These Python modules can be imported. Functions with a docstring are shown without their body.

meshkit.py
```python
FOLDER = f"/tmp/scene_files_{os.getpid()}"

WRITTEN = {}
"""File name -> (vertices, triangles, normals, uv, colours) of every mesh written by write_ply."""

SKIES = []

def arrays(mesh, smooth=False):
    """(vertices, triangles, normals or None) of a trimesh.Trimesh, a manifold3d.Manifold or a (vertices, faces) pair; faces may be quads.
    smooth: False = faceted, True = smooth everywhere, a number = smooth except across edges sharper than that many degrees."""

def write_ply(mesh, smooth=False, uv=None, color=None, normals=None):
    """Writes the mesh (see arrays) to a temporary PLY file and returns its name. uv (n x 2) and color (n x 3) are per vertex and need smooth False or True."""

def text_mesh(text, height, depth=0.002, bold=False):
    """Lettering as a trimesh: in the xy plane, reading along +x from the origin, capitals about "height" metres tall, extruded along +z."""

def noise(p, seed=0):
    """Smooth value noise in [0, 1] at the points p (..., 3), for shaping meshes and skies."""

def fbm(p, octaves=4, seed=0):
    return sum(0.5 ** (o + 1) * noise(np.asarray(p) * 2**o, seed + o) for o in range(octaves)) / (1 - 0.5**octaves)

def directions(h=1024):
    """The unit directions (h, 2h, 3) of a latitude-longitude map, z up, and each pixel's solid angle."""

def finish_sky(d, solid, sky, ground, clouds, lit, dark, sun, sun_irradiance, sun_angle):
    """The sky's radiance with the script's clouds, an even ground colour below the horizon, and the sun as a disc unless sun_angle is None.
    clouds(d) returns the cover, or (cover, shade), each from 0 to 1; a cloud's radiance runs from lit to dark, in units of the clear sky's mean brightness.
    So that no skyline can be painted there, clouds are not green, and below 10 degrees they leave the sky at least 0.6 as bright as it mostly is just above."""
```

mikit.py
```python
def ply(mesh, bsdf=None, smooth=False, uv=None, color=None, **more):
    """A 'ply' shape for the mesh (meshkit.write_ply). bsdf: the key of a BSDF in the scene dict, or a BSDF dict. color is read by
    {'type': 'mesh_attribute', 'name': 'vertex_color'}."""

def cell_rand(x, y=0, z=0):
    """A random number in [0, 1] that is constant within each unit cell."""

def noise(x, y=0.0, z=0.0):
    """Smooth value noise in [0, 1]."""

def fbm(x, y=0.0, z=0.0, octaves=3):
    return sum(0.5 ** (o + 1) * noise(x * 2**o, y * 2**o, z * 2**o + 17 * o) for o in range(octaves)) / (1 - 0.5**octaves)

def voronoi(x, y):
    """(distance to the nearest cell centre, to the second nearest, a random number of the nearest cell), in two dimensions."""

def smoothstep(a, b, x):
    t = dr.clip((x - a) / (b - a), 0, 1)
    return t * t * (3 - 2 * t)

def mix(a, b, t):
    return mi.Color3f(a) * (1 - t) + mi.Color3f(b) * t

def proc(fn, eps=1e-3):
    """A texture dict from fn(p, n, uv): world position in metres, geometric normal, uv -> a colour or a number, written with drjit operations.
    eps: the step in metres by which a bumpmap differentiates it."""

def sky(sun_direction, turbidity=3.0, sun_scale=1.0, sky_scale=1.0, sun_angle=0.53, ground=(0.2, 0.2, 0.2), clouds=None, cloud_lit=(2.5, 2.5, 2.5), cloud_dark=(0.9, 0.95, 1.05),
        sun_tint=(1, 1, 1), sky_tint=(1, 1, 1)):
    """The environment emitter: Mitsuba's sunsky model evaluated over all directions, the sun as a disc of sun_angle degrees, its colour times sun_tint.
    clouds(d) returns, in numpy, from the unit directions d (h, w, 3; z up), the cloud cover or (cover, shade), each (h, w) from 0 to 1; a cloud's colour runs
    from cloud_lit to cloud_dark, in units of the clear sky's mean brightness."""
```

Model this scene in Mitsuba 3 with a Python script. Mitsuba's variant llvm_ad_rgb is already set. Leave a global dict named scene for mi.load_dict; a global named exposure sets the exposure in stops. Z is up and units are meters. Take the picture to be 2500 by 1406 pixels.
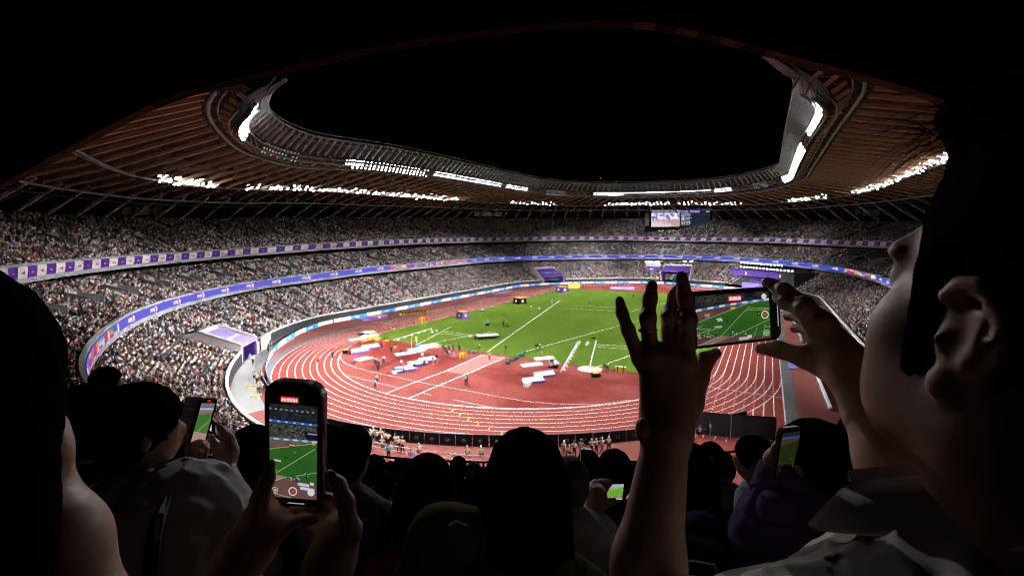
import math
import numpy as np
import trimesh, shapely
import shapely.geometry as sg
import mitsuba as mi, drjit as dr
import mikit, meshkit

T = mi.ScalarTransform4f
scene, labels = {}, {}
# ---------------------------------------------------------------- camera, sky, exposure
W0, H0, FPX = 2500.0, 1406.0, 1112.7
CAM = np.array([-86.45, -46.0, 23.08])
YAW, PITCH, ROLL = 0.51, -0.105, -0.006
FW = np.array([math.cos(PITCH) * math.cos(YAW), math.cos(PITCH) * math.sin(YAW), math.sin(PITCH)])
_r = np.array([math.sin(YAW), -math.cos(YAW), 0.0]); _u = np.cross(_r, FW)
RT = math.cos(ROLL) * _r + math.sin(ROLL) * _u
UP = -math.sin(ROLL) * _r + math.cos(ROLL) * _u
scene['camera'] = {'type': 'thinlens', 'fov': math.degrees(2 * math.atan(W0 / 2 / FPX)), 'fov_axis': 'x', 'near_clip': 0.05, 'far_clip': 6000.0,
                   'aperture_radius': 0.0007, 'focus_distance': 1.6,
                   'to_world': T().look_at(origin=CAM.tolist(), target=(CAM + FW).tolist(), up=UP.tolist())}
scene['sky'] = {**mikit.sky((0.3, 0.2, 0.25), turbidity=3, sun_scale=0.0, sky_scale=0.0012, sky_tint=(0.6, 0.9, 1.35), ground=(0.05, 0.05, 0.05)), 'sampling_weight': 0.05}
exposure = 0.0

# ---------------------------------------------------------------- helpers
def at(px, py, z):
    """a point at depth z (metres) seen at pixel (px, py) of the 2500 px frame"""
    return CAM + z * (FW + (px - W0 / 2) / FPX * RT - (py - H0 / 2) / FPX * UP)
def gnd(px, py, h=0.0):
    d = FW + (px - W0 / 2) / FPX * RT - (py - H0 / 2) / FPX * UP
    return CAM + d * ((h - CAM[2]) / d[2])
def onring(px, py, a, b, n, L=106.0):
    d = FW + (px - W0 / 2) / FPX * RT - (py - H0 / 2) / FPX * UP
    q = CAM + np.linspace(1, 600, 6000)[:, None] * d
    dx = np.where(q[:, 0] < 0, -q[:, 0], np.where(q[:, 0] > L, q[:, 0] - L, 0))
    g = (dx / a) ** n + np.abs(q[:, 1] / b) ** n - 1
    i = np.where(g[:-1] * g[1:] < 0)[0]
    return q[i[-1]] if len(i) else None
used = {}
def key_of(name, parent=None):
    full = (parent + '__' if parent else '') + name
    n = used.get(full, -1) + 1
    used[full] = n
    return full if n == 0 else f'{full}_{n:03d}'
def tag(k, label=None, cat=None, group=None, kind=None):
    labels[k] = {a: b for a, b in (('label', label), ('category', cat), ('group', group), ('kind', kind)) if b}
    return k
def obj(name, mesh, bsdf, parent=None, smooth=False, emit=None, w=None, **more):
    k = key_of(name, parent)
    if isinstance(mesh, B):
        if mesh.c is not None and len(mesh.c): more.setdefault('color', mesh.colors())
        mesh = mesh.mesh()
    d = mikit.ply(mesh, bsdf, smooth, **more)
    if emit is not None:
        rad = emit if isinstance(emit, dict) else {'type': 'rgb', 'value': list(map(float, emit))}
        d['emitter'] = {'type': 'area', 'radiance': rad, 'sampling_weight': w or 0.1}
    scene[k] = d
    return k
def thing(name, label, cat, group=None):
    return tag(key_of(name), label, cat, group)
class B:
    """collects boxes, tubes, strips and sheets into one mesh"""
    def __init__(s): s.v, s.f, s.c, s.n = [], [], None, 0
    def add(s, v, f, col=None):
        v = np.asarray(v, float); s.v.append(v); s.f.append(np.asarray(f, int) + s.n); s.n += len(v)
        if col is not None:
            s.c = s.c or []; s.c.append(np.tile(np.asarray(col, float), (len(v), 1)) if np.ndim(col) == 1 else np.asarray(col))
        return s
    def mesh(s): return trimesh.Trimesh(np.vstack(s.v), np.vstack(s.f), process=False)
    def colors(s): return np.vstack(s.c)
    def box(s, c, half, ax=None, col=None):
        ax = np.eye(3) if ax is None else np.asarray(ax)
        v = np.array([[i, j, k] for i in (-1, 1) for j in (-1, 1) for k in (-1, 1)]) * half @ ax + c
        return s.add(v, BOXF, col)
    def beam(s, p, q, w, h, up=(0, 0, 1), col=None):
        p, q = np.asarray(p, float), np.asarray(q, float); d = q - p; l = np.linalg.norm(d); d = d / l
        x = np.cross(d, up); x /= np.linalg.norm(x) + 1e-12
        return s.box((p + q) / 2, (l / 2, w / 2, h / 2), np.array([d, x, np.cross(x, d)]), col)
    def tube(s, pts, r, n=6, col=None, cap=True):
        p = np.asarray(pts, float); r = np.broadcast_to(r, (len(p),))
        t = np.gradient(p, axis=0); t /= np.linalg.norm(t, axis=1, keepdims=True) + 1e-12
        a = np.cross(t, [0, 0, 1.0]); bad = np.linalg.norm(a, axis=1) < 0.2
        a[bad] = np.cross(t[bad], [1.0, 0, 0]); a /= np.linalg.norm(a, axis=1, keepdims=True)
        b = np.cross(t, a); g = np.arange(n) * 2 * np.pi / n
        v = (p[:, None] + r[:, None, None] * (np.cos(g)[None, :, None] * a[:, None] + np.sin(g)[None, :, None] * b[:, None])).reshape(-1, 3)
        i, j = np.meshgrid(np.arange(len(p) - 1), np.arange(n), indexing='ij')
        q = np.stack([i * n + j, i * n + (j + 1) % n, (i + 1) * n + (j + 1) % n, (i + 1) * n + j], -1).reshape(-1, 4)
        f = [np.vstack([q[:, [0, 2, 1]], q[:, [0, 3, 2]]])]
        if cap:
            m = len(v); v = np.vstack([v, p[:1], p[-1:]]); k = np.arange(n); e = (len(p) - 1) * n
            f += [np.stack([k, (k + 1) % n, k * 0 + m], 1), np.stack([e + (k + 1) % n, e + k, k * 0 + m + 1], 1)]
        return s.add(v, np.vstack(f), col)
    def sheet(s, rows, col=None):
        """a grid of points (m, n, 3)"""
        g = np.asarray(rows, float); m, n = g.shape[:2]
        i, j = np.meshgrid(np.arange(m - 1), np.arange(n - 1), indexing='ij'); k = i * n + j
        q = np.stack([k, k + 1, k + n + 1, k + n], -1).reshape(-1, 4)
        return s.add(g.reshape(-1, 3), np.vstack([q[:, [0, 1, 2]], q[:, [0, 2, 3]]]), col)
    def poly(s, p, z=0.0, col=None):
        for g in getattr(p, 'geoms', [p]):
            if g.is_empty or g.geom_type != 'Polygon': continue
            v, f = trimesh.creation.triangulate_polygon(g, engine='earcut')
            v = np.c_[v, np.full(len(v), z)]
            n = np.cross(v[f[:, 1]] - v[f[:, 0]], v[f[:, 2]] - v[f[:, 0]])[:, 2]
            f = np.asarray(f); f[n < 0] = f[n < 0][:, ::-1]
            s.add(v, f, col)
        return s
    def ball(s, c, r, sub=1, sc=(1, 1, 1), col=None):
        m = ICO[sub]; return s.add(m.vertices * r * np.array(sc) + c, m.faces, col)
    def prism(s, poly2, z0, z1, frame=None, col=None):
        """extruded polygon (list of xy), frame (o, ex, ey, ez)"""
        m = trimesh.creation.extrude_polygon(sg.Polygon(poly2), z1 - z0, engine='earcut'); v = m.vertices + [0, 0, z0]
        if frame is not None: v = frame[0] + v @ np.array(frame[1:])
        return s.add(v, m.faces, col)
BOXF = np.array([[0, 1, 3], [0, 3, 2], [4, 6, 7], [4, 7, 5], [0, 4, 5], [0, 5, 1], [2, 3, 7], [2, 7, 6], [0, 2, 6], [0, 6, 4], [1, 5, 7], [1, 7, 3]])
ICO = [trimesh.creation.icosphere(subdivisions=k) for k in (0, 1, 2)]
rng = np.random.default_rng(7)
def unit(v): v = np.asarray(v, float); return v / (np.linalg.norm(v, axis=-1, keepdims=True) + 1e-12)

# ---------------------------------------------------------------- materials
def mat(name, col, rough=None, metal=0.0, spec=None):
    if rough is None: d = {'type': 'diffuse', 'reflectance': {'type': 'rgb', 'value': list(col)} if not isinstance(col, dict) else col}
    else: d = {'type': 'principled', 'base_color': {'type': 'rgb', 'value': list(col)} if not isinstance(col, dict) else col, 'roughness': rough, 'metallic': metal, 'specular': 0.4 if spec is None else spec}
    scene[name] = {'type': 'twosided', 'bsdf': d}
    return name
def m_track(p, n, uv):
    a = mikit.fbm(p.x * 0.12, p.y * 0.12, 0.0, 3); b = mikit.noise(p.x * 3.1, p.y * 3.1, 1.0)
    return mikit.mix((0.235, 0.048, 0.038), (0.285, 0.064, 0.050), a) * (0.92 + 0.16 * b)
def m_dzone(p, n, uv):
    a = mikit.smoothstep(0.35, 0.75, mikit.fbm(p.x * 0.16 + 3.0, p.y * 0.1, 2.0, 4)); b = mikit.noise(p.x * 2.3, p.y * 2.3, 4.0)
    return mikit.mix((0.25, 0.066, 0.055), (0.17, 0.030, 0.024), a) * (0.9 + 0.2 * b)
def m_apron(p, n, uv):
    a = mikit.fbm(p.x * 0.2, p.y * 0.2, 5.0, 3)
    return mikit.mix((0.27, 0.084, 0.07), (0.33, 0.12, 0.10), a)
def m_grass(p, n, uv):
    s = 0.5 + 0.5 * dr.sin(p.y * 0.62 + 0.8 * mikit.noise(p.x * 0.06, p.y * 0.06, 0.0))
    a = mikit.fbm(p.x * 0.09, p.y * 0.28, 0.0, 4); b = mikit.noise(p.x * 4.0, p.y * 4.0, 0.0)
    c = mikit.mix((0.072, 0.132, 0.013), (0.105, 0.165, 0.024), 0.25 * s + 0.75 * a)
    return c * (0.88 + 0.24 * b)
mat('m_track', mikit.proc(m_track)); mat('m_dzone', mikit.proc(m_dzone)); mat('m_apron', mikit.proc(m_apron)); mat('m_grass', mikit.proc(m_grass))
for nm, c in dict(white=(.78, .77, .75), line=(.75, .74, .72), pink=(.36, .16, .14), grey=(.16, .16, .165), dkgrey=(.045, .047, .05), black=(.012, .012, .014), conc=(.34, .335, .32), terr=(.075, .075, .072),
                  stair=(.26, .26, .25), rail=(.29, .295, .30), purple=(.135, .075, .35), lav=(.30, .24, .56), dpurple=(.06, .03, .19), orange=(.72, .29, .03), yellow=(.75, .48, .04), blue=(.03, .10, .42),
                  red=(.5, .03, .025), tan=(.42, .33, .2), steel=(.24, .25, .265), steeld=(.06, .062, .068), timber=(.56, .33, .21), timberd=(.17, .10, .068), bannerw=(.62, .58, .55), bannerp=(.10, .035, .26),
                  teal=(.03, .33, .38), ground=(.03, .03, .03), panelw=(.6, .56, .52), sand=(.55, .5, .42), glassd=(.03, .035, .04), adblue=(.07, .30, .74), adwhite=(.68, .71, .74), ribm=(.46, .47, .49), ribp=(.055, .058, .065), well=(.25, .25, .24)).items():
    mat('m_' + nm, c)
scene['m_vc'] = {'type': 'twosided', 'bsdf': {'type': 'diffuse', 'reflectance': {'type': 'mesh_attribute', 'name': 'vertex_color'}}}
VC_EMIT = {'type': 'mesh_attribute', 'name': 'vertex_color'}
# ---------------------------------------------------------------- plan of the stadium: two straights and two rounded ends
L = 106.0
def plan(u, a, b, n, br=None):
    """points (x, y) of a ring at u in [0, 4): left straight, far end, right straight, near end"""
    u = np.mod(np.asarray(u, float), 4.0); br = b if br is None else br
    x, y = np.zeros_like(u), np.zeros_like(u)
    s = u < 1; x[s], y[s] = u[s] * L, b
    s = (u >= 1) & (u < 2); ph = (1 - 2 * (u[s] - 1)) * np.pi / 2
    c, q = np.abs(np.cos(ph)) ** (2 / n), np.sign(np.sin(ph)) * np.abs(np.sin(ph)) ** (2 / n)
    x[s], y[s] = L + a * c, np.where(q > 0, b, br) * q
    s = (u >= 2) & (u < 3); x[s], y[s] = (3 - u[s]) * L, -br
    s = u >= 3; ph = (-1 + 2 * (u[s] - 3)) * np.pi / 2
    c, q = np.abs(np.cos(ph)) ** (2 / n), np.sign(np.sin(ph)) * np.abs(np.sin(ph)) ** (2 / n)
    x[s], y[s] = -a * c, np.where(q > 0, b, br) * q
    return np.c_[x, y]
def curve(tab):
    """height of a ring over u, smooth and periodic"""
    from scipy.interpolate import PchipInterpolator
    t = np.array(sorted(tab)); t = np.vstack([t - [4, 0], t, t + [4, 0]])
    g = PchipInterpolator(t[:, 0], t[:, 1]); return lambda u: g(np.mod(u, 4.0))
h_rib = curve([(3.62, 10.2), (3.72, 11.0), (3.85, 11.2), (0, 11.6), (.35, 12.8), (.8, 13.1), (1.2, 13.4), (1.5, 13.3), (1.64, 13.1), (1.77, 12.1), (1.87, 11.0), (1.97, 9.7), (2.5, 9.3), (3.0, 9.0), (3.4, 9.3)])
h_ban = curve([(3.7, 19.3), (3.85, 19.6), (0, 20.5), (.36, 22), (.68, 22.9), (1.06, 23.4), (1.3, 23.9), (1.47, 23.2), (1.62, 22.7), (1.75, 21.9), (1.83, 21.1), (1.9, 20.7), (2.3, 19.6), (3.0, 19.2), (3.4, 19.2)])
h_t3 = curve([(3.8, 28.6), (3.89, 28.9), (3.94, 29.5), (.1, 30.8), (.43, 32.2), (.91, 34.2), (1.16, 35.2), (1.29, 35.7), (1.4, 35.5), (1.61, 33.3), (1.72, 30.9), (1.8, 29.0), (2.4, 28.7), (3.0, 28.7), (3.4, 28.7)])
h_rim = curve([(3.74, 46.5), (3.9, 47.2), (0, 48.4), (.14, 49.4), (.35, 50), (.9, 50.7), (1.14, 51.2), (1.47, 50.5), (1.65, 49.8), (1.85, 50.2), (2.1, 50.4), (2.45, 50), (2.7, 48.8), (2.93, 46.9), (3.1, 46), (3.4, 46)])
h_r2 = curve([(3.72, 43.5), (3.83, 41.9), (3.91, 41.9), (.04, 43.4), (.26, 44.8), (.56, 45.6), (1.1, 46.4), (1.34, 45.4), (1.5, 44.8), (1.65, 43.8), (1.78, 43.6), (1.9, 44.6), (2.2, 45), (2.6, 45), (3.0, 44), (3.4, 43.5)])
h_r3 = curve([(3.7, 37.7), (3.81, 36.9), (3.88, 37.2), (3.95, 38), (.03, 39), (.15, 39.9), (.46, 40.9), (.89, 42.3), (1.15, 43.2), (1.29, 42.5), (1.47, 42), (1.62, 40.1), (1.71, 39.4), (1.82, 39.6), (2.0, 40.6), (2.5, 40), (3.0, 38.5), (3.4, 37.5)])
h_r4 = curve([(3.75, 34), (3.85, 34), (3.93, 34.6), (.11, 36.2), (.6, 38.3), (1.12, 40.4), (1.31, 40.6), (1.64, 37.9), (1.72, 37), (1.86, 37.2), (2.4, 36.5), (3.0, 35), (3.4, 34.2)])
def ring(kind, u, d=0.0):
    u = np.asarray(u, float)
    if kind == 'stand':
        u = np.asarray(u, float); return np.where((np.mod(u, 4) >= 3)[:, None], plan(u, 57 + d * .88, 63 + d, 1.6), plan(u, 57 + d, 63 + d, 1.6))
    if kind == 'ads': return plan(u, 50.5 + d, 60.2 + d, 1.6)
    a, b, n, br = {'rim': (43, 48.5, 2.1, 48.5), 'r2': (53, 60, 2, 57), 'r3': (68, 86, 2, 80), 'r4': (80, 99, 2, 93), 'lamp': (46.5, 52.3, 2.05, 51.5)}[kind]
    if kind in ('rim', 'lamp'): return np.where((np.mod(u, 4) >= 3.5)[:, None], plan(u, a + d + 1.6, b + d, n, br + d), plan(u, a + d, b + d, n, br + d))
    return plan(u, a + d, b + d, n, br + d)
def arc_u(kind, step, d=0.0, u0=0.0, u1=4.0):
    """u values spaced step metres along a ring"""
    u = np.linspace(u0, u1, 4001); p = ring(kind, u, d); s = np.r_[0, np.cumsum(np.linalg.norm(np.diff(p, axis=0), axis=1))]
    n = max(1, int(round(s[-1] / step))); return np.interp((np.arange(n) + 0.5) / n * s[-1], s, u)
UU = np.unique(np.r_[np.linspace(0, 1, 41), np.linspace(1, 2, 61), np.linspace(2, 3, 41), np.linspace(3, 4, 61)])
def r3(kind, u, d, z): return np.c_[ring(kind, u, d), np.broadcast_to(z, np.shape(u))]

# ---------------------------------------------------------------- ground, track, infield
def bend(k, u): return plan(u, 37.4 + k, 38.0 + k, 2.0)
def loop(p): return sg.Polygon(p)
g = B(); g.box((40, 0, -0.6), (2500, 2500, 0.5)); tag(obj('ground', g, 'm_ground'), kind='structure', label='dark ground round the stadium')
ap = B().poly(loop(ring('stand', UU, 0.15)).union(loop(ring('stand', np.linspace(2.98, 3.48, 60), 26.0).tolist() + [(0.0, 0.0)])), 0.0); tag(obj('apron', ap, 'm_apron'), kind='structure', label='pinkish red synthetic apron between the track and the stands')
outer = loop(bend(10.98, UU)); curb = loop(bend(0.0, UU))
straight = sg.Polygon([(-34.5, -48.98), (0.5, -48.98), (0.5, -37.9), (-34.5, -37.9)])
tr = B().poly(outer.union(straight).difference(curb.buffer(-0.2)), 0.015)
track = tag(obj('running_track', tr, 'm_track'), kind='structure', label='red nine-lane running track')
dz = B().poly(curb, 0.015); tag(obj('infield', dz, 'm_dzone'), kind='structure', label='darker red surface inside the bends')
turf = curb.buffer(-0.55).intersection(sg.Polygon([(-9.6, 40), (-8.4, -40), (114.5, -40), (113, 40)]))
tf = B().poly(turf, 0.035); tag(obj('lawn', tf, 'm_grass'), kind='structure', label='bright green grass field inside the track')
def strip(pts, w, z=0.045):
    """painted line of width w along ground points"""
    p = np.asarray(pts, float)[:, :2]; t = unit(np.gradient(p, axis=0)); nn = np.c_[-t[:, 1], t[:, 0]] * w / 2
    return np.stack([np.c_[p - nn, np.full(len(p), z)], np.c_[p + nn, np.full(len(p), z)]])
ud = np.unique(np.r_[UU, np.linspace(3, 4, 161)]); ud = np.r_[ud, 4.0 - 1e-9]
for k in range(10):
    b = B().sheet(strip(bend(k * 1.22, ud), 0.14 if k else 0.22, 0.03)); obj('lane_line', b, 'm_line', track)
gb = B()
for u0, u1 in ((3.66, 4.0), (0, 1), (1, 2), (2, 3.0)):
    u = np.linspace(u0, u1 - 1e-6, 80); w = 1.5 * np.minimum(1, np.maximum(0.05, (u - 3.66) / 0.1)) if u0 > 3 else np.full(80, 1.5)
    gb.sheet(np.stack([np.c_[bend(11.1, u), np.full(80, .022)], np.c_[bend(0, u) + unit(bend(11.1, u) - bend(0, u)) * (11.1 + w)[:, None], np.full(80, .022)]]))
gb.sheet(strip([(-33, -49.75), (0.2, -49.75)], 1.5, .022)); obj('outside_strip', gb, 'm_grey', track)
for k in range(10):                                     # straight extension of the home lanes: dashes, then solid lines
    y = -38.0 - 1.22 * k; b = B(); xs = -37.4 - 1.22 * k
    cut = -math.sqrt(max(0, 1 - (y / 49.0) ** 2)) * 48.4 if abs(y) < 49 else 0.0
    for x in np.arange(-0.8, max(cut, -31), -1.25): b.box((x, y, .032), (.16, .09, .004))
    if cut > -31: b.sheet(strip([(cut, y), (-31.0, y)], .16, .031))
    obj('straight_line', b, 'm_line', track)
b = B().sheet(strip([(-11.0, -38.2), (-11.2, -48.9)], .16, .034)); obj('start_line', b, 'm_line', track)
b = B().sheet(strip([(-26.5, -38.2), (-26.6, -48.9)], .16, .034)); obj('start_line', b, 'm_line', track)
for k in range(1, 8):                                   # yellow ticks of the stagger in the near bend
    u = 3.435 - .012 * k; p = bend((k + .15) * 1.22, [u])[0]; q = bend((k + .85) * 1.22, [u])[0]
    obj('relay_mark', B().sheet(strip([p, q], .2, .033)), 'm_yellow', track)
def marks(name, segs, w, m, z):
    for s in segs: obj(name, B().sheet(strip([gnd(*p) for p in s], w, z)), m, 'lawn' if z > .04 else 'infield')
marks('sector_line', [[(1190, 859), (1368, 733)], [(1262, 864), (1600, 771)], [(1020, 840.5), (1101, 797.6)], [(1050, 838.5), (1139, 822)], [(1145, 820.5), (1209, 809)],
      [(1077, 809.8), (1110, 812.4), (1152, 818.4)], [(1072, 814), (1105, 817), (1139, 822)], [(1440, 893), (1455.6, 831.2)], [(1456, 896.5), (1534.8, 869.6), (1600, 846)],
      [(1453, 841.4), (1490, 842.6), (1560, 848)], [(1453, 847.4), (1490, 849), (1560, 855)], [(1500, 770), (1700, 722)], [(1400, 746), (1510, 751)], [(1390, 754), (1510, 760)]], .2, 'm_line', .05)
marks('runway_line', [[(941, 960.8), (1016.3, 932), (1085.4, 907), (1176, 867)], [(996, 973), (1071.4, 941), (1143, 911.5), (1233, 873.5)]], .22, 'm_line', .03)
marks('runway_line', [[(1177, 866.7), (1233, 873.6)]], .16, 'm_line', .03)
marks('steeple_line', [[(831, 872), (833, 877), (838, 883), (845, 888), (856, 893), (872, 898.5), (896, 904.5), (960, 919), (1037, 935.5), (1107, 948), (1156, 956.5), (1220, 969), (1284, 979.5), (1369, 987), (1455, 988), (1540, 976)]], .12, 'm_line', .03)
marks('field_line', [[(849.6, 916.8), (974.4, 947)], [(1031.7, 960), (1054, 964.6)], [(1106, 975.5), (1209.6, 997)]], .14, 'm_line', .03)
q = [gnd(*p)[:2] for p in ((1088, 907), (1132, 914), (1233, 873.6), (1177, 866.7))]
obj('runway', B().poly(sg.Polygon(q), .024), 'm_pink', 'infield')
cb = B().tube(np.c_[bend(-.02, np.linspace(3.05, 3.5, 60)), np.full(60, .05)], .09, 5); obj('kerb', cb, 'm_white', track)
# throwing circles
for i, (px, py) in enumerate(((1054, 844.5), (1440, 901))):
    c = gnd(px, py); b = B().poly(sg.Point(c[0], c[1]).buffer(2.2 if i else 1.9), .03); k = obj('throwing_circle', b, 'm_sand')
    tag(k, ['pale round throwing circle behind the white shelters', 'pale round throwing circle at the grass edge'][i], 'throwing circle')
    obj('ring', B().tube(np.c_[c[0] + 2.0 * np.cos(np.linspace(0, 6.283, 33)), c[1] + 2.0 * np.sin(np.linspace(0, 6.283, 33)), np.full(33, .05)], .05, 4), 'm_white', k)
gr = B()
for u0, u1 in ((3.60, 3.86),):
    u = np.linspace(u0, u1, 60); gr.sheet(np.stack([r3('stand', u, -4.6, .02), r3('stand', u, -0.2, .02)]))
tag(obj('concrete_gutter', gr, 'm_conc'), kind='structure', label='grey concrete strip at the foot of the near left stand wall')
# ---------------------------------------------------------------- stands
from scipy.spatial import cKDTree
UF = np.linspace(0, 3.9999, 8001); UTREE = cKDTree(ring('stand', UF, 36))
def near_cut(p, r):          # leave out the camera's own block of the upper stands
    u = UF[UTREE.query(p)[1]]; return ~((u > 2.9) & (u < 3.47))
TIER = [  # d0, d1, z at front(u), z at back(u), rows
    dict(d0=0.9, d1=25.0, f=lambda u: 1.7 + 0 * u, b=lambda u: h_rib(u) - 2.6, rows=28, name='lowest'),
    dict(d0=16.6, d1=38.0, f=lambda u: h_rib(u) + .15, b=lambda u: h_ban(u) - 3.6, rows=24, name='middle'),
    dict(d0=26.6, d1=54.0, f=lambda u: h_ban(u) + .2, b=lambda u: h_t3(u), rows=30, name='top')]
def tier_z(t, i, u):
    """floor of row i"""
    f = i / (t['rows'] - 1); e = f * (.82 + .18 * f)
    return t['f'](u) + (t['b'](u) - t['f'](u)) * e
def tier_d(t, i): return t['d0'] + (t['d1'] - t['d0']) * i / t['rows']
def spans(ok):
    """runs of true in a ring mask"""
    out, i = [], 0
    while i < len(ok):
        if ok[i]:
            j = i
            while j + 1 < len(ok) and ok[j + 1]: j += 1
            if j > i: out.append(slice(i, j + 1))
            i = j + 1
        else: i += 1
    return out
UR = np.r_[np.linspace(0, 1, 61)[:-1], np.linspace(1, 2, 81)[:-1], np.linspace(2, 3, 61)[:-1], np.linspace(3, 3.9999, 81)]
PORTALS = []   # gaps in the lowest tier: (u0, u1)
def portal_u(px, py, h=1.5):
    q = onring(px, py, 57, 63, 1.6); k = np.argmin(np.linalg.norm(ring('stand', UF) - q[:2], axis=1)); return UF[k]
PW = {'a': (portal_u(604, 846), 4.0), 'b': (portal_u(1352, 683), 7.0), 'c': (portal_u(1648, 680), 7.5), 'd': (portal_u(1815, 690), 9.0)}
def near_portal(p, d):
    m = np.zeros(len(p), bool)
    for u, w in PW.values():
        c0, c1 = ring('stand', [u])[0], ring('stand', [u], 13.0)[0]; n = unit(c1 - c0); r = p - c0
        m |= (np.abs(r @ np.array([-n[1], n[0]])) < w) & (r @ n < np.where(w < 4.5, 8.5, 13.5)) & (r @ n > -1)
    return m
stands = []
for ti, t in enumerate(TIER):
    k = thing('stand', ['lowest tier of the stands with pale front wall, full of spectators', 'middle tier of the stands above the blue light band',
                        'dark top tier of the stands under the roof'][ti], 'stand')
    stands.append(k); b = B()
    ok = near_cut(ring('stand', UR, 36), 62) if ti else ~((UR > 2.98) & (UR < 3.48))
    for sl in spans(ok):
        u = UR[sl]; prev = None
        for i in range(t['rows']):
            z = tier_z(t, i, u); a = r3('stand', u, tier_d(t, i), z); c = r3('stand', u, tier_d(t, i + 1), z)
            if prev is not None: b.sheet(np.stack([prev, a]))
            b.sheet(np.stack([a, c])); prev = c
        if ti: b.sheet(np.stack([r3('stand', u, t['d0'], t['f'](u) - .5), r3('stand', u, t['d1'] - 2, t['f'](u) - .55 + .5 * (t['b'](u) - t['f'](u)))]))
    obj('terrace', b, 'm_terr', k)
    # aisles with steps
    for u in arc_u('stand', 12.5, (t['d0'] + t['d1']) / 2):
        if (ti and not near_cut(ring('stand', [u], 36), 64)[0]) or (not ti and 2.97 < u < 3.49): continue
        b = B()
        for i in range(t['rows']):
            p, q = ring('stand', [u], tier_d(t, i))[0], ring('stand', [u], tier_d(t, i + 1))[0]; n = unit(q - p)
            ax = np.array([[n[0], n[1], 0], [-n[1], n[0], 0], [0, 0, 1.0]]); z = tier_z(t, i, np.array([u]))[0]; w = np.linalg.norm(q - p)
            b.box((*(p + n * w * .45), z + .05), (w * .42, .6, .07), ax); b.box((*(p + n * w * .78), z + .14), (w * .2, .6, .2), ax)
        obj('stair', b, 'm_stair', k)
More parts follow.
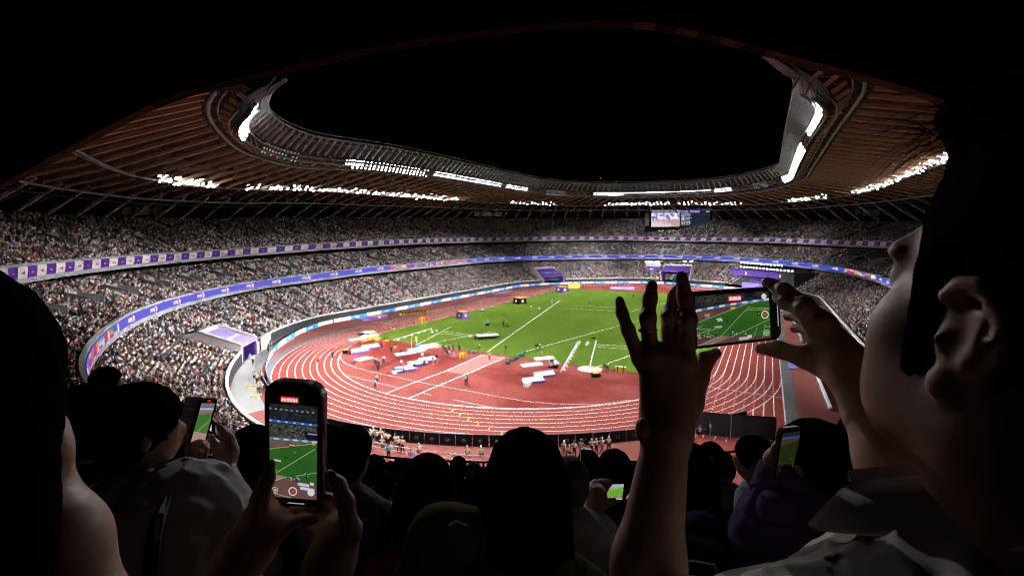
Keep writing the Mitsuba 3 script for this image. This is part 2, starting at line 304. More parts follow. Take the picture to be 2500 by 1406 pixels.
# front wall of the lowest tier, its rail and glass; skip the portal mouths
b, b2, gl = B(), B(), B()
okp = np.ones(len(UR), bool)
UQ = np.unique(np.r_[UR, np.linspace(0, 3.9999, 900)])
ok = ~near_portal(ring('stand', UQ, .2), 0) & ~((UQ > 2.98) & (UQ < 3.48))
for sl in spans(ok):
    u = UQ[sl]
    b.sheet(np.stack([r3('stand', u, 0, 0.0), r3('stand', u, 0, 2.3), r3('stand', u, .35, 2.3), r3('stand', u, .35, 1.6)]))
    b2.sheet(np.stack([r3('stand', u, -.06, 2.02), r3('stand', u, -.06, 2.42), r3('stand', u, .42, 2.42), r3('stand', u, .42, 2.2)]))
obj('front_wall', b, 'm_dkgrey', stands[0]); obj('coping', b2, 'm_panelw', stands[0])
# parapets of the upper tiers and the walls behind the lower ones
for ti in (1, 2):
    t = TIER[ti]; b, w, r = B(), B(), B(); tb = TIER[ti - 1]
    ok = near_cut(ring('stand', UR, 36), 62)
    for sl in spans(ok):
        u = UR[sl]; z = t['f'](u)
        hh = .95 if ti == 1 else .9
        b.sheet(np.stack([r3('stand', u, t['d0'] - .7, z - 1.7), r3('stand', u, t['d0'] - .7, z + hh - .1), r3('stand', u, t['d0'] - .75, z + hh), r3('stand', u, t['d0'] - .2, z + hh), r3('stand', u, t['d0'] - .2, z - .3)]))
        b.sheet(np.stack([r3('stand', u, t['d0'] - .7, z - 1.7), r3('stand', u, t['d0'] + .4, z - 1.75), r3('stand', u, t['d0'] + .4, z - .5)]))
        db = tb['d1']; zb = tb['b'](u)
        w.sheet(np.stack([r3('stand', u, db + .1, zb - .4), r3('stand', u, db + .1, zb + 1.0), r3('stand', u, db + .3, zb + 1.0)]))
        w.sheet(np.stack([r3('stand', u, db + 2.2, zb - .4), r3('stand', u, db + 2.2, zb + 4.5)]))
    obj('parapet', b, 'm_rail', stands[ti]); 
    wk = obj('back_wall', w, 'm_conc' if ti == 1 else 'm_grey', stands[ti - 1])
    for u in arc_u('stand', 7.0, tb['d1']):                 # pale columns and mullions in the dark gallery behind each tier
        if near_cut(ring('stand', [u], 36), 64)[0]:
            p = ring('stand', [u], tb['d1'] + 1.9)[0]; z = float(tb['b'](np.array([u]))[0])
            obj('gallery_post', B().box((*p, z + 1.6), (.16, .16, 2.0)), 'm_conc' if ti == 1 else 'm_stair', stands[ti - 1])
# back of the top tier: parapet and dark outer wall
t = TIER[2]; b, w = B(), B(); ok = near_cut(ring('stand', UR, 36), 62)
for sl in spans(ok):
    u = UR[sl]; z = t['b'](u)
    b.sheet(np.stack([r3('stand', u, t['d1'], z - .4), r3('stand', u, t['d1'], z + 1.0), r3('stand', u, t['d1'] + .3, z + 1.0), r3('stand', u, t['d1'] + .3, 0)]))
obj('back_wall', b, 'm_dkgrey', stands[2])
# concrete stair wells that open in the tiers, and the small green lights above them
for ti, (i0, i1, step) in ((1, (8, 13, 12.5)), (2, (10, 14, 25.0))):
    t = TIER[ti]
    for u in arc_u('stand', step, t['d0'] + 8) + .012:
        pm = ring('stand', [u], tier_d(t, (i0 + i1) / 2))
        if not near_cut(ring('stand', [u], 36), 66)[0]: continue
        b = B(); uu = np.array([u])
        p, q = ring('stand', uu, tier_d(t, i0))[0], ring('stand', uu, tier_d(t, i1))[0]; n = unit(q - p); s = np.array([-n[1], n[0]])
        z0, z1 = tier_z(t, i0, uu)[0], tier_z(t, i1, uu)[0]; ln = np.linalg.norm(q - p)
        for sg_ in (-1, 1):
            v = [(*(p + s * sg_ * 1.25), z0 - .3), (*(p + s * sg_ * 1.25), z0 + 1.35), (*(q + s * sg_ * 1.25), z1 + 1.3), (*(q + s * sg_ * 1.25), z1 - .3)]
            v = np.array(v); m = v + np.r_[s * sg_ * .16, 0]
            b.add(np.vstack([v, m]), [[0, 1, 2], [0, 2, 3], [4, 6, 5], [4, 7, 6], [1, 5, 6], [1, 6, 2], [0, 4, 5], [0, 5, 1], [2, 6, 7], [2, 7, 3]])
        b.box((*q, z1 + .6), (.12, 1.25, .8), [[n[0], n[1], 0], [s[0], s[1], 0], [0, 0, 1]])
        b.box((*((p + q) / 2), (z0 + z1) / 2 + .12), (ln / 2, 1.2, .1), [unit(np.r_[q - p, z1 - z0]), np.r_[s, 0], np.cross(unit(np.r_[q - p, z1 - z0]), np.r_[s, 0])])
        kk = obj('stair_well', b, 'm_well', stands[ti])
        if ti == 2 or rng.random() < .4:
            obj('exit_light', B().box((*(q - n * .2), z1 + 1.75), (.1, .32, .2), [[n[0], n[1], 0], [s[0], s[1], 0], [0, 0, 1]]), 'm_white', kk)
# ---------------------------------------------------------------- blue light band, banners, advertising boards
def board(u0, u1, kind, d, z0, z1, n=2, out=0.0, skew=0.0):
    u = np.linspace(u0, u1, n); return np.stack([r3(kind, u, d + out, z0(u) if callable(z0) else z0), r3(kind, u + skew, d + out, z1(u) if callable(z1) else z1)])
lb = thing('led_board', 'long glowing blue light band along the front of the middle tier', 'led board')
b = B(); ok = near_cut(ring('stand', UR, 16), 42)
for sl in spans(ok):
    u = UR[sl]; b.sheet(np.stack([r3('stand', u, 15.78, h_rib(u) - .72), r3('stand', u, 15.78, h_rib(u) + .68)]), (.10, .10, .80))
c = b.colors(); P3 = np.vstack(b.v); 
fw = np.clip((P3[:, 0] + 60) / 200, 0, 1)[:, None]
b.c = [np.array([.135, .115, .72]) * (1 - fw) + np.array([.035, .075, .68]) * fw]
obj('screen', b, 'm_black', lb, emit=VC_EMIT, w=.3)
logo, flags = B(), B()
FL = [(.7, .03, .04), (.9, .9, .9), (.05, .45, .12), (.95, .65, .05), (.1, .35, .85), (.75, .02, .15), (.05, .1, .5), (.95, .3, .05), (.3, .7, .9), (.6, .02, .2)]
us = arc_u('stand', 10.4, 16)
for u in us:
    if not near_cut(ring('stand', [u], 16), 42)[0]: continue
    p = ring('stand', [u], 15.7)[0]; q = ring('stand', [u + .004], 15.7)[0]; tt = np.r_[unit(q - p), 0]; o = np.r_[p, h_rib(np.array([u]))[0] - .02]
    isflag = (3.60 < u < 3.672) or (.36 < u < .86) or (1.885 < u < 2.02)
    du = 10.4 / 2 / np.linalg.norm(ring('stand', [u + .01], 16)[0] - ring('stand', [u], 16)[0]) * .01
    if isflag:
        e = np.linspace(u - du, u + du, 7)
        for a0, a1 in zip(e[:-1], e[1:]):
            kind = rng.integers(0, 4); cs = [np.array(FL[rng.integers(0, len(FL))]) for _ in range(3)]
            for jj in range(3):
                if kind < 2:   # upright thirds
                    x0, x1 = a0 + (a1 - a0) * jj / 3, a0 + (a1 - a0) * (jj + 1) / 3
                    flags.sheet(board(x0, x1, 'stand', 15.7, lambda w: h_rib(w) - .68, lambda w: h_rib(w) + .62), cs[jj])
                else:
                    flags.sheet(board(a0, a1 - (a1 - a0) * .06, 'stand', 15.7, lambda w, j=jj: h_rib(w) - .66 + .42 * j, lambda w, j=jj: h_rib(w) - .24 + .42 * j), cs[jj])
    else:
        fr = (o, -tt, np.array([0, 0, 1.0]), np.cross(-tt, [0, 0, 1.0]))
        th = np.linspace(0, 2 * np.pi, 14)[:-1]
        logo.prism(np.c_[-1.3 + .62 * np.cos(th), .56 * np.sin(th)], -.02, .02, fr, (.95, .93, .95))
        logo.prism([(-1.28, -.54), (-.9, -.4), (-.72, .1), (-.9, .54), (-1.2, .2)], -.03, .03, fr, (.85, .02, .05))
        for jj, (x, hh) in enumerate(((-.45, .34), (.02, .3), (.5, .34), (.98, .26))):     # letters too small to read
            logo.prism([(x - .17, -.3), (x - .17, hh), (x + .15, hh), (x + .15, .02), (x - .02, .02), (x + .15, -.3)], -.02, .02, fr, (.92, .92, .98))
tag(obj('emblem', logo, 'm_black', lb, emit=VC_EMIT), kind='stuff', label='white and red round emblems with white lettering')
tag(obj('flag', flags, 'm_black', lb, emit=VC_EMIT), kind='stuff', label='row of small coloured national flags')
pb = thing('banner_band', 'band of alternating purple and white cloth banners along the top tier', 'banner band')
us = arc_u('stand', 2.9, 25.8)
for i, u in enumerate(us):
    if not near_cut(ring('stand', [u], 25.8), 50)[0]: continue
    du = .5 * 2.9 / np.linalg.norm(ring('stand', [u + .01], 25.8)[0] - ring('stand', [u], 25.8)[0]) * .01
    e = np.linspace(u - du, u + du, 3)
    purple = i % 2
    s = du * (.22 if not purple else .05)
    g = np.stack([r3('stand', e - s, 25.78, h_ban(e) - .78), r3('stand', e, 25.72, h_ban(e)), r3('stand', e + s, 25.78, h_ban(e) + .72)])
    kk = obj('banner', B().sheet(g), 'm_bannerp' if purple else 'm_bannerw', pb)
    if i < 400:
        p = ring('stand', [u], 25.68)[0]; q = ring('stand', [u + .002], 25.68)[0]; tt = -np.r_[unit(q - p), 0]; o = np.r_[p, h_ban(np.array([u]))[0] - .1]
        fr = (o, tt, np.array([0, 0, 1.0]), np.cross(tt, [0, 0, 1.0])); mk = B()
        mk.prism([(-.5, -.2), (-.38, .22), (-.24, .16), (-.3, -.22)], -.01, .02, fr, (.55, .03, .12)); mk.prism([(-.1, -.12), (-.1, .1), (.16, .1), (.16, -.12)], -.01, .02, fr, (.5, .4, .6) if purple else (.2, .15, .3))
        mk.prism([(.24, -.12), (.24, .1), (.46, .1), (.46, -.12)], -.01, .02, fr, (.5, .4, .6) if purple else (.2, .15, .3))
        tag(obj('print', mk, 'm_vc', kk), kind='stuff')
ab = thing('advertising_board', 'low glowing white and light blue advertising boards round the track', 'advertising board')
us = arc_u('ads', 6.1)
for i, u in enumerate(us):
    if 3.02 < u < 3.652 or 2.05 < u < 3.1: continue
    du = .5 * 6.1 / np.linalg.norm(ring('ads', [u + .01])[0] - ring('ads', [u])[0]) * .01
    blue = i % 2; e = np.linspace(u - du, u + du, 5)
    kk = obj('panel', B().sheet(np.stack([r3('ads', e, 0, .02), r3('ads', e, 0, 1.12)])), 'm_adblue' if blue else 'm_adwhite', ab)
    p, q = ring('ads', [u - .001], -.04)[0], ring('ads', [u + .001], -.04)[0]; tt = -np.r_[unit(q - p), 0]; o = np.r_[(p + q) / 2, .55]
    fr = (o, tt, np.array([0, 0, 1.0]), np.cross(tt, [0, 0, 1.0])); mk = B()
    if blue:
        th = np.linspace(0, 6.283, 13)[:-1]; mk.prism(np.c_[-1.0 + .42 * np.cos(th), .26 * np.sin(th)], -.02, .02, fr, (.02, .16, .62)); 
        for x in (.0, .5, 1.0, 1.5): mk.prism([(x - .18, -.24), (x - .22, .24), (x + .18, .24), (x + .14, -.24)], -.02, .02, fr, (.62, .78, .9))
    else:
        for x in np.arange(-1.5, 1.6, .5): mk.prism([(x - .15, -.1), (x - .15, .12), (x + .15, .12), (x + .15, -.1)], -.02, .02, fr, (.5, .58, .62))
    tag(obj('lettering', mk, 'm_vc', kk), kind='stuff')
bk = B()
for sl in spans(~((UR > 3.02) & (UR < 3.652)) & ~((UR > 2.05) & (UR < 3.1))):
    u = UR[sl]; bk.sheet(np.stack([r3('ads', u, .12, 0), r3('ads', u, .12, 1.16), r3('ads', u, .01, 1.16)]))
obj('casing', bk, 'm_dkgrey', ab)
# ---------------------------------------------------------------- roof: steel rings, timber trusses, dark deck
def pix(p):
    d = np.atleast_2d(p) - CAM; z = d @ FW
    return np.c_[W0 / 2 + FPX * (d @ RT) / z, H0 / 2 - FPX * (d @ UP) / z, z]
roof = thing('roof', 'oval stadium roof of brown timber trusses and grey steel rings, open in the middle', 'roof')
U_OK = lambda u: ~((u > 3.14) & (u < 3.58))
us = np.linspace(-.392, 3.10, 430)
def hz(kind, u): return {'rim': h_rim, 'lamp': lambda w: h_rim(w) - 3.4, 'r2': h_r2, 'r3': h_r3, 'r4': h_r4}[kind](u)
def rt(kind, u, d=0.0, dz=0.0): return r3(kind, u, d, hz(kind, u) + dz)
for kind, d, dz, r, m in (('rim', 0, 0, .22, 'm_rail'), ('rim', .5, 1.0, .14, 'm_rail'), ('rim', 1.3, -.9, .12, 'm_steel'), ('lamp', -.2, -1.0, .16, 'm_steel'), ('lamp', 1.2, -1.9, .2, 'm_steel'), ('lamp', 2.6, -1.8, .12, 'm_steel'), ('r2', 0, -.3, .28, 'm_rail'), ('r2', -1.3, .1, .14, 'm_steel'),
                      ('r3', 0, -.2, .26, 'm_rail'), ('r3', 1.3, .0, .16, 'm_steel'), ('r4', 0, -.2, .28, 'm_rail'), ('r4', 3.5, -1.2, .16, 'm_steeld')):
    obj('ring_beam', B().tube(rt(kind, us, d, dz), r, 6), m, roof)
ut = np.array([u for u in arc_u('r3', 5.6) if U_OK(u)])
lat, latd = B(), B()
for u in ut:
    uu = np.array([u]); b = B()
    P4, P3_, P2, PL = rt('r4', uu)[0], rt('r3', uu)[0], rt('r2', uu)[0], rt('lamp', uu, 2.0, -1.2)[0]
    g23 = unit(P2 - P3_)
    b.beam(P3_ + g23 * .5, P2 - g23 * 1.0, .34, .62)
    g34 = unit(P3_ - P4); b.beam(P4 + g34 * 1.0, P3_ - g34 * 1.6, .3, .5)
    g2l = unit(PL - P2); b.beam(P2 + g2l * 1.8, PL - g2l * .6, .3, .52)
    obj('timber_beam', b, 'm_timber', roof)
    up = np.array([0, 0, 1.0])
    for p0, p1, n, hh in ((P3_, P2, 6, 2.3), (P4, P3_, 4, 2.0), (P2, PL, 2, 1.6)):
        q = p0 + (p1 - p0) * ((np.arange(n + 1)) / n)[:, None]; top = q + up * hh
        lat.beam(top[0], top[-1], .26, .34)
        for j in range(n):
            lat.beam(q[j], top[j], .16, .16); lat.beam(q[j], top[j + 1], .14, .14)
    t2 = np.array([-g23[1], g23[0], 0]); t2 /= np.linalg.norm(t2)
    for f in (.25, .52, .78):
        p = P3_ + (P2 - P3_) * f + up * 1.9; latd.beam(p - t2 * 2.1, p + t2 * 2.1 + up * .4, .1, .12); latd.beam(p + up * .3, p + t2 * 2.2 - up * 1.3, .08, .08)
    p = P3_ + (P2 - P3_) * .5; latd.box(p + up * .9, (.7, .7, .5))
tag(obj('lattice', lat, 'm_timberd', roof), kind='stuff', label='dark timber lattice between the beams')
tag(obj('bracing', latd, 'm_steeld', roof), kind='stuff', label='thin steel bracing between the trusses')
dk = B(); dk.sheet(np.stack([rt('r4', us, 9, 2.3), rt('r4', us, 0, 3.0), rt('r3', us, 0, 3.4), rt('r2', us, 0, 3.2), rt('lamp', us, 2.5, 1.6), rt('lamp', us, .6, 1.6), rt('rim', us, 0.6, .4)]))
obj('deck', dk, 'm_steeld', roof)
# ribs of the pale inner edge, and zigzag bracing of the lamp gallery
for u in [w for w in arc_u('rim', 2.6) if U_OK(w)][:299]:
    uu = np.array([u]); obj('rib', B().beam(rt('rim', uu, .1, -.1)[0], rt('lamp', uu, .3, .1)[0], .2, .55), 'm_ribm', roof)
zz = B(); uz = np.array([w for w in arc_u('lamp', 1.9) if U_OK(w)])
for k in range(len(uz) - 1):
    if uz[k + 1] - uz[k] > .2: continue
    a, c = rt('lamp', uz[k:k + 1], .8, (-1.9, .2)[k % 2])[0], rt('lamp', uz[k + 1:k + 2], .8, (.2, -1.9)[k % 2])[0]; zz.beam(a, c, .13, .13)
tag(obj('zigzag_bracing', zz, 'm_rail', roof), kind='stuff')
pn = B().sheet(np.stack([rt('rim', us, 1.0, -.1), rt('lamp', us, 1.6, .4)])); obj('edge_panel', pn, 'm_ribp', roof)
# leaning posts between the top tier and the roof
for u in arc_u('stand', 8.2, 54):
    if not near_cut(ring('stand', [u], 54), 66)[0]: continue
    uu = np.array([u]); z = float(h_t3(uu)[0]); p = r3('stand', uu, 54.6, z)[0]; k = np.argmin(np.linalg.norm(ring('r4', UF) - ring('stand', uu, 51)[0], axis=1)); q = r3('r4', UF[k:k + 1], 2.0, h_r4(UF[k:k + 1]) + 1.5)[0]
    q = p + (q - p) * min(1, 7.5 / np.linalg.norm(q - p)) if np.linalg.norm(q - p) > 60 else q
    kk = obj('post', B().beam(p, q, .55, .55), 'm_white', roof)
    if int(u * 1000) % 3 == 0: obj('brace', B().beam(p, q + np.r_[unit(ring('stand', uu + .02, 51)[0] - ring('stand', uu, 51)[0]) * 4, 0], .18, .18), 'm_steel', kk)
# ---------------------------------------------------------------- floodlights
LENS = (21.0, 21.5, 22.5)
def bank(u0, u1, kind, rows, d, dz, step, label, r=.34, tilt=.75, dim=1.0, jit=0.0, drop=.55):
    """a bank of round floodlights along a ring from u0 to u1, facing inwards and down"""
    k = thing('floodlight_bank', label, 'floodlight', 'floodlight banks round the roof'); fr, ln = B(), B()
    uu = np.linspace(u0, u1, 60); p = ring(kind, uu, d); s = np.r_[0, np.cumsum(np.linalg.norm(np.diff(p, axis=0), axis=1))]; n = max(2, int(s[-1] / step))
    um = np.interp((np.arange(n) + .5) / n * s[-1], s, uu)
    for row in range(rows):
        for u in um:
            w = np.array([u]); c = rt(kind, w, d + row * .45, dz - row * drop * 1.45)[0] + rng.normal(size=3) * jit; e = rt(kind, w, d - 5, dz)[0] - rt(kind, w, d, dz)[0]; e[2] = 0
            e = unit(unit(e) - [0, 0, tilt]); x = unit(np.cross(e, [0, 0, 1.0])); y = np.cross(x, e)
            if rng.random() < .06 and rows > 1: continue
            th = np.arange(8) * np.pi / 4; rr = r * rng.uniform(.8, 1.1); rim_ = rr * (np.cos(th)[:, None] * x + np.sin(th)[:, None] * y)
            ln.add(np.vstack([c + e * .14 + rim_, c + e * (.16 + .42 * rr) + rim_ * .62, c + e * (.16 + .56 * rr)]), [[i, (i + 1) % 8, 8 + (i + 1) % 8] for i in range(8)] + [[i, 8 + (i + 1) % 8, 8 + i] for i in range(8)] + [[8 + i, 8 + (i + 1) % 8, 16] for i in range(8)])
            fr.add(np.vstack([c + rim_ * 1.12 + e * .12, c + rim_ * .7 - e * .4]), np.vstack([[[i, i + 8, (i + 1) % 8], [(i + 1) % 8, i + 8, (i + 1) % 8 + 8]] for i in range(8)]))
    # keep the lens facing out: emission is one-sided along the normals
    lm = ln.mesh(); e0 = ring(kind, np.array([(u0 + u1) / 2]), d - 5)[0] - ring(kind, np.array([(u0 + u1) / 2]), d)[0]
    if (lm.face_normals[16] @ np.r_[unit(e0), -.7]) < 0: lm.invert()
    uu = np.linspace(u0, u1, 14); fr.tube(rt(kind, uu, d + .5, dz + .35), .07, 4)
    obj('housing', fr, 'm_steeld', k); tag(obj('lens', lm, 'm_black', k, emit=np.array(LENS) * dim, w=.12), kind='stuff'); return k
def u_px(kind, dz, px, lo, hi, py=None):
    u = UF[(UF >= lo) & (UF < hi)]; q = pix(rt(kind, u, 0, dz)); q[q[:, 2] < 1] = 1e6
    e = np.abs(q[:, 0] - px) if py is None else np.hypot(q[:, 0] - px, q[:, 1] - py); return u[np.argmin(e)]
SPOTS, NEAR_E = [], .075
for lab, x0, x1, lo, hi, rows, step, py0, py1 in (
        ('bright double row of floodlights at the left bend of the roof edge', 752, 852, 0, .5, 2, .8, None, None), ('looser floodlight rows right of the bright bank at the left bend', 862, 1050, 0, .9, 3, 1.5, None, None),
        ('dense floodlight rows above the middle of the left stand', 1062, 1226, .2, 1.0, 2, .95, None, None), ('last small floodlight bank at the far end of the left stand', 1238, 1290, .4, 1.3, 2, 1.3, None, None),
        ('small floodlight block at the left end of the far roof edge', 1450, 1522, 1.2, 1.6, 2, .8, None, None), ('single row of floodlights along the far roof edge', 1526, 1736, 1.3, 1.75, 1, .95, None, None),
        ('small floodlight block at the right end of the far roof edge', 1742, 1784, 1.4, 1.9, 2, .8, None, None), ('bright floodlight bank low on the right roof edge', 1905, 1955, 1.7, 2.6, 3, .8, 432, 345),
        ):
    a, c = u_px('lamp', -1.2, x0, lo, hi, py0), u_px('lamp', -1.2, x1, lo, hi, py1); u0, u1 = min(a, c), max(a, c)
    if u1 - u0 < .01: u1 = u0 + .05
    bank(u0, u1, 'lamp', rows, .3, -.7, step, lab); SPOTS.append((u0 + u1) / 2)
bank(2.78, 3.06, 'lamp', 2, .3, -.5, .7, 'long bright floodlight bank high on the right roof edge', r=.34); bank(3.612, 3.73, 'lamp', 3, .3, -.5, .75, 'floodlights climbing the near left roof edge', r=.42)
for lab, x0, x1, lo, hi, step, py0, py1 in (
        ('dim switched-off floodlights by the left bend', 640, 735, 3.8, 4.0, 1.3, None, None), ('dim floodlight block left of the far roof edge', 1336, 1382, .9, 1.4, 1.0, None, None), ('dim floodlight block right of the far roof edge', 1836, 1870, 1.6, 2.0, 1.0, None, None)):
    a, c = u_px('lamp', -1.2, x0, lo, hi, py0), u_px('lamp', -1.2, x1, lo, hi, py1); bank(min(a, c), max(a, c), 'lamp', 3, .3, -.6, step, lab, r=.26, dim=.016)
for lab, x0, x1, lo, hi, step, py0, py1 in (
        ('scattered lamps under the roof above the near left stand', 362, 524, 3.7, 4.0, 1.6, None, None), ('long row of lamps under the roof above the left stand', 588, 1165, 3.85, 4.9, 1.9, None, None), ('lamps under the roof left of the far timber rafters', 1236, 1358, .5, 1.3, 2.2, None, None),
        ('lamps under the roof left of the scoreboard', 1474, 1640, 1.2, 1.6, 2.0, None, None), ('lamps under the roof right of the scoreboard', 1656, 1815, 1.4, 1.75, 2.0, None, None), ('lamps under the roof above the far right corner', 1925, 2026, 1.6, 1.9, 1.6, None, None),
        ('large lamps under the roof above the right stand', 2085, 2330, 1.75, 2.6, 2.2, 455, 300)):
    u = np.mod(UF + 2, 4) - 2 if lo > 3 else UF; a, c = u_px('r3', .8, x0, max(lo, 0) if lo < 3 else lo, min(hi, 4), py0), u_px('r3', .8, x1, (lo if hi <= 4 else 0), (hi if hi <= 4 else hi - 4), py1)
    if hi > 4 and c < a: c += 4
    bank(min(a, c), max(a, c), 'r3', 2, -1.2, .9, step, lab, r=.52 if lo > 1.7 and hi > 2 else .4, tilt=1.2, jit=.25, drop=.5)
# the light of the banks: one wide beam per place, aimed over the field so that the upper seats only catch its edge
def spot(u, aim, inten, cut=38.0, beam=12.0):
    p = rt('lamp', np.array([u]), -.9, -1.6)[0]; k = key_of('floodlight_beam')
    scene[k] = {'type': 'spot', 'to_world': T().look_at(origin=p.tolist(), target=[float(a) for a in aim], up=[0.3, 0.2, 1]), 'intensity': {'type': 'rgb', 'value': [inten, inten * 1.0, inten * 1.03]}, 'cutoff_angle': cut, 'beam_width': beam}
for u, aim, s in ((.02, (2, 10, 0), 1.0), (.28, (30, 10, 0), 1.0), (.56, (60, 10, 0), 1.0), (.84, (90, 10, 0), 1.0), (3.84, (-24, 14, 0), 1.1),
                  (2.02, (104, -10, 0), 1.0), (2.3, (74, -10, 0), 1.0), (2.58, (45, -10, 0), 1.0), (2.86, (15, -10, 0), 1.0), (3.1, (-22, -16, 0), 1.1),
                  (1.35, (128, 10, 0), 1.0), (1.65, (128, -10, 0), 1.0), (3.45, (-34, 2, 0), 1.1)):
    spot(u, aim, 7000 * s, 43.0, 26.0)
for u, aim, s in ((.1, (10, -69, 2), 1.0), (.45, (48, -69, 2), 1.0), (.8, (85, -69, 2), 1.0), (2.05, (100, 70, 2), 1.0), (2.3, (74, 70, 2), 1.0), (2.55, (47, 70, 2), 1.0), (2.8, (21, 70, 2), 1.0), (3.02, (-6, 68, 2), 1.0), (2.72, (-42, 46, 2), 1.3), (2.4, (-53, 24, 2), 1.6), (2.95, (-32, 60, 2), 1.2),
                  (3.3, (166, -14, 1), 3.0), (3.55, (168, 22, 1), 3.0), (.1, (155, -48, 1), 2.0), (2.9, (154, 50, 1), 2.2)):
    spot(u, aim, 43000 * s, 13.5 if s < 2 else 10.0, 6.5 if s < 2 else 5.5)
for u, s in ((.8, 1.0), (1.28, 1.0), (1.62, .9), (2.2, .6)):
    p = rt('lamp', np.array([u]), -.9, -1.6)[0]; spot(u, CAM + FW * 1.5 - [0, 0, .5], 1.0 * s * np.linalg.norm(p - CAM) ** 2 * NEAR_E, 4.5, 3.0)
for u, aim in ((3.22, (-40, -26, 0)), (3.42, (-48, -2, 0)), (3.58, (-46, 22, 0))):      # lamps of the inner roof ring behind the near bend
    p = rt('r3', np.array([u]), -2.0, .6)[0]; k = key_of('floodlight_beam')
    scene[k] = {'type': 'spot', 'to_world': T().look_at(origin=p.tolist(), target=[float(a) for a in aim], up=[0.3, 0.2, 1]), 'intensity': {'type': 'rgb', 'value': [3800, 3800, 3900]}, 'cutoff_angle': 30.0, 'beam_width': 18.0}
spot(3.44, CAM + FW * 1.6 - [0, 0, .5], 54 ** 2 * .42, 7.0, 4.0)
# ---------------------------------------------------------------- smooth figures: rounded bones blended into one surface
class Fig:
    """bones and ellipsoids, blended; the surface is polygonised on a grid of step h"""
    def __init__(s): s.p = []
    def bone(s, a, b, ra, rb, k=.012, c=0): s.p.append(('b', np.asarray(a, float), np.asarray(b, float), ra, rb, k, c)); return s
    def chain(s, pts, rs, k=.012, c=0):
        for i in range(len(pts) - 1): s.bone(pts[i], pts[i + 1], rs[i], rs[i + 1], k, c)
        return s
    def ell(s, o, r, ax=None, k=.012, c=0): s.p.append(('e', np.asarray(o, float), np.asarray(r, float), np.eye(3) if ax is None else np.asarray(ax, float), 0, k, c)); return s
    def cut(s, o, r, ax=None, k=.01): s.p.append(('x', np.asarray(o, float), np.asarray(r, float), np.eye(3) if ax is None else np.asarray(ax, float), 0, k, 0)); return s
    def _box(s, q):
        if q[0] == 'b': return np.minimum(q[1] - q[3], q[2] - q[4]), np.maximum(q[1] + q[3], q[2] + q[4])
        e = np.abs(q[3].T) @ q[2]; return q[1] - e, q[1] + e
    def build(s, h, wob=None, smooth=2):
        bx = [s._box(q) for q in s.p if q[0] != 'x']; lo = np.min([b[0] for b in bx], 0) - 3 * h; hi = np.max([b[1] for b in bx], 0) + 3 * h
        n = np.ceil((hi - lo) / h).astype(int) + 1; F = np.full(n, 1.0, np.float32); G = np.full(n, 1.0, np.float32); K = np.zeros(n, np.int8)
        ax = [lo[i] + h * np.arange(n[i]) for i in range(3)]
        for q in s.p:
            b = s._box(q); k = q[5]; i0 = np.clip(np.floor((b[0] - k - 3 * h - lo) / h).astype(int), 0, n); i1 = np.clip(np.ceil((b[1] + k + 3 * h - lo) / h).astype(int) + 1, 0, n)
            if (i1 <= i0).any(): continue
            sl = tuple(slice(a, e) for a, e in zip(i0, i1)); P = np.stack(np.meshgrid(*[ax[i][sl[i]] for i in range(3)], indexing='ij'), -1)
            if q[0] == 'b':
                ab = q[2] - q[1]; t = np.clip(((P - q[1]) @ ab) / (ab @ ab + 1e-12), 0, 1); d = np.linalg.norm(P - q[1] - t[..., None] * ab, axis=-1) - (q[3] + (q[4] - q[3]) * t)
            else:
                l = (P - q[1]) @ q[3].T; k0 = np.linalg.norm(l / q[2], axis=-1); k1 = np.linalg.norm(l / q[2] ** 2, axis=-1); d = k0 * (k0 - 1) / (k1 + 1e-9)
            f = F[sl]
            if q[0] == 'x': F[sl] = np.maximum(f, -d); continue
            w = np.clip(.5 + .5 * (d - f) / k, 0, 1); F[sl] = d * (1 - w) + f * w - k * w * (1 - w)
            g = G[sl]; m = d < g; K[sl][m] = q[6]; G[sl] = np.minimum(g, d)
        if wob is not None:
            m = np.abs(F) < .05; P = lo + h * np.argwhere(m); F[m] += wob(P).astype(np.float32)
        v, f = nets(F); ci = np.clip(np.round(v).astype(int), 0, n - 1); col = K[ci[:, 0], ci[:, 1], ci[:, 2]]
        m = trimesh.Trimesh(lo + h * v, f, process=False)
        if smooth: trimesh.smoothing.filter_taubin(m, iterations=smooth * 2)
        return m, col
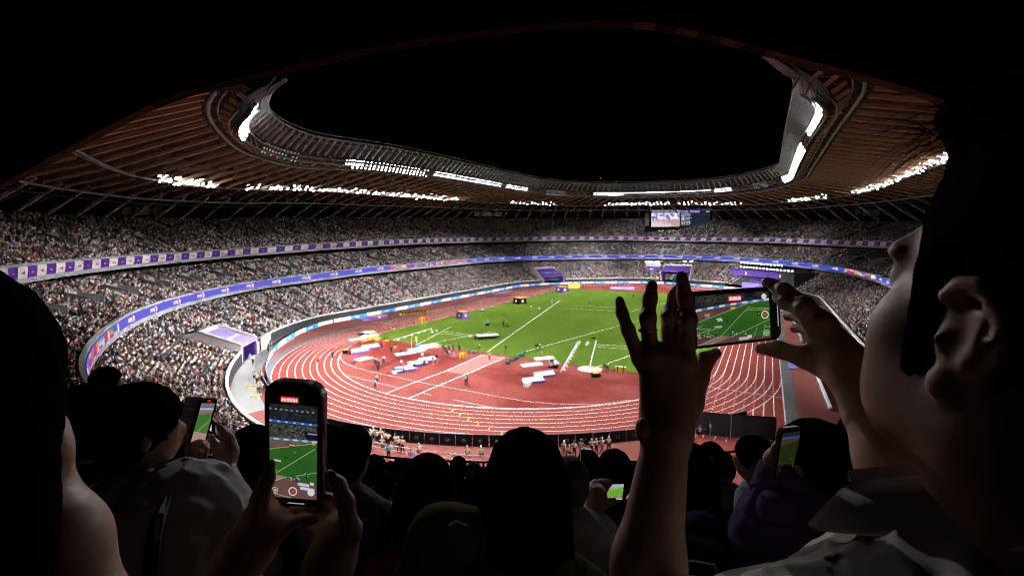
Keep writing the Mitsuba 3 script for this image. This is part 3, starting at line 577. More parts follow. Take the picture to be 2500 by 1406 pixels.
def nets(F):
    """surface nets of the zero level"""
    S = F < 0; nx, ny, nz = F.shape
    C = np.zeros((nx - 1, ny - 1, nz - 1), np.int8); cs = [(i, j, k) for i in (0, 1) for j in (0, 1) for k in (0, 1)]
    for i, j, k in cs: C += S[i:nx - 1 + i, j:ny - 1 + j, k:nz - 1 + k]
    cells = np.argwhere((C > 0) & (C < 8)); idx = np.full(C.shape, -1, np.int32); idx[tuple(cells.T)] = np.arange(len(cells))
    val = {c: F[cells[:, 0] + c[0], cells[:, 1] + c[1], cells[:, 2] + c[2]] for c in cs}; acc = np.zeros((len(cells), 3)); cnt = np.zeros(len(cells))
    for c in cs:
        for a in range(3):
            if c[a]: continue
            e = tuple(1 if q == a else c[q] for q in range(3)); v0, v1 = val[c], val[e]; m = (v0 < 0) != (v1 < 0)
            t = np.where(m, v0 / np.where(m, v0 - v1, 1), 0); p = np.tile(np.array(c, float), (len(cells), 1)); p[:, a] = t; acc += p * m[:, None]; cnt += m
    V = cells + acc / np.maximum(cnt, 1)[:, None]; Q = []
    for a in range(3):
        b, c = (a + 1) % 3, (a + 2) % 3; s0 = [slice(None)] * 3; s1 = [slice(None)] * 3; s0[a], s1[a] = slice(0, -1), slice(1, None)
        for q in (b, c): s0[q] = s1[q] = slice(1, -1)
        A, D = S[tuple(s0)], S[tuple(s1)]; e = np.argwhere(A != D); fl = A[tuple(e.T)]; e = e.copy(); e[:, b] += 1; e[:, c] += 1
        def at_(db, dc): o = e.copy(); o[:, b] += db; o[:, c] += dc; return idx[o[:, 0], o[:, 1], o[:, 2]]
        q4 = np.stack([at_(-1, -1), at_(0, -1), at_(0, 0), at_(-1, 0)], 1); q4[~fl] = q4[~fl][:, ::-1]; Q.append(q4)
    Q = np.vstack(Q); Q = Q[(Q >= 0).all(1)]
    return V, np.vstack([Q[:, [0, 1, 2]], Q[:, [0, 2, 3]]])
# ---------------------------------------------------------------- small figures on the field
def frame(px, py, rot=0.0, o=None):
    """ground frame at a pixel: x to the right, y away from the camera, turned by rot degrees"""
    o = gnd(px, py) if o is None else np.asarray(o, float); a = unit((o - CAM) * [1, 1, 0]); c, s = math.cos(math.radians(rot)), math.sin(math.radians(rot))
    a = np.array([a[0] * c - a[1] * s, a[0] * s + a[1] * c, 0]); return o, np.array([a[1], -a[0], 0]), a, np.array([0, 0, 1.0])
PROTO = {}
def proto(pose):
    """one standing, walking, sitting or kneeling figure, facing +y; colour ids: 0 skin 1 top 2 trousers 3 hair 4 shoes"""
    if pose in PROTO: return PROTO[pose]
    g = Fig(); V = lambda *a: np.array(a, float)
    hip, kn, ft, hands, lean = {
        'stand': (.92, [(-.1, .02, .48), (.1, .0, .48)], [(-.11, .0, .06), (.11, -.02, .06)], [(-.24, .08, .82), (.24, .1, .82)], 0),
        'walk': (.9, [(-.1, .16, .48), (.1, .02, .47)], [(-.1, .26, .06), (.1, -.3, .1)], [(-.25, -.15, .85), (.26, .22, .9)], .06),
        'shoot': (.9, [(-.12, .02, .47), (.12, .02, .47)], [(-.14, .0, .06), (.14, -.02, .06)], [(-.09, .3, 1.5), (.1, .3, 1.48)], .05),
        'arms': (.92, [(-.1, .02, .48), (.1, .0, .48)], [(-.14, .0, .06), (.14, -.02, .06)], [(-.5, .1, 1.3), (.5, .1, 1.3)], 0),
        'sit': (.48, [(-.12, .44, .52), (.12, .44, .52)], [(-.12, .46, .06), (.12, .5, .06)], [(-.16, .34, .66), (.16, .34, .66)], .1),
        'sitshoot': (.45, [(-.16, .4, .5), (.16, .4, .5)], [(-.18, .42, .06), (.18, .46, .06)], [(-.08, .3, 1.1), (.09, .3, 1.08)], .08),
        'floor': (.14, [(-.16, .4, .42), (.18, .46, .34)], [(-.14, .62, .07), (.16, .8, .07)], [(-.1, .42, .46), (.26, -.2, .12)], -.08),
        'kneel': (.52, [(-.12, .32, .5), (.12, .1, .1)], [(-.12, .34, .06), (.12, -.3, .08)], [(-.08, .36, .95), (.1, .36, .92)], .1)}[pose]
    sh, nk = hip + .5, hip + .58; L_ = lambda z: lean * (z - hip) * 2
    g.bone((0, 0, hip), (0, L_(hip + .25), hip + .25), .15, .14, .06, 2).bone((0, L_(hip + .2), hip + .2), (0, L_(sh), sh - .07), .15, .16, .06, 1)
    g.bone((-.15, L_(sh), sh - .02), (.15, L_(sh), sh - .02), .085, .085, .06, 1).bone((0, L_(sh), sh), (0, L_(nk) + .02, nk + .05), .06, .055, .03, 0)
    hc = V(0, L_(nk) + .04, nk + .17); g.ell(hc, (.082, .1, .118), None, .03, 0).ell(hc + [0, -.025, .035], (.09, .1, .1), None, .02, 3).ell(hc + [0, .1, -.01], (.02, .03, .025), None, .02, 0)
    for i, s in enumerate((-1, 1)):
        g.bone((s * .09, 0, hip), kn[i], .095, .07, .05, 2).bone(kn[i], ft[i], .068, .045, .04, 2).bone(V(*ft[i]) + [0, 0, 0], V(*ft[i]) + [0, .14, -.02], .05, .04, .03, 4)
        a, c = V(s * .2, L_(sh), sh - .03), V(*hands[i]); m = (a + c) / 2; l = np.linalg.norm(c - a); b = math.sqrt(max(0, .29 ** 2 - (l / 2) ** 2)); m = m + unit(V(s * .7, -.4, -.6)) * b
        g.bone(a, m, .062, .05, .03, 1).bone(m, c, .045, .035, .03, 0).ell(c, (.04, .05, .05), None, .02, 0)
    m, col = g.build(.042 if pose != 'x' else .03, smooth=1); PROTO[pose] = (m, col); return PROTO[pose]
def figure(px, py, label, top, low=(.03, .03, .035), rot=0.0, pose='stand', group=None, hair=(.015, .012, .01), skin=(.42, .25, .17), shoe=(.6, .6, .6), h=1.75, hat=None, o=None, cat='person'):
    m, col = proto(pose); f = frame(px, py, rot, o); v = m.vertices * (h / 1.75); v = f[0] + v @ np.array(f[1:])
    pal = np.array([skin, top, low, hat or hair, shoe]); k = obj('person', trimesh.Trimesh(v, m.faces, process=False), 'm_vc', smooth=True, color=pal[col]); tag(k, label, cat, group); return k
def kit(name, label, cat, px, py, rot=0.0, group=None, o=None):
    return thing(name, label, cat, group), frame(px, py, rot, o)
def put(b, f):
    v = np.vstack(b.v); return trimesh.Trimesh(f[0] + v @ np.array(f[1:]), np.vstack(b.f), process=False)
def cam_small(px, py, label, rot=0, group='television cameras on the field', o=None):
    k, f = kit('television_camera', label, 'camera', px, py, rot, group, o); b = B()
    for a in (90, 210, 330): b.tube([(0, 0, 1.25), (.5 * math.cos(math.radians(a)), .5 * math.sin(math.radians(a)), 0.02)], .03, 5)
    obj('tripod', put(b, f), 'm_black', k); obj('body', put(B().box((0, 0, 1.42), (.13, .32, .15)), f), 'm_dkgrey', k); obj('lens', put(B().tube([(0, .3, 1.42), (0, .62, 1.42)], [.08, .1], 8), f), 'm_black', k); obj('viewfinder', put(B().box((0, -.25, 1.62), (.1, .12, .07)), f), 'm_black', k)
# benches with white covers and sheltering canopies
BX = 3.7
def bench(px, py, label, rot):
    k, f = kit('bench', label, 'bench', px, py, rot, 'athletes\' benches with white covers')
    obj('seat', put(B().box((0, 0, .47), (BX / 2, .42, .04)), f), 'm_white', k); obj('backrest', put(B().beam((-BX / 2, .42, .74), (BX / 2, .42, .74), .07, .5), f), 'm_white', k)
    obj('skirt', put(B().box((0, -.3, .22), (BX / 2 - .05, .03, .2)), f), 'm_purple', k)
    for s in (-1, 1): obj('leg', put(B().box((s * (BX / 2 - .15), .1, .22), (.05, .3, .22)), f), 'm_lav', k)
def shelter(px, py, label, rot):
    k, f = kit('shelter', label, 'shelter', px, py, rot, 'white-roofed athlete shelters'); w = BX / 2
    u = np.linspace(0, 1, 7); y, z = -1.1 + 2.0 * u, 2.25 + .35 * np.sin(u * 2.2) - .3 * u
    obj('canopy', put(B().sheet(np.stack([np.c_[np.full(7, x), y, z] for x in np.linspace(-w, w, 3)])).sheet(np.stack([np.c_[np.full(7, x), y, z - .09] for x in np.linspace(-w, w, 3)])), f), 'm_white', k)
    obj('edge', put(B().tube([(-w, -1.1, 2.24), (w, -1.1, 2.24)], .05, 5), f), 'm_lav', k); obj('beam', put(B().beam((-w, .8, 2.05), (w, .8, 2.05), .06, .12), f), 'm_lav', k)
    for x in (-w + .1, 0, w - .1): obj('post', put(B().beam((x, .8, 0), (x, .8, 2.2), .09, .09), f), 'm_purple', k)
RB = 20
for i, (px, py) in enumerate(((878, 862), (906, 852))): bench(px, py, ['white covered bench, left one of the pair by the track', 'white covered bench, right one of the pair by the track'][i], RB)
for i, (px, py) in enumerate(((873, 852), (902, 843))): shelter(px, py, ['white-roofed shelter, left one of the pair by the track', 'white-roofed shelter, right one of the pair by the track'][i], RB)
for i, (px, py) in enumerate(((992, 907), (1021, 893), (1046, 884))): bench(px, py, ['white bench next to the blue and white coolers', 'white bench between two others left of the pink runway', 'white bench nearest the pink runway'][i], RB)
for i, (px, py) in enumerate(((988, 891), (1018, 879), (1046, 870))): shelter(px, py, ['white shelter behind the bench by the coolers', 'middle white shelter of the three left of the pink runway', 'white shelter nearest the throwing circle'][i], RB)
for i, (px, py) in enumerate(((1303, 936), (1330, 921))): bench(px, py, ['white bench beside the white barrels right of the runway', 'white bench farther from the barrels right of the runway'][i], RB + 4)
for i, (px, py) in enumerate(((1296, 921), (1326, 904))): shelter(px, py, ['white shelter above a red patch right of the runway', 'white shelter beside the white machine at the grass edge'][i], RB + 4)
def drum(px, py, label, m, m2=None, group=None, r=.42, h=.85):
    k, f = kit('barrel', label, 'barrel', px, py, 0, group); obj('drum', put(B().tube([(0, 0, 0.02), (0, 0, .1), (0, 0, h - .1), (0, 0, h)], [r * .92, r, r, r * .92], 14), f), m, k); obj('lid', put(B().tube([(0, 0, h), (0, 0, h + .06)], r * .95, 14), f), m2 or m, k); obj('band', put(B().tube([(0, 0, h * .45), (0, 0, h * .55)], r * 1.03, 14), f), m2 or m, k)
drum(1285, 944, 'white barrel at the end of the right benches', 'm_white', None, None, .5); drum(1290.5, 939.5, 'white barrel behind another at the end of the right benches', 'm_white', None, None, .48)
def cooler(px, py, label, m):
    k, f = kit('cooler', label, 'cooler', px, py, 20); obj('box', put(B().box((0, 0, .35), (.5, .45, .33)), f), m, k); obj('lid', put(B().box((0, 0, .74), (.52, .47, .06)), f), 'm_white' if m == 'm_blue' else 'm_blue', k)
cooler(973.5, 908, 'blue cooler with a white lid beside the bench', 'm_blue'); cooler(965, 911, 'white cooler with a blue lid beside the bench', 'm_white')
# timing and lane boxes with orange frames
def led_box(px, py, label, w, h, face, rot=0):
    k, f = kit('display_box', label, 'display box', px, py, rot, None); a, c = w / 2, w * .42
    for s in (0, 90, 180, 270):
        cs, sn = math.cos(math.radians(s)), math.sin(math.radians(s)); R_ = np.array([[cs, sn, 0], [-sn, cs, 0], [0, 0, 1]]); v = np.array([(-a, -a, .12), (a, -a, .12), (c, -c, h), (-c, -c, h)]) @ R_
        kk = obj('panel', put(B().add(v, [[0, 1, 2], [0, 2, 3]]), f), face, k)
        v2 = np.array([(-a * .35, -a * 1.0, h * .35), (a * .3, -a * 1.0, h * .35), (c * .2, -c * 1.03, h * .8), (-c * .25, -c * 1.03, h * .8)]) @ R_; obj('emblem', put(B().add(v2, [[0, 1, 2], [0, 2, 3]]), f), 'm_white' if face != 'm_white' else 'm_black', kk)
    for z, q in ((.08, a * 1.06), (h, c * 1.06)): obj('frame', put(B().box((0, 0, z), (q, q, .09)), f), 'm_orange', k)
led_box(1130, 778, 'purple display box with orange frame on the left edge of the grass', 2.9, 2.2, 'm_purple', 40); led_box(1269, 742, 'black and white display box with orange frame farther up the grass edge', 3.6, 2.3, 'm_black', 40)
led_box(1372, 714, 'small display box with orange frame at the far corner of the grass', 4.2, 2.6, 'm_dpurple', 40)
def soft_box(px, py, label, w, d, h, m, m2, rot=0, name='equipment_case', cat='case'):
    k, f = kit(name, label, cat, px, py, rot); obj('body', put(B().box((0, 0, h * .45), (w / 2, d / 2, h * .45)), f), m, k); obj('lid', put(B().box((0, 0, h * .95), (w / 2 * 1.03, d / 2 * 1.03, h * .06)), f), m2, k)
    for s in (-1, 1): obj('strap', put(B().box((s * w * .28, 0, h * .5), (.06, d / 2 * 1.05, h * .52)), f), 'm_black', k)
soft_box(1402, 703, 'yellow and black trolley on the far track', 5.5, 2.5, 2.2, 'm_yellow', 'm_orange', 0, 'equipment_trolley', 'trolley'); soft_box(1031, 790, 'yellow upright box on the kerb of the left straight', 1.5, 1.0, 1.9, 'm_yellow', 'm_orange')
soft_box(962, 804, 'small yellow and black case by the kerb, left of the yellow box', 1.0, .8, .7, 'm_yellow', 'm_black'); soft_box(1455, 920, 'black and yellow case on the red surface right of the throwing circle', 1.3, .9, .8, 'm_black', 'm_yellow', 30); soft_box(1515, 907, 'pale yellow box at the grass edge near the raised hand', 1.8, .9, .9, 'm_yellow', 'm_sand')
soft_box(922, 832, 'small yellow case at the grass corner by the shelters', 1.2, .8, .8, 'm_yellow', 'm_sand'); soft_box(943, 833, 'black and yellow case at the grass corner', 1.1, .8, .7, 'm_yellow', 'm_black'); soft_box(965, 849, 'yellow case behind the left shelters', .9, .7, .7, 'm_yellow', 'm_black'); soft_box(843, 862, 'black and yellow case beside the inner track line', 1.0, .8, .8, 'm_black', 'm_yellow')
soft_box(1129, 873, 'bright yellow case among the cameras left of the runway', 1.2, .9, .9, 'm_yellow', 'm_yellow', 15); soft_box(1738, 890, 'orange and black case in the grass corner under the phone', .9, .7, .8, 'm_orange', 'm_black', 20)
k, f = kit('hurdle_trolley', 'long yellow and black slatted trolley on the left straight', 'trolley', 1010, 768, 24); obj('frame', put(B().box((0, 0, .5), (4.6, .35, .3)), f), 'm_yellow', k)
for i in range(9): obj('slat', put(B().box((-3.8 + i * .95, -.3, .75), (.22, .12, .45)), f), 'm_black', k)
for i in (-1, 1): obj('wheel', put(B().tube([(i * 3.6, -.4, .2), (i * 3.6, .4, .2)], .2, 10), f), 'm_black', k)
k, f = kit('board_stand', 'low purple board with an orange top edge beside the lavender mat', 'board', 926, 778, 24); obj('panel', put(B().box((0, 0, .5), (2.6, .12, .45)), f), 'm_purple', k); obj('top_edge', put(B().box((0, 0, 1.0), (2.65, .3, .08)), f), 'm_orange', k); obj('emblem', put(B().box((0, -.14, .5), (.3, .02, .3)), f), 'm_white', k)
def mat_(pts, label):
    p = [gnd(*q)[:2] for q in pts]; k = obj('landing_mat', trimesh.creation.extrude_polygon(sg.Polygon(p), .12, engine='earcut').apply_translation([0, 0, .01]), 'm_lav'); tag(k, label, 'mat')
mat_([(868, 778), (905, 770), (926, 776), (890, 784)], 'flat lavender mat by the left advertising boards'); mat_([(1200, 717), (1240, 710), (1250, 711), (1212, 719)], 'lavender mat farther along the left boards'); mat_([(1922, 876), (1960, 874), (1985, 896), (1925, 902)], 'lavender mat on the apron right of the home straight'); mat_([(1900, 752), (1928, 752), (1930, 762), (1902, 762)], 'lavender mat at the far end of the home straight')
k, f = kit('vault_bed', 'lavender landing bed with two uprights on the far bend', 'landing bed', 1519, 707, 0); obj('mattress', put(B().box((0, 1.5, .5), (5.5, 2.8, .42)), f), 'm_lav', k)
for s in (-1, 1): obj('upright', put(B().beam((s * 3.6, 0, 0), (s * 3.6, 0, 4.6), .28, .28), f), 'm_lav', k)
obj('crossbar', put(B().tube([(-3.6, 0, 3.4), (3.6, 0, 3.4)], .06, 5), f), 'm_white', k)
# white rails with small cones, wrapped balls, covered trampoline-like tables
for lab, p, q, n in (('white rail with cones on the left part of the grass', (960, 832.8), (1049, 805), 6), ('white rail with cones running from the red surface into the grass', (1368, 911), (1411, 836), 10)):
    k = thing('marker_rail', lab, 'rail', None); a, c = gnd(*p), gnd(*q); obj('rail', B().beam(a + [0, 0, .25], c + [0, 0, .25], .16, .1), 'm_white', k)
    for t in np.linspace(.06, .98, n):
        o = a + (c - a) * t; obj('cone', B().tube([o + [.5, -.3, .02], o + [.5, -.3, .55]], [.28, .06], 8), 'm_white', k); obj('rail_foot', B().box(o + [0, 0, .1], (.15, .15, .1)), 'm_steel', k)
for i, (px, py, lab) in enumerate(((1055, 815, 'white wrapped ball left of its twin on the left grass'), (1066, 811, 'white wrapped ball right of its twin on the left grass'), (1148, 826, 'white wrapped ball left of the covered table'), (1165, 822, 'white wrapped ball touching the covered table'), (1432, 846, 'lower white wrapped ball by the right rail'), (1435, 841, 'upper white wrapped ball by the right rail'), (1316, 756, 'white wrapped ball far up the left grass'), (1296, 751, 'white cone-shaped cover far up the left grass'))):
    o = gnd(px, py); k = obj('ball', B().ball(o + [0, 0, .38], .38, 2, (1, 1, .92)), 'm_panelw', smooth=True); tag(k, lab, 'ball')
k, f = kit('table', 'low wide table with a white cover on the left grass', 'table', 1190, 826, 15); obj('top', put(B().box((0, 0, .78), (2.6, 1.1, .08)), f), 'm_panelw', k); obj('rim', put(B().box((0, 0, .62), (2.7, 1.18, .1)), f), 'm_black', k)
for x in (-2.3, 2.3):
    for y in (-.9, .9): obj('leg', put(B().beam((x, y, 0), (x, y, .6), .12, .12), f), 'm_black', k)
for px, py, lab, m in ((1178, 759, 'small round table with a dark rim by the left kerb', 'm_panelw'), (1202, 752.5, 'small round table farther along the left kerb', 'm_panelw'), (1190, 791, 'flat pale blue pad on the grass below the small tables', 'm_adblue')):
    k, f = kit('pad', lab, 'pad', px, py, 0); obj('disc', put(B().tube([(0, 0, .3), (0, 0, .42)], .75, 14), f), m, k); obj('base', put(B().tube([(0, 0, 0.02), (0, 0, .3)], [.6, .68], 12), f), 'm_black', k)
for px, py, lab, s in ((887, 876, 'white square board lying on the red surface near the left shelters', 1.5), (1023, 857, 'white strip board behind the middle shelters', 1.2)):
    k, f = kit('ground_board', lab, 'board', px, py, 40); obj('sheet', put(B().box((0, 0, .06), (s, s * .7, .03)), f), 'm_white', k); obj('edge', put(B().box((0, 0, .045), (s * 1.04, s * .74, .02)), f), 'm_panelw', k)
k, f = kit('implement_cart', 'cart of white wrapped implements beside the right shelters', 'cart', 1351, 897, 0); obj('frame', put(B().box((0, 0, .35), (.9, .6, .06)), f), 'm_black', k); obj('box', put(B().box((-.5, 0, .8), (.35, .45, .4)), f), 'm_white', k)
for x, y, z in ((.25, -.2, .75), (.75, .1, .72), (.35, .3, 1.0)): obj('bundle', put(B().ball((x, y, z), .36, 1), f), 'm_white', k)
obj('bag', put(B().ball((-.35, -.35, 1.3), .25, 1, (1.3, .8, .8)), f), 'm_black', k)
for s in (-1, 1): obj('wheel', put(B().tube([(s * .6, -.65, .2), (s * .6, -.5, .2)], .2, 10), f), 'm_black', k)
for px, py, lab, w, d, h, m, m2 in ((889, 832, 'orange and black folded padding beside the left shelters', 2.0, 1.6, 1.7, 'm_orange', 'm_black'), (899, 830, 'large pale yellow padding in the pile by the left shelters', 2.4, 1.8, 2.0, 'm_yellow', 'm_sand'), (910, 828, 'black folded padding at the right of the yellow pile', 1.3, 1.6, 1.8, 'm_black', 'm_orange')): soft_box(px, py, lab, w, d, h, m, m2, 25, 'pad_stack', 'pads')
for px, py, lab in ((1190, 794, 'yellow flag marker on the grass below the purple box'), (1237, 797, 'yellow ball marker beside a crouching official'), (1449, 826, 'yellow marker on a dark base by the long white line')):
    k, f = kit('distance_marker', lab, 'marker', px, py, 0); obj('base', put(B().tube([(0, 0, 0.03), (0, 0, .12)], .6, 10), f), 'm_black', k); obj('pole', put(B().tube([(0, 0, .1), (0, 0, 1.1)], .05, 5), f), 'm_black', k); obj('sign', put(B().ball((0, 0, 1.3), .3, 1), f), 'm_yellow', k)
for px, py, lab in ((1005, 854, 'left tall yellow and red javelin rack stand'), (1017, 852, 'right tall yellow and red javelin rack stand')):
    k, f = kit('flag_stand', lab, 'stand', px, py, 0); obj('pole', put(B().tube([(0, 0, 0), (0, 0, 2.6)], .06, 5), f), 'm_white', k); obj('flag', put(B().box((0, 0, 2.2), (.22, .03, .5)), f), 'm_red' if px < 1010 else 'm_yellow', k)
k, f = kit('long_barrier', 'long white rail lying on the right apron', 'barrier', 2012, 965, 0); a, c = gnd(1994, 921), gnd(2028, 1004); obj('bar', B().beam(a + [0, 0, .4], c + [0, 0, .4], .35, .35), 'm_white', k)
for t in np.linspace(.03, .97, 9): obj('foot', B().box(a + (c - a) * t + [0, 0, .15], (.3, .3, .14)), 'm_steel', k)
k, f = kit('long_barrier', 'grey rail along the right apron beyond the hand', 'barrier', 1940, 790, 0); a, c = gnd(1925, 755), gnd(1958, 838); obj('bar', B().beam(a + [0, 0, .4], c + [0, 0, .4], .4, .35), 'm_conc', k)
for t in np.linspace(.03, .97, 9): obj('foot', B().box(a + (c - a) * t + [0, 0, .15], (.3, .3, .14)), 'm_steel', k)
# ---------------------------------------------------------------- athletes, officials and camera crews on the field
W_, K_, R_, Y_, G_, N_ = (.72, .7, .68), (.03, .03, .035), (.6, .05, .03), (.7, .5, .05), (.05, .3, .2), (.04, .06, .14); TL = (.05, .5, .55); OR = (.75, .16, .04); GY = (.35, .35, .36); PU = (.3, .2, .55)
for px, py, lab, top, low, rot, pose in (
    (777, 889, 'runner in an orange top in the outer lanes of the left bend', OR, K_, 150, 'walk'), (813, 877, 'runner in black in the middle lanes of the left bend', K_, K_, 150, 'walk'),
    (855, 867, 'athlete in a red top beside the left pair of benches', R_, K_, 0, 'stand'), (917, 950, 'official in a blue top walking along the inner track line', (.3, .45, .55), K_, 90, 'walk'), (921, 932, 'photographer kneeling behind the walking official', GY, K_, 30, 'kneel'),
    (866, 888, 'athlete in blue sitting on the red surface by the left bend', (.05, .12, .4), K_, 90, 'floor'), (918, 893, 'camera operator in grey in the group left of the coolers', GY, K_, 20, 'shoot'), (925, 897, 'camera operator in a green vest in the group left of the coolers', G_, K_, -10, 'stand'), (937, 889, 'crew member in pale grey right of the camera group', (.5, .5, .5), K_, 10, 'shoot'), (923, 906, 'crew member in dark clothes kneeling in front of the camera group', K_, K_, 0, 'kneel'),
    (933, 851, 'athlete in a red and black tracksuit behind the left benches', (.3, .05, .05), K_, 180, 'stand'), (956, 864, 'person in black standing beside the white strip board', K_, K_, 180, 'stand'), (993, 868, 'person in red behind the middle shelters', R_, R_, 0, 'stand'), (980, 872, 'person in black behind the left middle shelter', K_, K_, 0, 'stand'), (1018, 857, 'person in a turquoise cloak at the throwing circle', TL, TL, 180, 'stand'),
    (1068, 886, 'athlete in dark clothes right of the last bench', K_, GY, 40, 'stand'), (1063, 880, 'athlete in red by the last bench', R_, K_, 0, 'stand'), (980, 899, 'athlete in a white cap and red shorts at the bench by the coolers', W_, R_, 160, 'stand'), (1031, 880, 'athlete in white between the benches', W_, R_, 180, 'stand'), (1057, 890, 'athlete in blue shorts at the end of the last bench', (.06, .2, .5), (.7, .25, .05), 200, 'stand'),
    (985, 908, 'athlete in a red and white kit sitting on the bench by the coolers', (.6, .3, .3), K_, 200, 'sit'), (1012, 902, 'athlete in dark kit sitting on the middle bench', K_, G_, 200, 'sit'), (1036, 893, 'athlete in dark blue sitting at the end of the middle bench', N_, K_, 200, 'sit'),
    (1088, 860, 'crew member in grey in the camera group by the grass', GY, K_, 0, 'shoot'), (1096, 857, 'crew member in purple in the camera group by the grass', PU, K_, 20, 'stand'), (1107, 858, 'crew member in black with a white cap by the grass', K_, K_, 90, 'arms'), (1095, 869, 'crew member in pale grey sitting at a monitor', (.5, .5, .52), K_, 0, 'sit'), (1107, 873, 'crew member in a purple shirt right of the monitor', PU, (.5, .5, .5), 0, 'kneel'),
    (1122, 858, 'official in navy beside the yellow marker post', N_, K_, 0, 'stand'), (1152, 863, 'athlete in turquoise sitting by the grass edge', TL, K_, 90, 'floor'), (1160, 863, 'athlete in grey sitting beside one in turquoise', GY, K_, 90, 'floor'), (1172, 852, 'official in white kneeling on the grass left of the javelin line', W_, (.1, .03, .03), 90, 'kneel'),
    (1195, 880, 'athlete in a white vest and black shorts at the head of the pink runway', (.6, .35, .32), K_, 180, 'walk'), (1162, 831, 'official in black sitting on the grass in front of the covered table', K_, K_, 30, 'sit'), (1229, 799, 'official in black standing beside the yellow ball marker', K_, K_, 180, 'stand'),
    (1318, 856, 'camera operator in pale clothes on the grass by the long line', (.55, .52, .48), K_, -60, 'shoot'), (1322, 870, 'official in grey with orange trousers sitting on the grass', GY, (.6, .25, .1), -90, 'sit'), (1438, 742, 'lone official in blue and black far out on the grass', (.3, .4, .6), K_, 180, 'stand'), (1347.5, 742, 'lone official in pale blue far out on the left grass', (.3, .4, .65), (.3, .4, .65), 180, 'stand'),
    (1137, 941, 'camera operator with a steadicam on the pink-edged runway', (.5, .47, .42), K_, 0, 'shoot'), (1483, 907, 'camera operator in grey at the grass edge right of the circle', GY, K_, 10, 'shoot'), (1546, 728, 'crew member in black on the far grass left of the fingers', K_, K_, 180, 'stand'),
    (596, 850, 'person in black at the left portal', K_, K_, 180, 'stand'), (601, 852, 'person in a pale top under the left portal statue', (.5, .5, .5), K_, 180, 'stand'), (624, 849, 'statue-like dark figure in front of the white portal wall', K_, K_, 180, 'stand'), (611, 883, 'volunteer in purple on the apron by the left stand wall', PU, (.4, .4, .45), 180, 'stand'), (618, 889, 'volunteer in a beige top beside the one in purple', (.6, .5, .4), K_, 180, 'stand'), (660, 847, 'photographer in black behind the left boards', K_, K_, -60, 'shoot'), (655, 858, 'second photographer in black behind the left boards', K_, K_, -60, 'shoot')):
    figure(px, py, lab, top, low, rot, pose)
for i in range(9):                       # ball kids in green sitting in a row
    px, py = 1236 + i * 5.6 + (i % 2) * 1.5, 893 - i * 3.1 - (i % 2) * .6
    figure(px, py, f'helper in dark green sitting in the row at the runway end', (.03, .22, .16), K_, -30 + 20 * (i % 3), 'floor' if i % 2 else 'sit', 'helpers in green sitting in a row at the runway end')
cam_small(1141, 944, 'television camera at the javelin runway', 0); cam_small(1310, 860, 'television camera on the grass by the long line', -50); cam_small(1476, 911, 'television camera on the grass edge right of the circle', 20); cam_small(1092, 876, 'television camera by the monitor left of the runway', 20); cam_small(1083, 862, 'television camera in the group by the grass edge', 10); cam_small(950, 782, 'black television camera at the end of the purple board', 0); cam_small(978, 770, 'black television camera left of the slatted trolley', 30)
cam_small(915, 899, 'television camera in the group left of the coolers', 0); cam_small(1235, 852 + 12, 'small television camera lying low on the grass right of the line', 40); cam_small(1472, 701, 'television camera on the far bend', 0)
# photographers behind the near fence, in beige vests
BV = (.56, .47, .32)
PH = [(892, 1080, 'shoot'), (898, 1090, 'sitshoot'), (905, 1084, 'shoot'), (912, 1078, 'shoot'), (921, 1085, 'shoot'), (930, 1083, 'shoot'), (933, 1094, 'sitshoot'), (940, 1089, 'shoot'), (948, 1092, 'shoot'), (966, 1097, 'shoot'), (974, 1104, 'shoot'), (983, 1106, 'shoot'), (1024, 1110, 'sitshoot'), (1141, 1118, 'sitshoot'), (1174, 1119, 'sitshoot'),
      (1377, 1115, 'shoot'), (1391, 1114, 'sitshoot'), (1402, 1115, 'shoot'), (1418, 1112, 'shoot'), (1444, 1110, 'shoot'), (1456, 1108, 'shoot'), (1470, 1106, 'shoot'), (1486, 1103, 'shoot'), (1690, 1052, 'shoot'), (1697, 1060, 'sitshoot'), (1703, 1056, 'shoot'), (1708, 1064, 'sitshoot'), (1695, 1072, 'floor'), (1721, 1061, 'sit'), (640, 934, 'shoot'), (634, 945, 'sitshoot'), (628, 938, 'shoot'), (632, 955, 'sitshoot'), (640, 960, 'shoot'), (622, 925, 'sitshoot')]
for i, (px, py, pose) in enumerate(PH):
    o = gnd(px, py); w = bool(rng.random() < .75)
    k = figure(px, py, 'press photographer in a beige vest at the near fence', BV, K_ if i % 3 else (.2, .2, .22), rng.uniform(-25, 25), pose, 'press photographers in beige vests behind the near fence', hat=(.8, .78, .74) if w else None)
    if 'shoot' in pose:
        f = frame(px, py, 0); z = 1.5 if pose == 'shoot' else 1.1; obj('camera', put(B().box((0, .34, z), (.08, .06, .07)).tube([(0, .4, z), (0, .75, z)], [.05, .075], 7), f), 'm_white' if i % 4 else 'm_black', k)
figure(949, 1121, 'volunteer in a turquoise jacket walking behind the photographers', TL, K_, 190, 'walk', shoe=(.7, .1, .05)); figure(1733, 1063, 'person in white and pale jeans standing by the black screen', W_, (.25, .32, .4), 100, 'stand', hair=(.5, .15, .06))
figure(1004, 1124, 'volunteer in purple sitting on the near apron', PU, PU, 180, 'sit'); figure(1106, 1128, 'person in white with a yellow and blue cap on the near apron', W_, W_, 180, 'sit', hat=(.7, .6, .1))
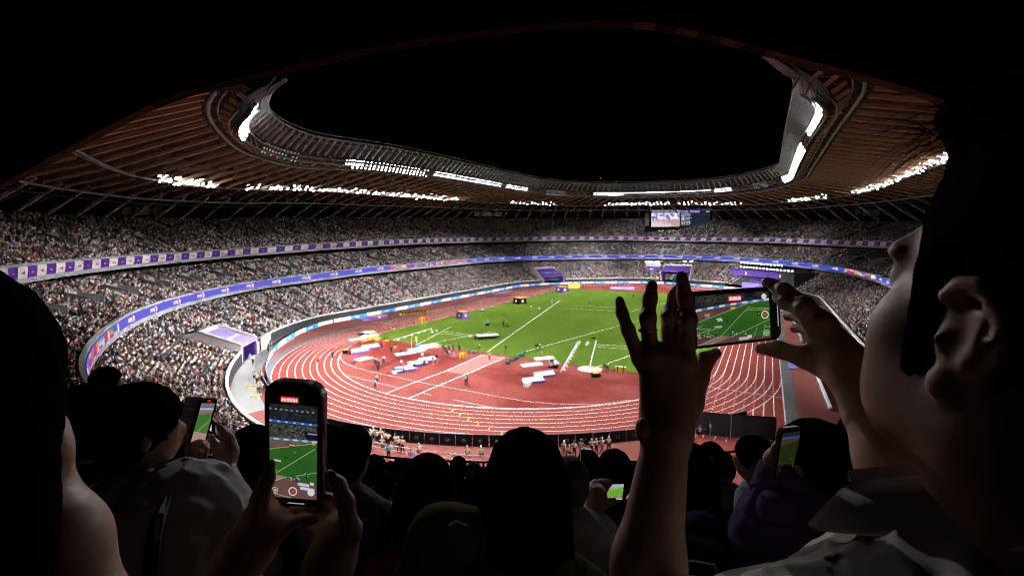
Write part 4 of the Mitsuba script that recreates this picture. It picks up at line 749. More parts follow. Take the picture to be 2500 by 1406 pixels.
# near fence of black boards, and the large black screen
k = thing('fence', 'low black board fence along the near bend of the track', 'fence'); un = np.linspace(3.14, 3.66, 46)
def nf(u, d): return plan(u, 50.0 + d, np.where(u[0] > 3.5, 55.5, 52.0) + d, 1.9)
ufine = np.linspace(3.17, 3.70, 48); NF = np.array([plan([w], 50.3, 57.0 if w > 3.5 else 53.0, 1.75)[0] for w in ufine])
for i in range(len(NF) - 1):
    a, c = np.r_[NF[i], .72], np.r_[NF[i + 1], .72]; kk = obj('panel', B().beam(a, a + (c - a) * .97, .06, 1.38), 'm_black', k)
    n = unit(np.array([NF[i, 0], NF[i, 1], 0])); m = (a + c) / 2 + n * .045; t = unit(c - a)
    th = np.linspace(0, 2 * np.pi, 9); obj('emblem', B().tube(m + .2 * np.cos(th)[:, None] * t + .15 * np.sin(th)[:, None] * [0, 0, 1.0], .022, 4, cap=False), 'm_panelw', kk)
    obj('rail', B().beam(a + [0, 0, .72], c + [0, 0, .72], .1, .06), 'm_steel', k)
k = thing('screen', 'large black cloth screen on a frame beside the home straight', 'screen'); a, m, c = gnd(1697, 1060), gnd(1783, 1068), gnd(1893, 1076)
for p, q in ((a, m), (m, c)):
    uu = np.linspace(0, 1, 14); P_ = p + (q - p) * uu[:, None]; nrm = np.cross(unit(q - p), [0, 0, 1.0]); w = (.06 * np.sin(uu * 17) + .04 * np.sin(uu * 41))[:, None] * nrm
    obj('cloth', B().sheet(np.stack([P_ + w * 1.2 + [0, 0, .05], P_ + w + [0, 0, 1.4], P_ + [0, 0, 2.75]])), 'm_dkgrey', k, smooth=True)
for p in (a, m, c): obj('post', B().tube([p + [-.1, 0, 0], p + [-.1, 0, 2.8]], .05, 6), 'm_conc', k)
obj('top_rail', B().tube([a + [0, 0, 2.78], m + [0, 0, 2.78], c + [0, 0, 2.78]], .06, 5), 'm_black', k)
for px, py, lab, q in ((1690, 1085, 'yellow barrier arm on the near apron right of the forearm', (1686, 1058)),):
    k = thing('barrier_arm', lab, 'barrier'); obj('bar', B().beam(gnd(px, py) + [0, 0, .8], gnd(*q) + [0, 0, .8], .2, .2), 'm_yellow', k); obj('post', B().beam(gnd(px, py), gnd(px, py) + [0, 0, .9], .2, .2), 'm_yellow', k)
for lab, p, q in (('yellow bar across the near left apron, farther one', (601, 946), (627, 942)), ('yellow bar across the near left apron, nearer one', (612, 969), (641, 964))):
    k = obj('floor_bar', B().beam(gnd(*p) + [0, 0, .1], gnd(*q) + [0, 0, .1], .3, .15), 'm_yellow'); tag(k, lab, 'bar')
k = thing('railing', 'pale metal railing behind the photographers', 'railing'); RP = [gnd(*p) for p in ((880, 1092), (940, 1106), (1000, 1116), (1060, 1124), (1130, 1132), (1200, 1136), (1300, 1138))]
obj('handrail', B().tube([p + [0, 0, 1.0] for p in RP], .05, 6), 'm_panelw', k); obj('handrail', B().tube([p + [0, 0, .5] for p in RP], .035, 6), 'm_panelw', k)
for p in RP: obj('post', B().tube([p, p + [0, 0, 1.0]], .04, 5), 'm_panelw', k)
# ---------------------------------------------------------------- portals, studio, scoreboard, white screens under the roof
def wbasis(u, d0):
    c0, c1 = ring('stand', [u], d0)[0], ring('stand', [u], d0 + 5)[0]; n = np.r_[unit(c1 - c0), 0]; s = np.array([n[1], -n[0], 0]); return np.r_[c0, 0], s, n, np.array([0, 0, 1.0])   # s: to the right seen from the field
def portal(key, label, m, txt=True, hgt=3.4, roof_d=9.0, lift=3.2):
    u, w = PW[key]; o, s, n, z = wbasis(u, -.2); k = thing('portal', label, 'portal', None); w = w - .6; f = (o, s, n, z)
    rp = np.array([(-w, -.4, hgt), (w, -.4, hgt), (w, roof_d, hgt + lift), (-w, roof_d, hgt + lift)]); kk = obj('canopy', put(B().add(np.vstack([rp, rp - [0, 0, .5]]), [[0, 1, 2], [0, 2, 3], [4, 6, 5], [4, 7, 6], [0, 5, 1], [0, 4, 5], [1, 5, 6], [1, 6, 2], [0, 3, 7], [0, 7, 4], [3, 2, 6], [3, 6, 7]]), f), m, k)
    for sx in (-1, 1):
        v = np.array([(sx * w, -.3, 0), (sx * w, roof_d + 4, 0), (sx * w, roof_d + 4, hgt + lift), (sx * w, roof_d, hgt + lift + .6), (sx * w, -.3, hgt if key == 'a' else 2.6)]); v = np.vstack([v, v + [sx * .35, 0, 0]])
        obj('side_wall', put(B().add(v, [[0, 1, 2], [0, 2, 3], [0, 3, 4], [5, 7, 6], [5, 8, 7], [5, 9, 8], [4, 3, 8], [4, 8, 9], [3, 2, 7], [3, 7, 8], [0, 4, 9], [0, 9, 5]]), f), 'm_panelw', k)
        obj('coping', put(B().beam((sx * (w + .2), -.3, 2.75 if key != 'a' else hgt + .15), (sx * (w + .2), roof_d, hgt + lift + .75), .5, .25), f), 'm_panelw', k)
        obj('cheek', put(B().box((sx * (w - .5), 1.0, hgt * .45), (.45, 1.2, hgt * .45)), f), 'm_dpurple', k)
    obj('back_wall', put(B().box((0, roof_d + 3.6, 4.0), (w, .15, min(4.2, hgt + lift - 4))), f), 'm_black', k); obj('lintel', put(B().box((0, roof_d + .3, hgt + lift + .2), (w, .3, .55)), f), 'm_panelw', k)
    if txt:
        t = meshkit.text_mesh('TOKYO 25', 1.35, .05, True); tb = t.bounds; t.apply_translation([-(tb[0][0] + tb[1][0]) / 2, 0, 0]); sl = unit(np.array([0, roof_d + .4, lift])); v = t.vertices; nn = np.cross([1.0, 0, 0], sl)
        sc_ = min(1.0, 1.5 * w / (tb[1][0] - tb[0][0])); loc = np.array([0, -.4, hgt]) + sl * ((roof_d) * .42) + (v[:, :1] * sc_) * [1.0, 0, 0] + (v[:, 1:2] * sc_) * sl + (v[:, 2:3] + .02) * nn
        obj('lettering', trimesh.Trimesh(f[0] + loc @ np.array(f[1:]), t.faces, process=False), 'm_white', kk)
    return k, f
ka, fa = portal('a', 'purple-roofed players portal in the near left stand with white lettering', 'm_lav', lift=2.2, roof_d=7.0)
obj('statue_backdrop', put(B().box((8.5, -.2, 1.4), (2.6, .1, 1.4)), fa), 'm_white', ka); obj('sand_panel', put(B().box((5.6, .3, 1.1), (1.3, .1, 1.0)), fa), 'm_sand', ka)
portal('b', 'dark purple portal in the far left stand with white lettering', 'm_purple', hgt=4.2, lift=3.4)
kc, fc = portal('c', 'wide purple portal in the middle of the far stand with a white car inside', 'm_purple', txt=False, hgt=6.4, roof_d=6.0, lift=2.4)
v = B(); v.prism([(-2.3, .45), (2.3, .45), (2.35, .95), (1.6, 1.05), (1.0, 1.55), (-.9, 1.6), (-1.5, 1.1), (-2.3, .95)], -.85, .85, (np.array([0, 5.5, .4]), np.array([1, 0, 0]), np.array([0, 0, 1]), np.array([0, 1, 0]))); kcar = thing('car', 'small white car parked inside the far portal', 'car'); obj('body', put(v, fc), 'm_white', kcar)
for x in (-1.4, 1.4): obj('wheel', put(B().tube([(x, 4.55, .75), (x, 4.8, .75)], .38, 12), fc), 'm_black', kcar)
kd = thing('studio', 'large purple broadcast studio platform in the far right stand with rows of lamps', 'studio'); u, w = PW['d']; o, s, n, z = wbasis(u, 0.2); fd = (o, s, n, z)
obj('lower_deck', put(B().box((7, -.5, 1.7), (6, 1.8, 1.7)), fd), 'm_lav', kd); obj('middle_deck', put(B().box((9, 3.5, 3.4), (7, 2.6, 1.0)), fd), 'm_purple', kd); obj('upper_deck', put(B().box((1.5, 11, 6.6), (17.5, 3, 1.3)), fd), 'm_purple', kd); obj('rail', put(B().box((1.5, 8.1, 8.1), (17.3, .1, .45)), fd), 'm_dpurple', kd); obj('back_wall', put(B().box((1.5, 15.5, 9), (17.3, .2, 3)), fd), 'm_black', kd); obj('underside', put(B().box((1.5, 9, 5.15), (17.2, .8, .15)), fd), 'm_black', kd); obj('dark_block', put(B().box((21.5, 6, 4.5), (3, 6, 4.4)), fd), 'm_dkgrey', kd)
for x in (-6, 12):
    th = np.linspace(0, 6.28, 13)[:-1]; obj('emblem', put(B().prism(np.c_[.8 * np.cos(th), .8 * np.sin(th)], 0, .04, (np.array([x, 7.95, 6.6]), np.array([1, 0, 0]), np.array([0, 0, 1]), np.array([0, -1, 0]))), fd), 'm_white', kd); obj('emblem_stripe', put(B().box((x + .5, 7.9, 6.6), (.25, .03, .7)), fd), 'm_red', kd)
def lamps(k, f, pts, r=.42, e=(8, 8, 8.2)):
    b = B(); h = B()
    for p in pts:
        th = np.arange(10) * np.pi / 5; b.add(np.vstack([np.c_[p[0] + r * np.cos(th), np.full(10, p[1] - .05), p[2] + r * np.sin(th)], [p]]) - [0, .08, 0], [[i, 10, (i + 1) % 10] for i in range(10)]); h.tube([(p[0], p[1] - .1, p[2]), (p[0], p[1] + .35, p[2])], [r * 1.12, r * .7], 10)
    m = put(b, f)
    if m.face_normals[0] @ (-f[2]) < 0: m.invert()
    obj('housing', put(h, f), 'm_black', k); tag(obj('lamp', m, 'm_black', k, emit=e, w=.03), kind='stuff')
lamps(kd, fd, [(x, 8.5, 9.4 - .02 * x) for x in np.linspace(-9.5, 17, 16)] + [(x, 8.5, 11.4 - .02 * x) for x in np.linspace(-9.5, 12, 13)], .42)
kb = thing('commentary_box', 'small purple commentary platform with lamps left of the far portal', 'platform'); ub = portal_u(1588, 680); o, s, n, z = wbasis(ub, 12.0); fb = (o, s, n, z)
obj('base', put(B().box((0, 0, 6.6), (4.0, 2.0, 1.1)), fb), 'm_purple', kb); obj('screen', put(B().box((0, 1.9, 9.0), (4.0, .15, 1.5)), fb), 'm_panelw', kb); obj('emblem', put(B().box((-.3, -2.06, 6.6), (.9, .03, .4)), fb), 'm_white', kb)
for x in (-3.8, 3.8): obj('post', put(B().beam((x, 0, 7.6), (x, 0, 10.6), .2, .2), fb), 'm_lav', kb)
lamps(kb, fb, [(x, -.2, 10.4) for x in (-3.2, -2.2, -1.3, -.5, 1.6, 2.5, 3.3)], .45)
o, s, n, z = wbasis(portal_u(1665, 680), 9.0); fx = (o, s, n, z); kx = thing('lamp_rack', 'rack of four lamps above the far portal', 'lamp rack'); obj('bar', put(B().box((0, .4, 9.2), (2.8, .1, .1)).box((0, .4, 11.2), (2.8, .1, .1)), fx), 'm_black', kx); lamps(kx, fx, [(-1.8, 0, 9.2), (1.9, 0, 9.2), (-1.9, 0, 11.2), (-1.0, 0, 11.2), (1.6, 0, 11.2), (2.4, 0, 11.2)], .42)
# scoreboard in front of the far top tier
ks = thing('scoreboard', 'wide video scoreboard showing athletes on the left and a results list on the right', 'scoreboard'); q = onring(1661, 600, 57 + 34, 63 + 34, 1.6); k0 = UF[np.argmin(np.linalg.norm(ring('stand', UF, 34) - q[:2], axis=1))]; o, s, n, z = wbasis(k0, 34.0); D_ = (np.r_[o[:2], 0] - CAM) @ FW; HS = CAM[2] + D_ * .0 
a = at(1590, 512, D_ + 2); c = at(1733, 553, D_ + 2); fs_ = (np.array([*(a[:2] + c[:2]) / 2, 0]), np.array([RT[0], RT[1], 0]) / np.hypot(RT[0], RT[1]), unit(np.array([FW[0], FW[1], 0])), z); ztop, zbot = a[2], c[2]; hw = np.linalg.norm((c - a)[:2]) / 2; zm, hh = (ztop + zbot) / 2, (ztop - zbot) / 2
obj('casing', put(B().box((0, 1.0, zm - .8), (hw + 3.2, .9, hh + 2.2)), fs_), 'm_black', ks)
def panel(x0, x1, z0, z1, y=-.0): return put(B().add([(x0, y, z0), (x1, y, z0), (x1, y, z1), (x0, y, z1)], [[0, 1, 2], [0, 2, 3]]), fs_)
def m_score(p, n, uv):
    u, t = uv.x, 1 - uv.y; a = mikit.noise(u * 34.0, t * 12.0, 3.0); b = mikit.noise(u * 16.0, t * 9.0, 8.0); c = mikit.noise(u * 40.0, t * 20.0, 5.0)
    crowd = mikit.mix((.10, .11, .16), (.55, .5, .6), a); mid = mikit.mix((.95, .92, 1.0), (.16, .2, .62), mikit.smoothstep(.5, .75, b)); mid = mikit.mix(mid, (.6, .2, .2), mikit.smoothstep(.78, .9, c)); tr = mikit.mix((.62, .34, .40), (.85, .70, .76), mikit.smoothstep(.0, .3, t - .62 - .3 * u + .2 * a))
    col = dr.select(t < .22, crowd, dr.select(t < .55 + .08 * b, mid, tr)); gr_ = (t > 1.05 - .14 * u + .02) & (u > .62)
    col = dr.select(gr_, mi.Color3f(.25, .45, .08), col); ath = (dr.abs(u - .3 - .12 * (t - .5)) < .02) & (t > .5) & (t < .85); return dr.select(ath, mi.Color3f(.9, .75, .35), col) * .95
UVQ = np.array([[0, 0], [1, 0], [1, 1], [0, 1.0]])
obj('video_picture', panel(-hw, -hw + 2 * hw * .49, zm - hh, zm + hh), 'm_black', ks, emit=mikit.proc(m_score), w=.05, uv=UVQ)
x0, x1 = -hw + 2 * hw * .495, hw; g = 2 * hh / 13; b = B()
def rect(b, xa, xb, za, zb, col, y=-.05): b.add([(xa, y, za), (xb, y, za), (xb, y, zb), (xa, y, zb)], [[0, 1, 2], [0, 2, 3]], col)
rect(b, x0, x1, zm - hh, zm + hh, (.012, .022, .036), -.01); rect(b, x0 + 2.6, x1, zm + hh - g * .9, zm + hh, (.10, .09, .5)); rect(b, x0, x0 + 2.6, zm + hh - g * 2.6, zm + hh - .2, (.28, .22, .75)); rect(b, x0 + 2.7, x0 + 11.5, zm + hh - g * 2.5, zm + hh - g * 1.1, (.45, .36, .95)); rect(b, x1 - 2.4, x1 - .4, zm + hh - g * 2.0, zm + hh - g * 1.5, (.8, .82, .85))
for i in range(9):
    za = zm + hh - g * (3.4 + i * 1.02); fc_ = [(.8, .05, .1), (.1, .5, .15), (.8, .8, .8), (.7, .7, .75), (.85, .85, .85), (.6, .65, .7), (.85, .05, .05), (.75, .75, .8), (.8, .3, .3)][i]
    rect(b, x0 + .5, x0 + .9, za, za + g * .5, (.7, .72, .75)); rect(b, x0 + 1.2, x0 + 2.2, za, za + g * .7, fc_); rect(b, x0 + 2.5, x0 + 3.1, za, za + g * .5, (.7, .72, .75))
    x = x0 + 3.6
    while x < x0 + 5.3 + rng.uniform(0, 1.8): ww = rng.uniform(.16, .3); rect(b, x, x + ww, za, za + g * rng.uniform(.4, .56), (.66, .69, .73)); x += ww + .09
obj('results_list', put(b, fs_), 'm_black', ks, emit=VC_EMIT, w=.05, color=b.colors())
for sx in (-1, 1): obj('speaker', put(B().box((sx * (hw + 2.6), .0, zm - .4), (1.2, .7, hh * .8)), fs_), 'm_stair', ks)
kl = thing('lamp_strip', 'row of small warm lamps under the scoreboard', 'lamp'); b = B()
for x in (-12.5, -10.5, -6.2, -4.1, -.2, 2.0, 2.8, 6.0, 8.2, 12.2): rect(b, x - .55, x + .55, zm - hh - 2.5, zm - hh - 2.15, (1.5, 1.1, .55) if x not in (2.0, 2.8) else (.7, .8, .65), -.2)
tag(obj('lamp', put(b, fs_), 'm_black', kl, emit=VC_EMIT, w=.03, color=b.colors()), kind='stuff'); obj('bar', put(B().box((0, .1, zm - hh - 2.3), (hw, .1, .08)), fs_), 'm_dkgrey', kl)
# white blank screens hung between the posts under the roof
for lab, pts in (('white blank panel under the left roof, %s of three', ((298, 322), (329, 367), (372, 397))), ('pale blank panel above the far left of the top tier, %s of three', ((1157, 1174), (1178, 1200), (1207, 1224))), ('pale blank panel under the right roof, %s of three', ((2087, 2101), (2106, 2127), (2130, 2147)))):
    yt, yb = {298: (505, 526), 1157: (517, 528), 2087: (511, 526)}[pts[0][0]]
    for i, (xa, xb) in enumerate(pts):
        q = onring((xa + xb) / 2, (yt + yb) / 2, 57 + 52, 63 + 52, 1.6); zd = (q - CAM) @ FW; v = np.array([at(xa, yt, zd), at(xb, yt, zd), at(xb, yb, zd), at(xa, yb, zd)]); v = np.vstack([v, v + unit(q - CAM) * .2])
        k = obj('projection_screen', trimesh.Trimesh(v, [[0, 1, 2], [0, 2, 3], [4, 6, 5], [4, 7, 6], [0, 4, 5], [0, 5, 1], [1, 5, 6], [1, 6, 2], [2, 6, 7], [2, 7, 3], [3, 7, 4], [3, 4, 0]], process=False), 'm_screenw'); tag(k, lab % ['first', 'second', 'third'][i], 'screen')
mat('m_screenw', (.8, .74, .68))
# exit lights
for u in arc_u('stand', 25.0, 34.6):
    if near_cut(ring('stand', [u], 36), 66)[0]:
        p = ring('stand', [u], 26.6 + 27.4 * 15 / 30 - .4)[0]; zz_ = tier_z(TIER[2], 15, np.array([u]))[0] + 1.9; k = obj('exit_light', B().box((*p, zz_), (.3, .3, .2)), 'm_exit'); tag(k, 'small green exit light over a stair well in the top tier', 'light', 'green exit lights in the top tier')
mat('m_exit', (.5, .85, .75))
# two distant warning lights above the far roof edge
for px, py, c, lab in ((1466, 435, (3, .05, .03), 'tiny red warning light in the night sky'), (1505, 443, (.5, .4, .05), 'tiny yellow light in the night sky')):
    p = at(px, py, 420.0); k = obj('warning_light', B().ball(p, .55 if px < 1500 else .4, 1), 'm_black', emit=c, w=.01); tag(k, lab, 'light')
    obj('mast', B().beam([p[0], p[1], 0], p - [0, 0, .6], .8, .8), 'm_black', k)
# ---------------------------------------------------------------- crowd
SHIRT = np.array([(.76, .73, .70), (.70, .68, .66), (.62, .58, .55), (.45, .42, .40), (.30, .28, .27), (.14, .13, .13), (.05, .05, .055), (.03, .03, .035), (.06, .07, .12), (.05, .09, .2), (.45, .05, .04), (.62, .10, .07), (.3, .03, .04), (.5, .36, .26), (.55, .45, .34), (.22, .17, .12), (.6, .42, .06), (.1, .25, .12), (.35, .45, .55), (.5, .42, .5), (.04, .22, .3)])
SW = np.array([15, 13, 7, 3, 3, 7, 15, 13, 6, 3, 1.6, 1.0, 1.2, 4, 4, 4, .7, .8, 2, 2, .7]); SW = SW / SW.sum()
SKIN = np.array([.46, .27, .19]); HAIR = np.array([(.012, .010, .010), (.02, .015, .012), (.05, .03, .02), (.3, .28, .27), (.6, .58, .56)]); HW = [.55, .22, .1, .05, .08]
def crowd_mesh(pos, face, scl, lod):
    """seated people: pos (n,3) on the row floor, face (n,) heading; returns v, f, c"""
    n = len(pos); rs = rng
    sh = SHIRT[rs.choice(len(SHIRT), n, p=SW)] * rs.uniform(.7, 1.1, (n, 1)) * [1.03, .965, .93]; hr = HAIR[rs.choice(len(HAIR), n, p=HW)]; sk = SKIN * rs.uniform(.6, 1.1, (n, 1)); tr = np.where(rs.random((n, 1)) < .72, .035, .24) * np.array([1, .93, .9])
    lean = rs.normal(0, .07, (n, 2)); hgt = scl * rs.uniform(.9, 1.1, n)
    vs, fs, cs = [], [], []
    def part(v, f, col): vs.append(v); fs.append(f); cs.append(col)
    # torso: tapered, sitting at .42 m, shoulders at .98
    q = np.array([(-.17, -.12, .40), (.17, -.12, .40), (.17, .13, .42), (-.17, .13, .42), (-.23, -.10, .93), (.23, -.10, .93), (.20, .09, .95), (-.20, .09, .95), (0, -.01, 1.03)])
    f = [[0, 1, 5], [0, 5, 4], [1, 2, 6], [1, 6, 5], [2, 3, 7], [2, 7, 6], [3, 0, 4], [3, 4, 7], [4, 5, 8], [5, 6, 8], [6, 7, 8], [7, 4, 8]]
    part(q, f, 's')
    o = ICO[0].vertices if lod else np.array([(0, -1, 0), (1, 0, 0), (0, 1, 0), (-1, 0, 0), (0, 0, 1), (0, 0, -1.0)]); fo = ICO[0].faces if lod else [[0, 1, 4], [1, 2, 4], [2, 3, 4], [3, 0, 4], [1, 0, 5], [2, 1, 5], [3, 2, 5], [0, 3, 5]]
    part(o * [.085, .10, .12] + [0, .01, 1.14], fo, 'k')
    part(o * [.105, .115, .11] + [0, -.03, 1.19], fo, 'h')
    if lod:
        q = np.array([(-.19, .0, .42), (.19, .0, .42), (.17, .46, .45), (-.17, .46, .45), (-.19, .0, .56), (.19, .0, .56), (.17, .48, .57), (-.17, .48, .57), (-.14, .42, 0.02), (.14, .42, .02), (.14, .54, .02), (-.14, .54, .02)])
        f = [[4, 5, 6], [4, 6, 7], [2, 3, 7], [2, 7, 6], [0, 4, 7], [0, 7, 3], [1, 2, 6], [1, 6, 5], [8, 9, 2], [8, 2, 3], [9, 10, 6], [9, 6, 2], [10, 11, 7], [10, 7, 6], [11, 8, 3], [11, 3, 7]]
        part(q, f, 't')
        for sx in (-1, 1):
            a = np.array([(.20, -.05, .92), (.29, -.02, .88), (.24, .06, .92), (.24, .10, .60), (.33, .14, .62), (.27, .2, .66), (.10, .36, .66), (.14, .38, .72), (.08, .38, .74)]) * [sx, 1, 1]
            f = [[0, 1, 4], [0, 4, 3], [1, 2, 5], [1, 5, 4], [2, 0, 3], [2, 3, 5]]; f2 = [[3, 4, 7], [3, 7, 6], [4, 5, 8], [4, 8, 7], [5, 3, 6], [5, 6, 8], [6, 7, 8]]
            part(a, f, 's'); part(a, f2, 'k')
    base = np.vstack(vs); N = len(base); off = np.cumsum([0] + [len(v) for v in vs]); F_ = np.vstack([np.asarray(f) + o_ for f, o_ in zip(fs, off)])
    if True:
        V = np.repeat(base[None], n, 0) * (hgt[:, None, None] * np.array([1, 1, 1])); V[:, :, 0] *= rs.uniform(.9, 1.15, n)[:, None]
        V[:, :, :2] += lean[:, None] * np.maximum(0, V[:, :, 2:] - .4)
        c, s = np.cos(face)[:, None], np.sin(face)[:, None]; x = V[:, :, 1] * c + V[:, :, 0] * s; y = V[:, :, 1] * s - V[:, :, 0] * c
        V = np.stack([x, y, V[:, :, 2]], -1) + pos[:, None]
    pal = {'s': sh, 'k': sk, 'h': hr, 't': tr}; C = np.concatenate([np.repeat(pal[k_][:, None], len(v), 1) for k_, v in zip(cs, vs)], 1)
    Fa = (F_[None] + (np.arange(n) * N)[:, None, None])
    return V, Fa, C, sh
def tidy(v, f):
    return v.reshape(-1, 3), f.reshape(-1, 3)
KEEP = []
for ti, t in enumerate(TIER):
    pos, face = [], []
    for i in range(t['rows']):
        d = tier_d(t, i) + .38; u = arc_u('stand', .58, d); u = u + rng.normal(0, .0004, len(u)); p = ring('stand', u, d + 0.0); p = p + rng.normal(0, .11, p.shape)
        inn = ring('stand', u, d - 3) - p
        m = rng.random(len(u)) < ([.95, .9, .86][ti])
        if ti: m &= near_cut(ring('stand', u, 36), 64)
        else: m &= ~near_portal(p, d)
        if ti == 0: m &= ~((u > 2.97) & (u < 3.485))
        # aisles
        ua = arc_u('stand', 12.5, (t['d0'] + t['d1']) / 2); pa, qa = ring('stand', ua, d - 2), ring('stand', ua, d + 2)
        m &= cKDTree(ring('stand', ua, d)).query(p)[0] > .75
        if ti: 
            (i0, i1, step) = ((7, 14, 12.5), (9, 15, 25.0))[ti - 1]
            if i0 - 1 <= i <= i1 + 1: m &= cKDTree(ring('stand', arc_u('stand', step, t['d0'] + 8) + .012, d)).query(p)[0] > 1.7
            e = np.sin(u * 23.0 + ti * 2) * np.sin(i * .35 + u * 11)
            m &= ~((e > .82) & (rng.random(len(u)) < .6))
            # press desks with empty black seats on the right
            m &= ~((u > 1.80) & (u < 2.12) & (i > (5 if ti == 1 else 7)) & (rng.random(len(u)) < .93))
        else:
            m &= ~((i > 25) & (np.sin(u * 60) > .75))
        q = np.c_[p, tier_z(t, i, u)][m]; pos.append(q); face.append(np.arctan2(inn[m, 1], inn[m, 0]))
    pos, face = np.vstack(pos), np.concatenate(face) + rng.normal(0, .2, sum(map(len, face)))
    q = pix(pos); vis = (q[:, 2] > 2) & (q[:, 0] > -250) & (q[:, 0] < 2750)      # what lies far behind the camera is not built
    if ti: vis &= (q[:, 0] < 2420)
    pos, face, dist = pos[vis], face[vis], np.linalg.norm(pos[vis] - CAM, axis=1)
    V, C = [], []
    single = np.zeros(len(pos), bool)
    if ti == 0:
        qq = pix(pos); inb = (qq[:, 0] > 175) & (qq[:, 0] < 655) & (qq[:, 1] > 700) & (qq[:, 1] < 1085); inb |= (qq[:, 0] > 2040) & (qq[:, 0] < 2150) & (qq[:, 1] < 1000) & (qq[:, 1] > 640)
        order = np.argsort(np.where(inb, dist, 1e9))[:165]; single[order] = True; KEEP = (pos[order], face[order])
    cb = B()
    for lod, sel in ((1, (dist < 105) & ~single), (0, (dist >= 105) & ~single)):
        if sel.any():
            v, f, c, _ = crowd_mesh(pos[sel], face[sel], .95, lod); cb.add(v.reshape(-1, 3), f.reshape(-1, 3), c.reshape(-1, 3))
    k = obj('crowd', cb, 'm_vc'); tag(k, ['crowd of spectators filling the lowest tier', 'crowd of spectators filling the middle tier', 'dimly lit crowd of spectators in the top tier'][ti], 'crowd', kind='stuff')
CN = lambda c: 'red' if c[0] > .25 and c[1] < .35 * c[0] else 'white' if min(c) > .5 else 'black' if max(c) < .11 else 'navy' if c[2] > c[0] * 1.3 and max(c) < .3 else 'grey' if max(c) - min(c) < .08 else 'yellow' if c[0] > .4 and c[2] < .12 else 'green' if c[1] > c[0] * 1.3 else 'pale' if c[2] > .4 else 'beige'
for p, a in zip(*KEEP):
    v, f, c, sh = crowd_mesh(p[None], np.array([a]), .97, 1); px = pix(p[None])[0]
    cn = CN(sh[0]); k = obj('person', trimesh.Trimesh(v[0], f[0], process=False), 'm_vc', color=c[0])
    side = 'left' if px[0] < 1250 else 'right'
    tag(k, f'small seated spectator in a {cn} top in the lowest tier on the {side}', 'person', f'spectators in {cn} tops in the lowest tier on the {side}')
# ---------------------------------------------------------------- the people round the camera, in the dark under the near roof
CF = np.array([RT, UP, FW])
def C(px, py, z): return np.array([(px - W0 / 2) / FPX * z, -(py - H0 / 2) / FPX * z, z])
def wm(m):
    """from the frame (right, up, forward) at the photographer's eye to the world"""
    return trimesh.Trimesh(CAM + m.vertices @ CF, m.faces, process=False)
def RP_(r, z): return r * z / FPX
def skin_tex(p, n, uv):
    a = mikit.fbm(p.x * 60, p.y * 60, p.z * 60, 3); b = mikit.noise(p.x * 420, p.y * 420, p.z * 420)
    return mikit.mix((.46, .27, .19), (.36, .19, .13), a) * (.93 + .14 * b)
def weave(c0, c1):
    def f(p, n, uv):
        a = mikit.fbm(p.x * 22, p.y * 22, p.z * 22, 3); b = mikit.noise(p.x * 500, p.y * 500, p.z * 500); return mikit.mix(c0, c1, a) * (.88 + .24 * b)
    return f
mat('m_skin', mikit.proc(skin_tex), .5)
mat('m_hair', (.008, .0065, .006)); mat('m_hairb', (.035, .014, .009)); mat('m_hairg', (.16, .155, .15))
for nm, c0, c1 in (('m_shirtw', (.62, .59, .57), (.5, .47, .45)), ('m_collar', (.60, .56, .55), (.52, .48, .47)), ('m_teew', (.55, .54, .53), (.45, .44, .43)), ('m_hoodie', (.17, .10, .24), (.12, .07, .18)), ('m_redtop', (.34, .03, .045), (.22, .02, .03)), ('m_knit', (.13, .115, .055), (.09, .08, .04)), ('m_navy', (.03, .05, .10), (.02, .03, .07)), ('m_greytop', (.16, .17, .2), (.1, .11, .13)), ('m_blacktop', (.02, .02, .022), (.014, .014, .016)), ('m_cap', (.45, .37, .3), (.36, .3, .24)), ('m_printw', (.5, .48, .45), (.12, .12, .11)), ('m_tealw', (.45, .5, .5), (.2, .38, .4))):
    mat(nm, mikit.proc(weave(c0, c1)))
mat('m_phone', (.012, .012, .014), .25, 0, .6); mat('m_case', (.02, .02, .022), .6); mat('m_flap', (.34, .30, .28), .6); mat('m_metal', (.3, .3, .3), .3, 1.0); mat('m_rose', (.4, .2, .16), .3, .8)
def body(k, name, g, h, m, wob=None, smooth=2):
    mesh, _ = g.build(h, wob, smooth); return obj(name, wm(mesh), m, k, smooth=True)
def folds(seed, amp, f):
    def w(P):
        n = meshkit.fbm(P * np.array(f) + seed * 7.3, 2, seed) - .5; r = np.abs(np.sin((P @ np.array([1.0, .7, .3])) * f[0] * 2.1 + n * 7)); return amp * (n * 1.4 + (r - .5) * .5)
    return w
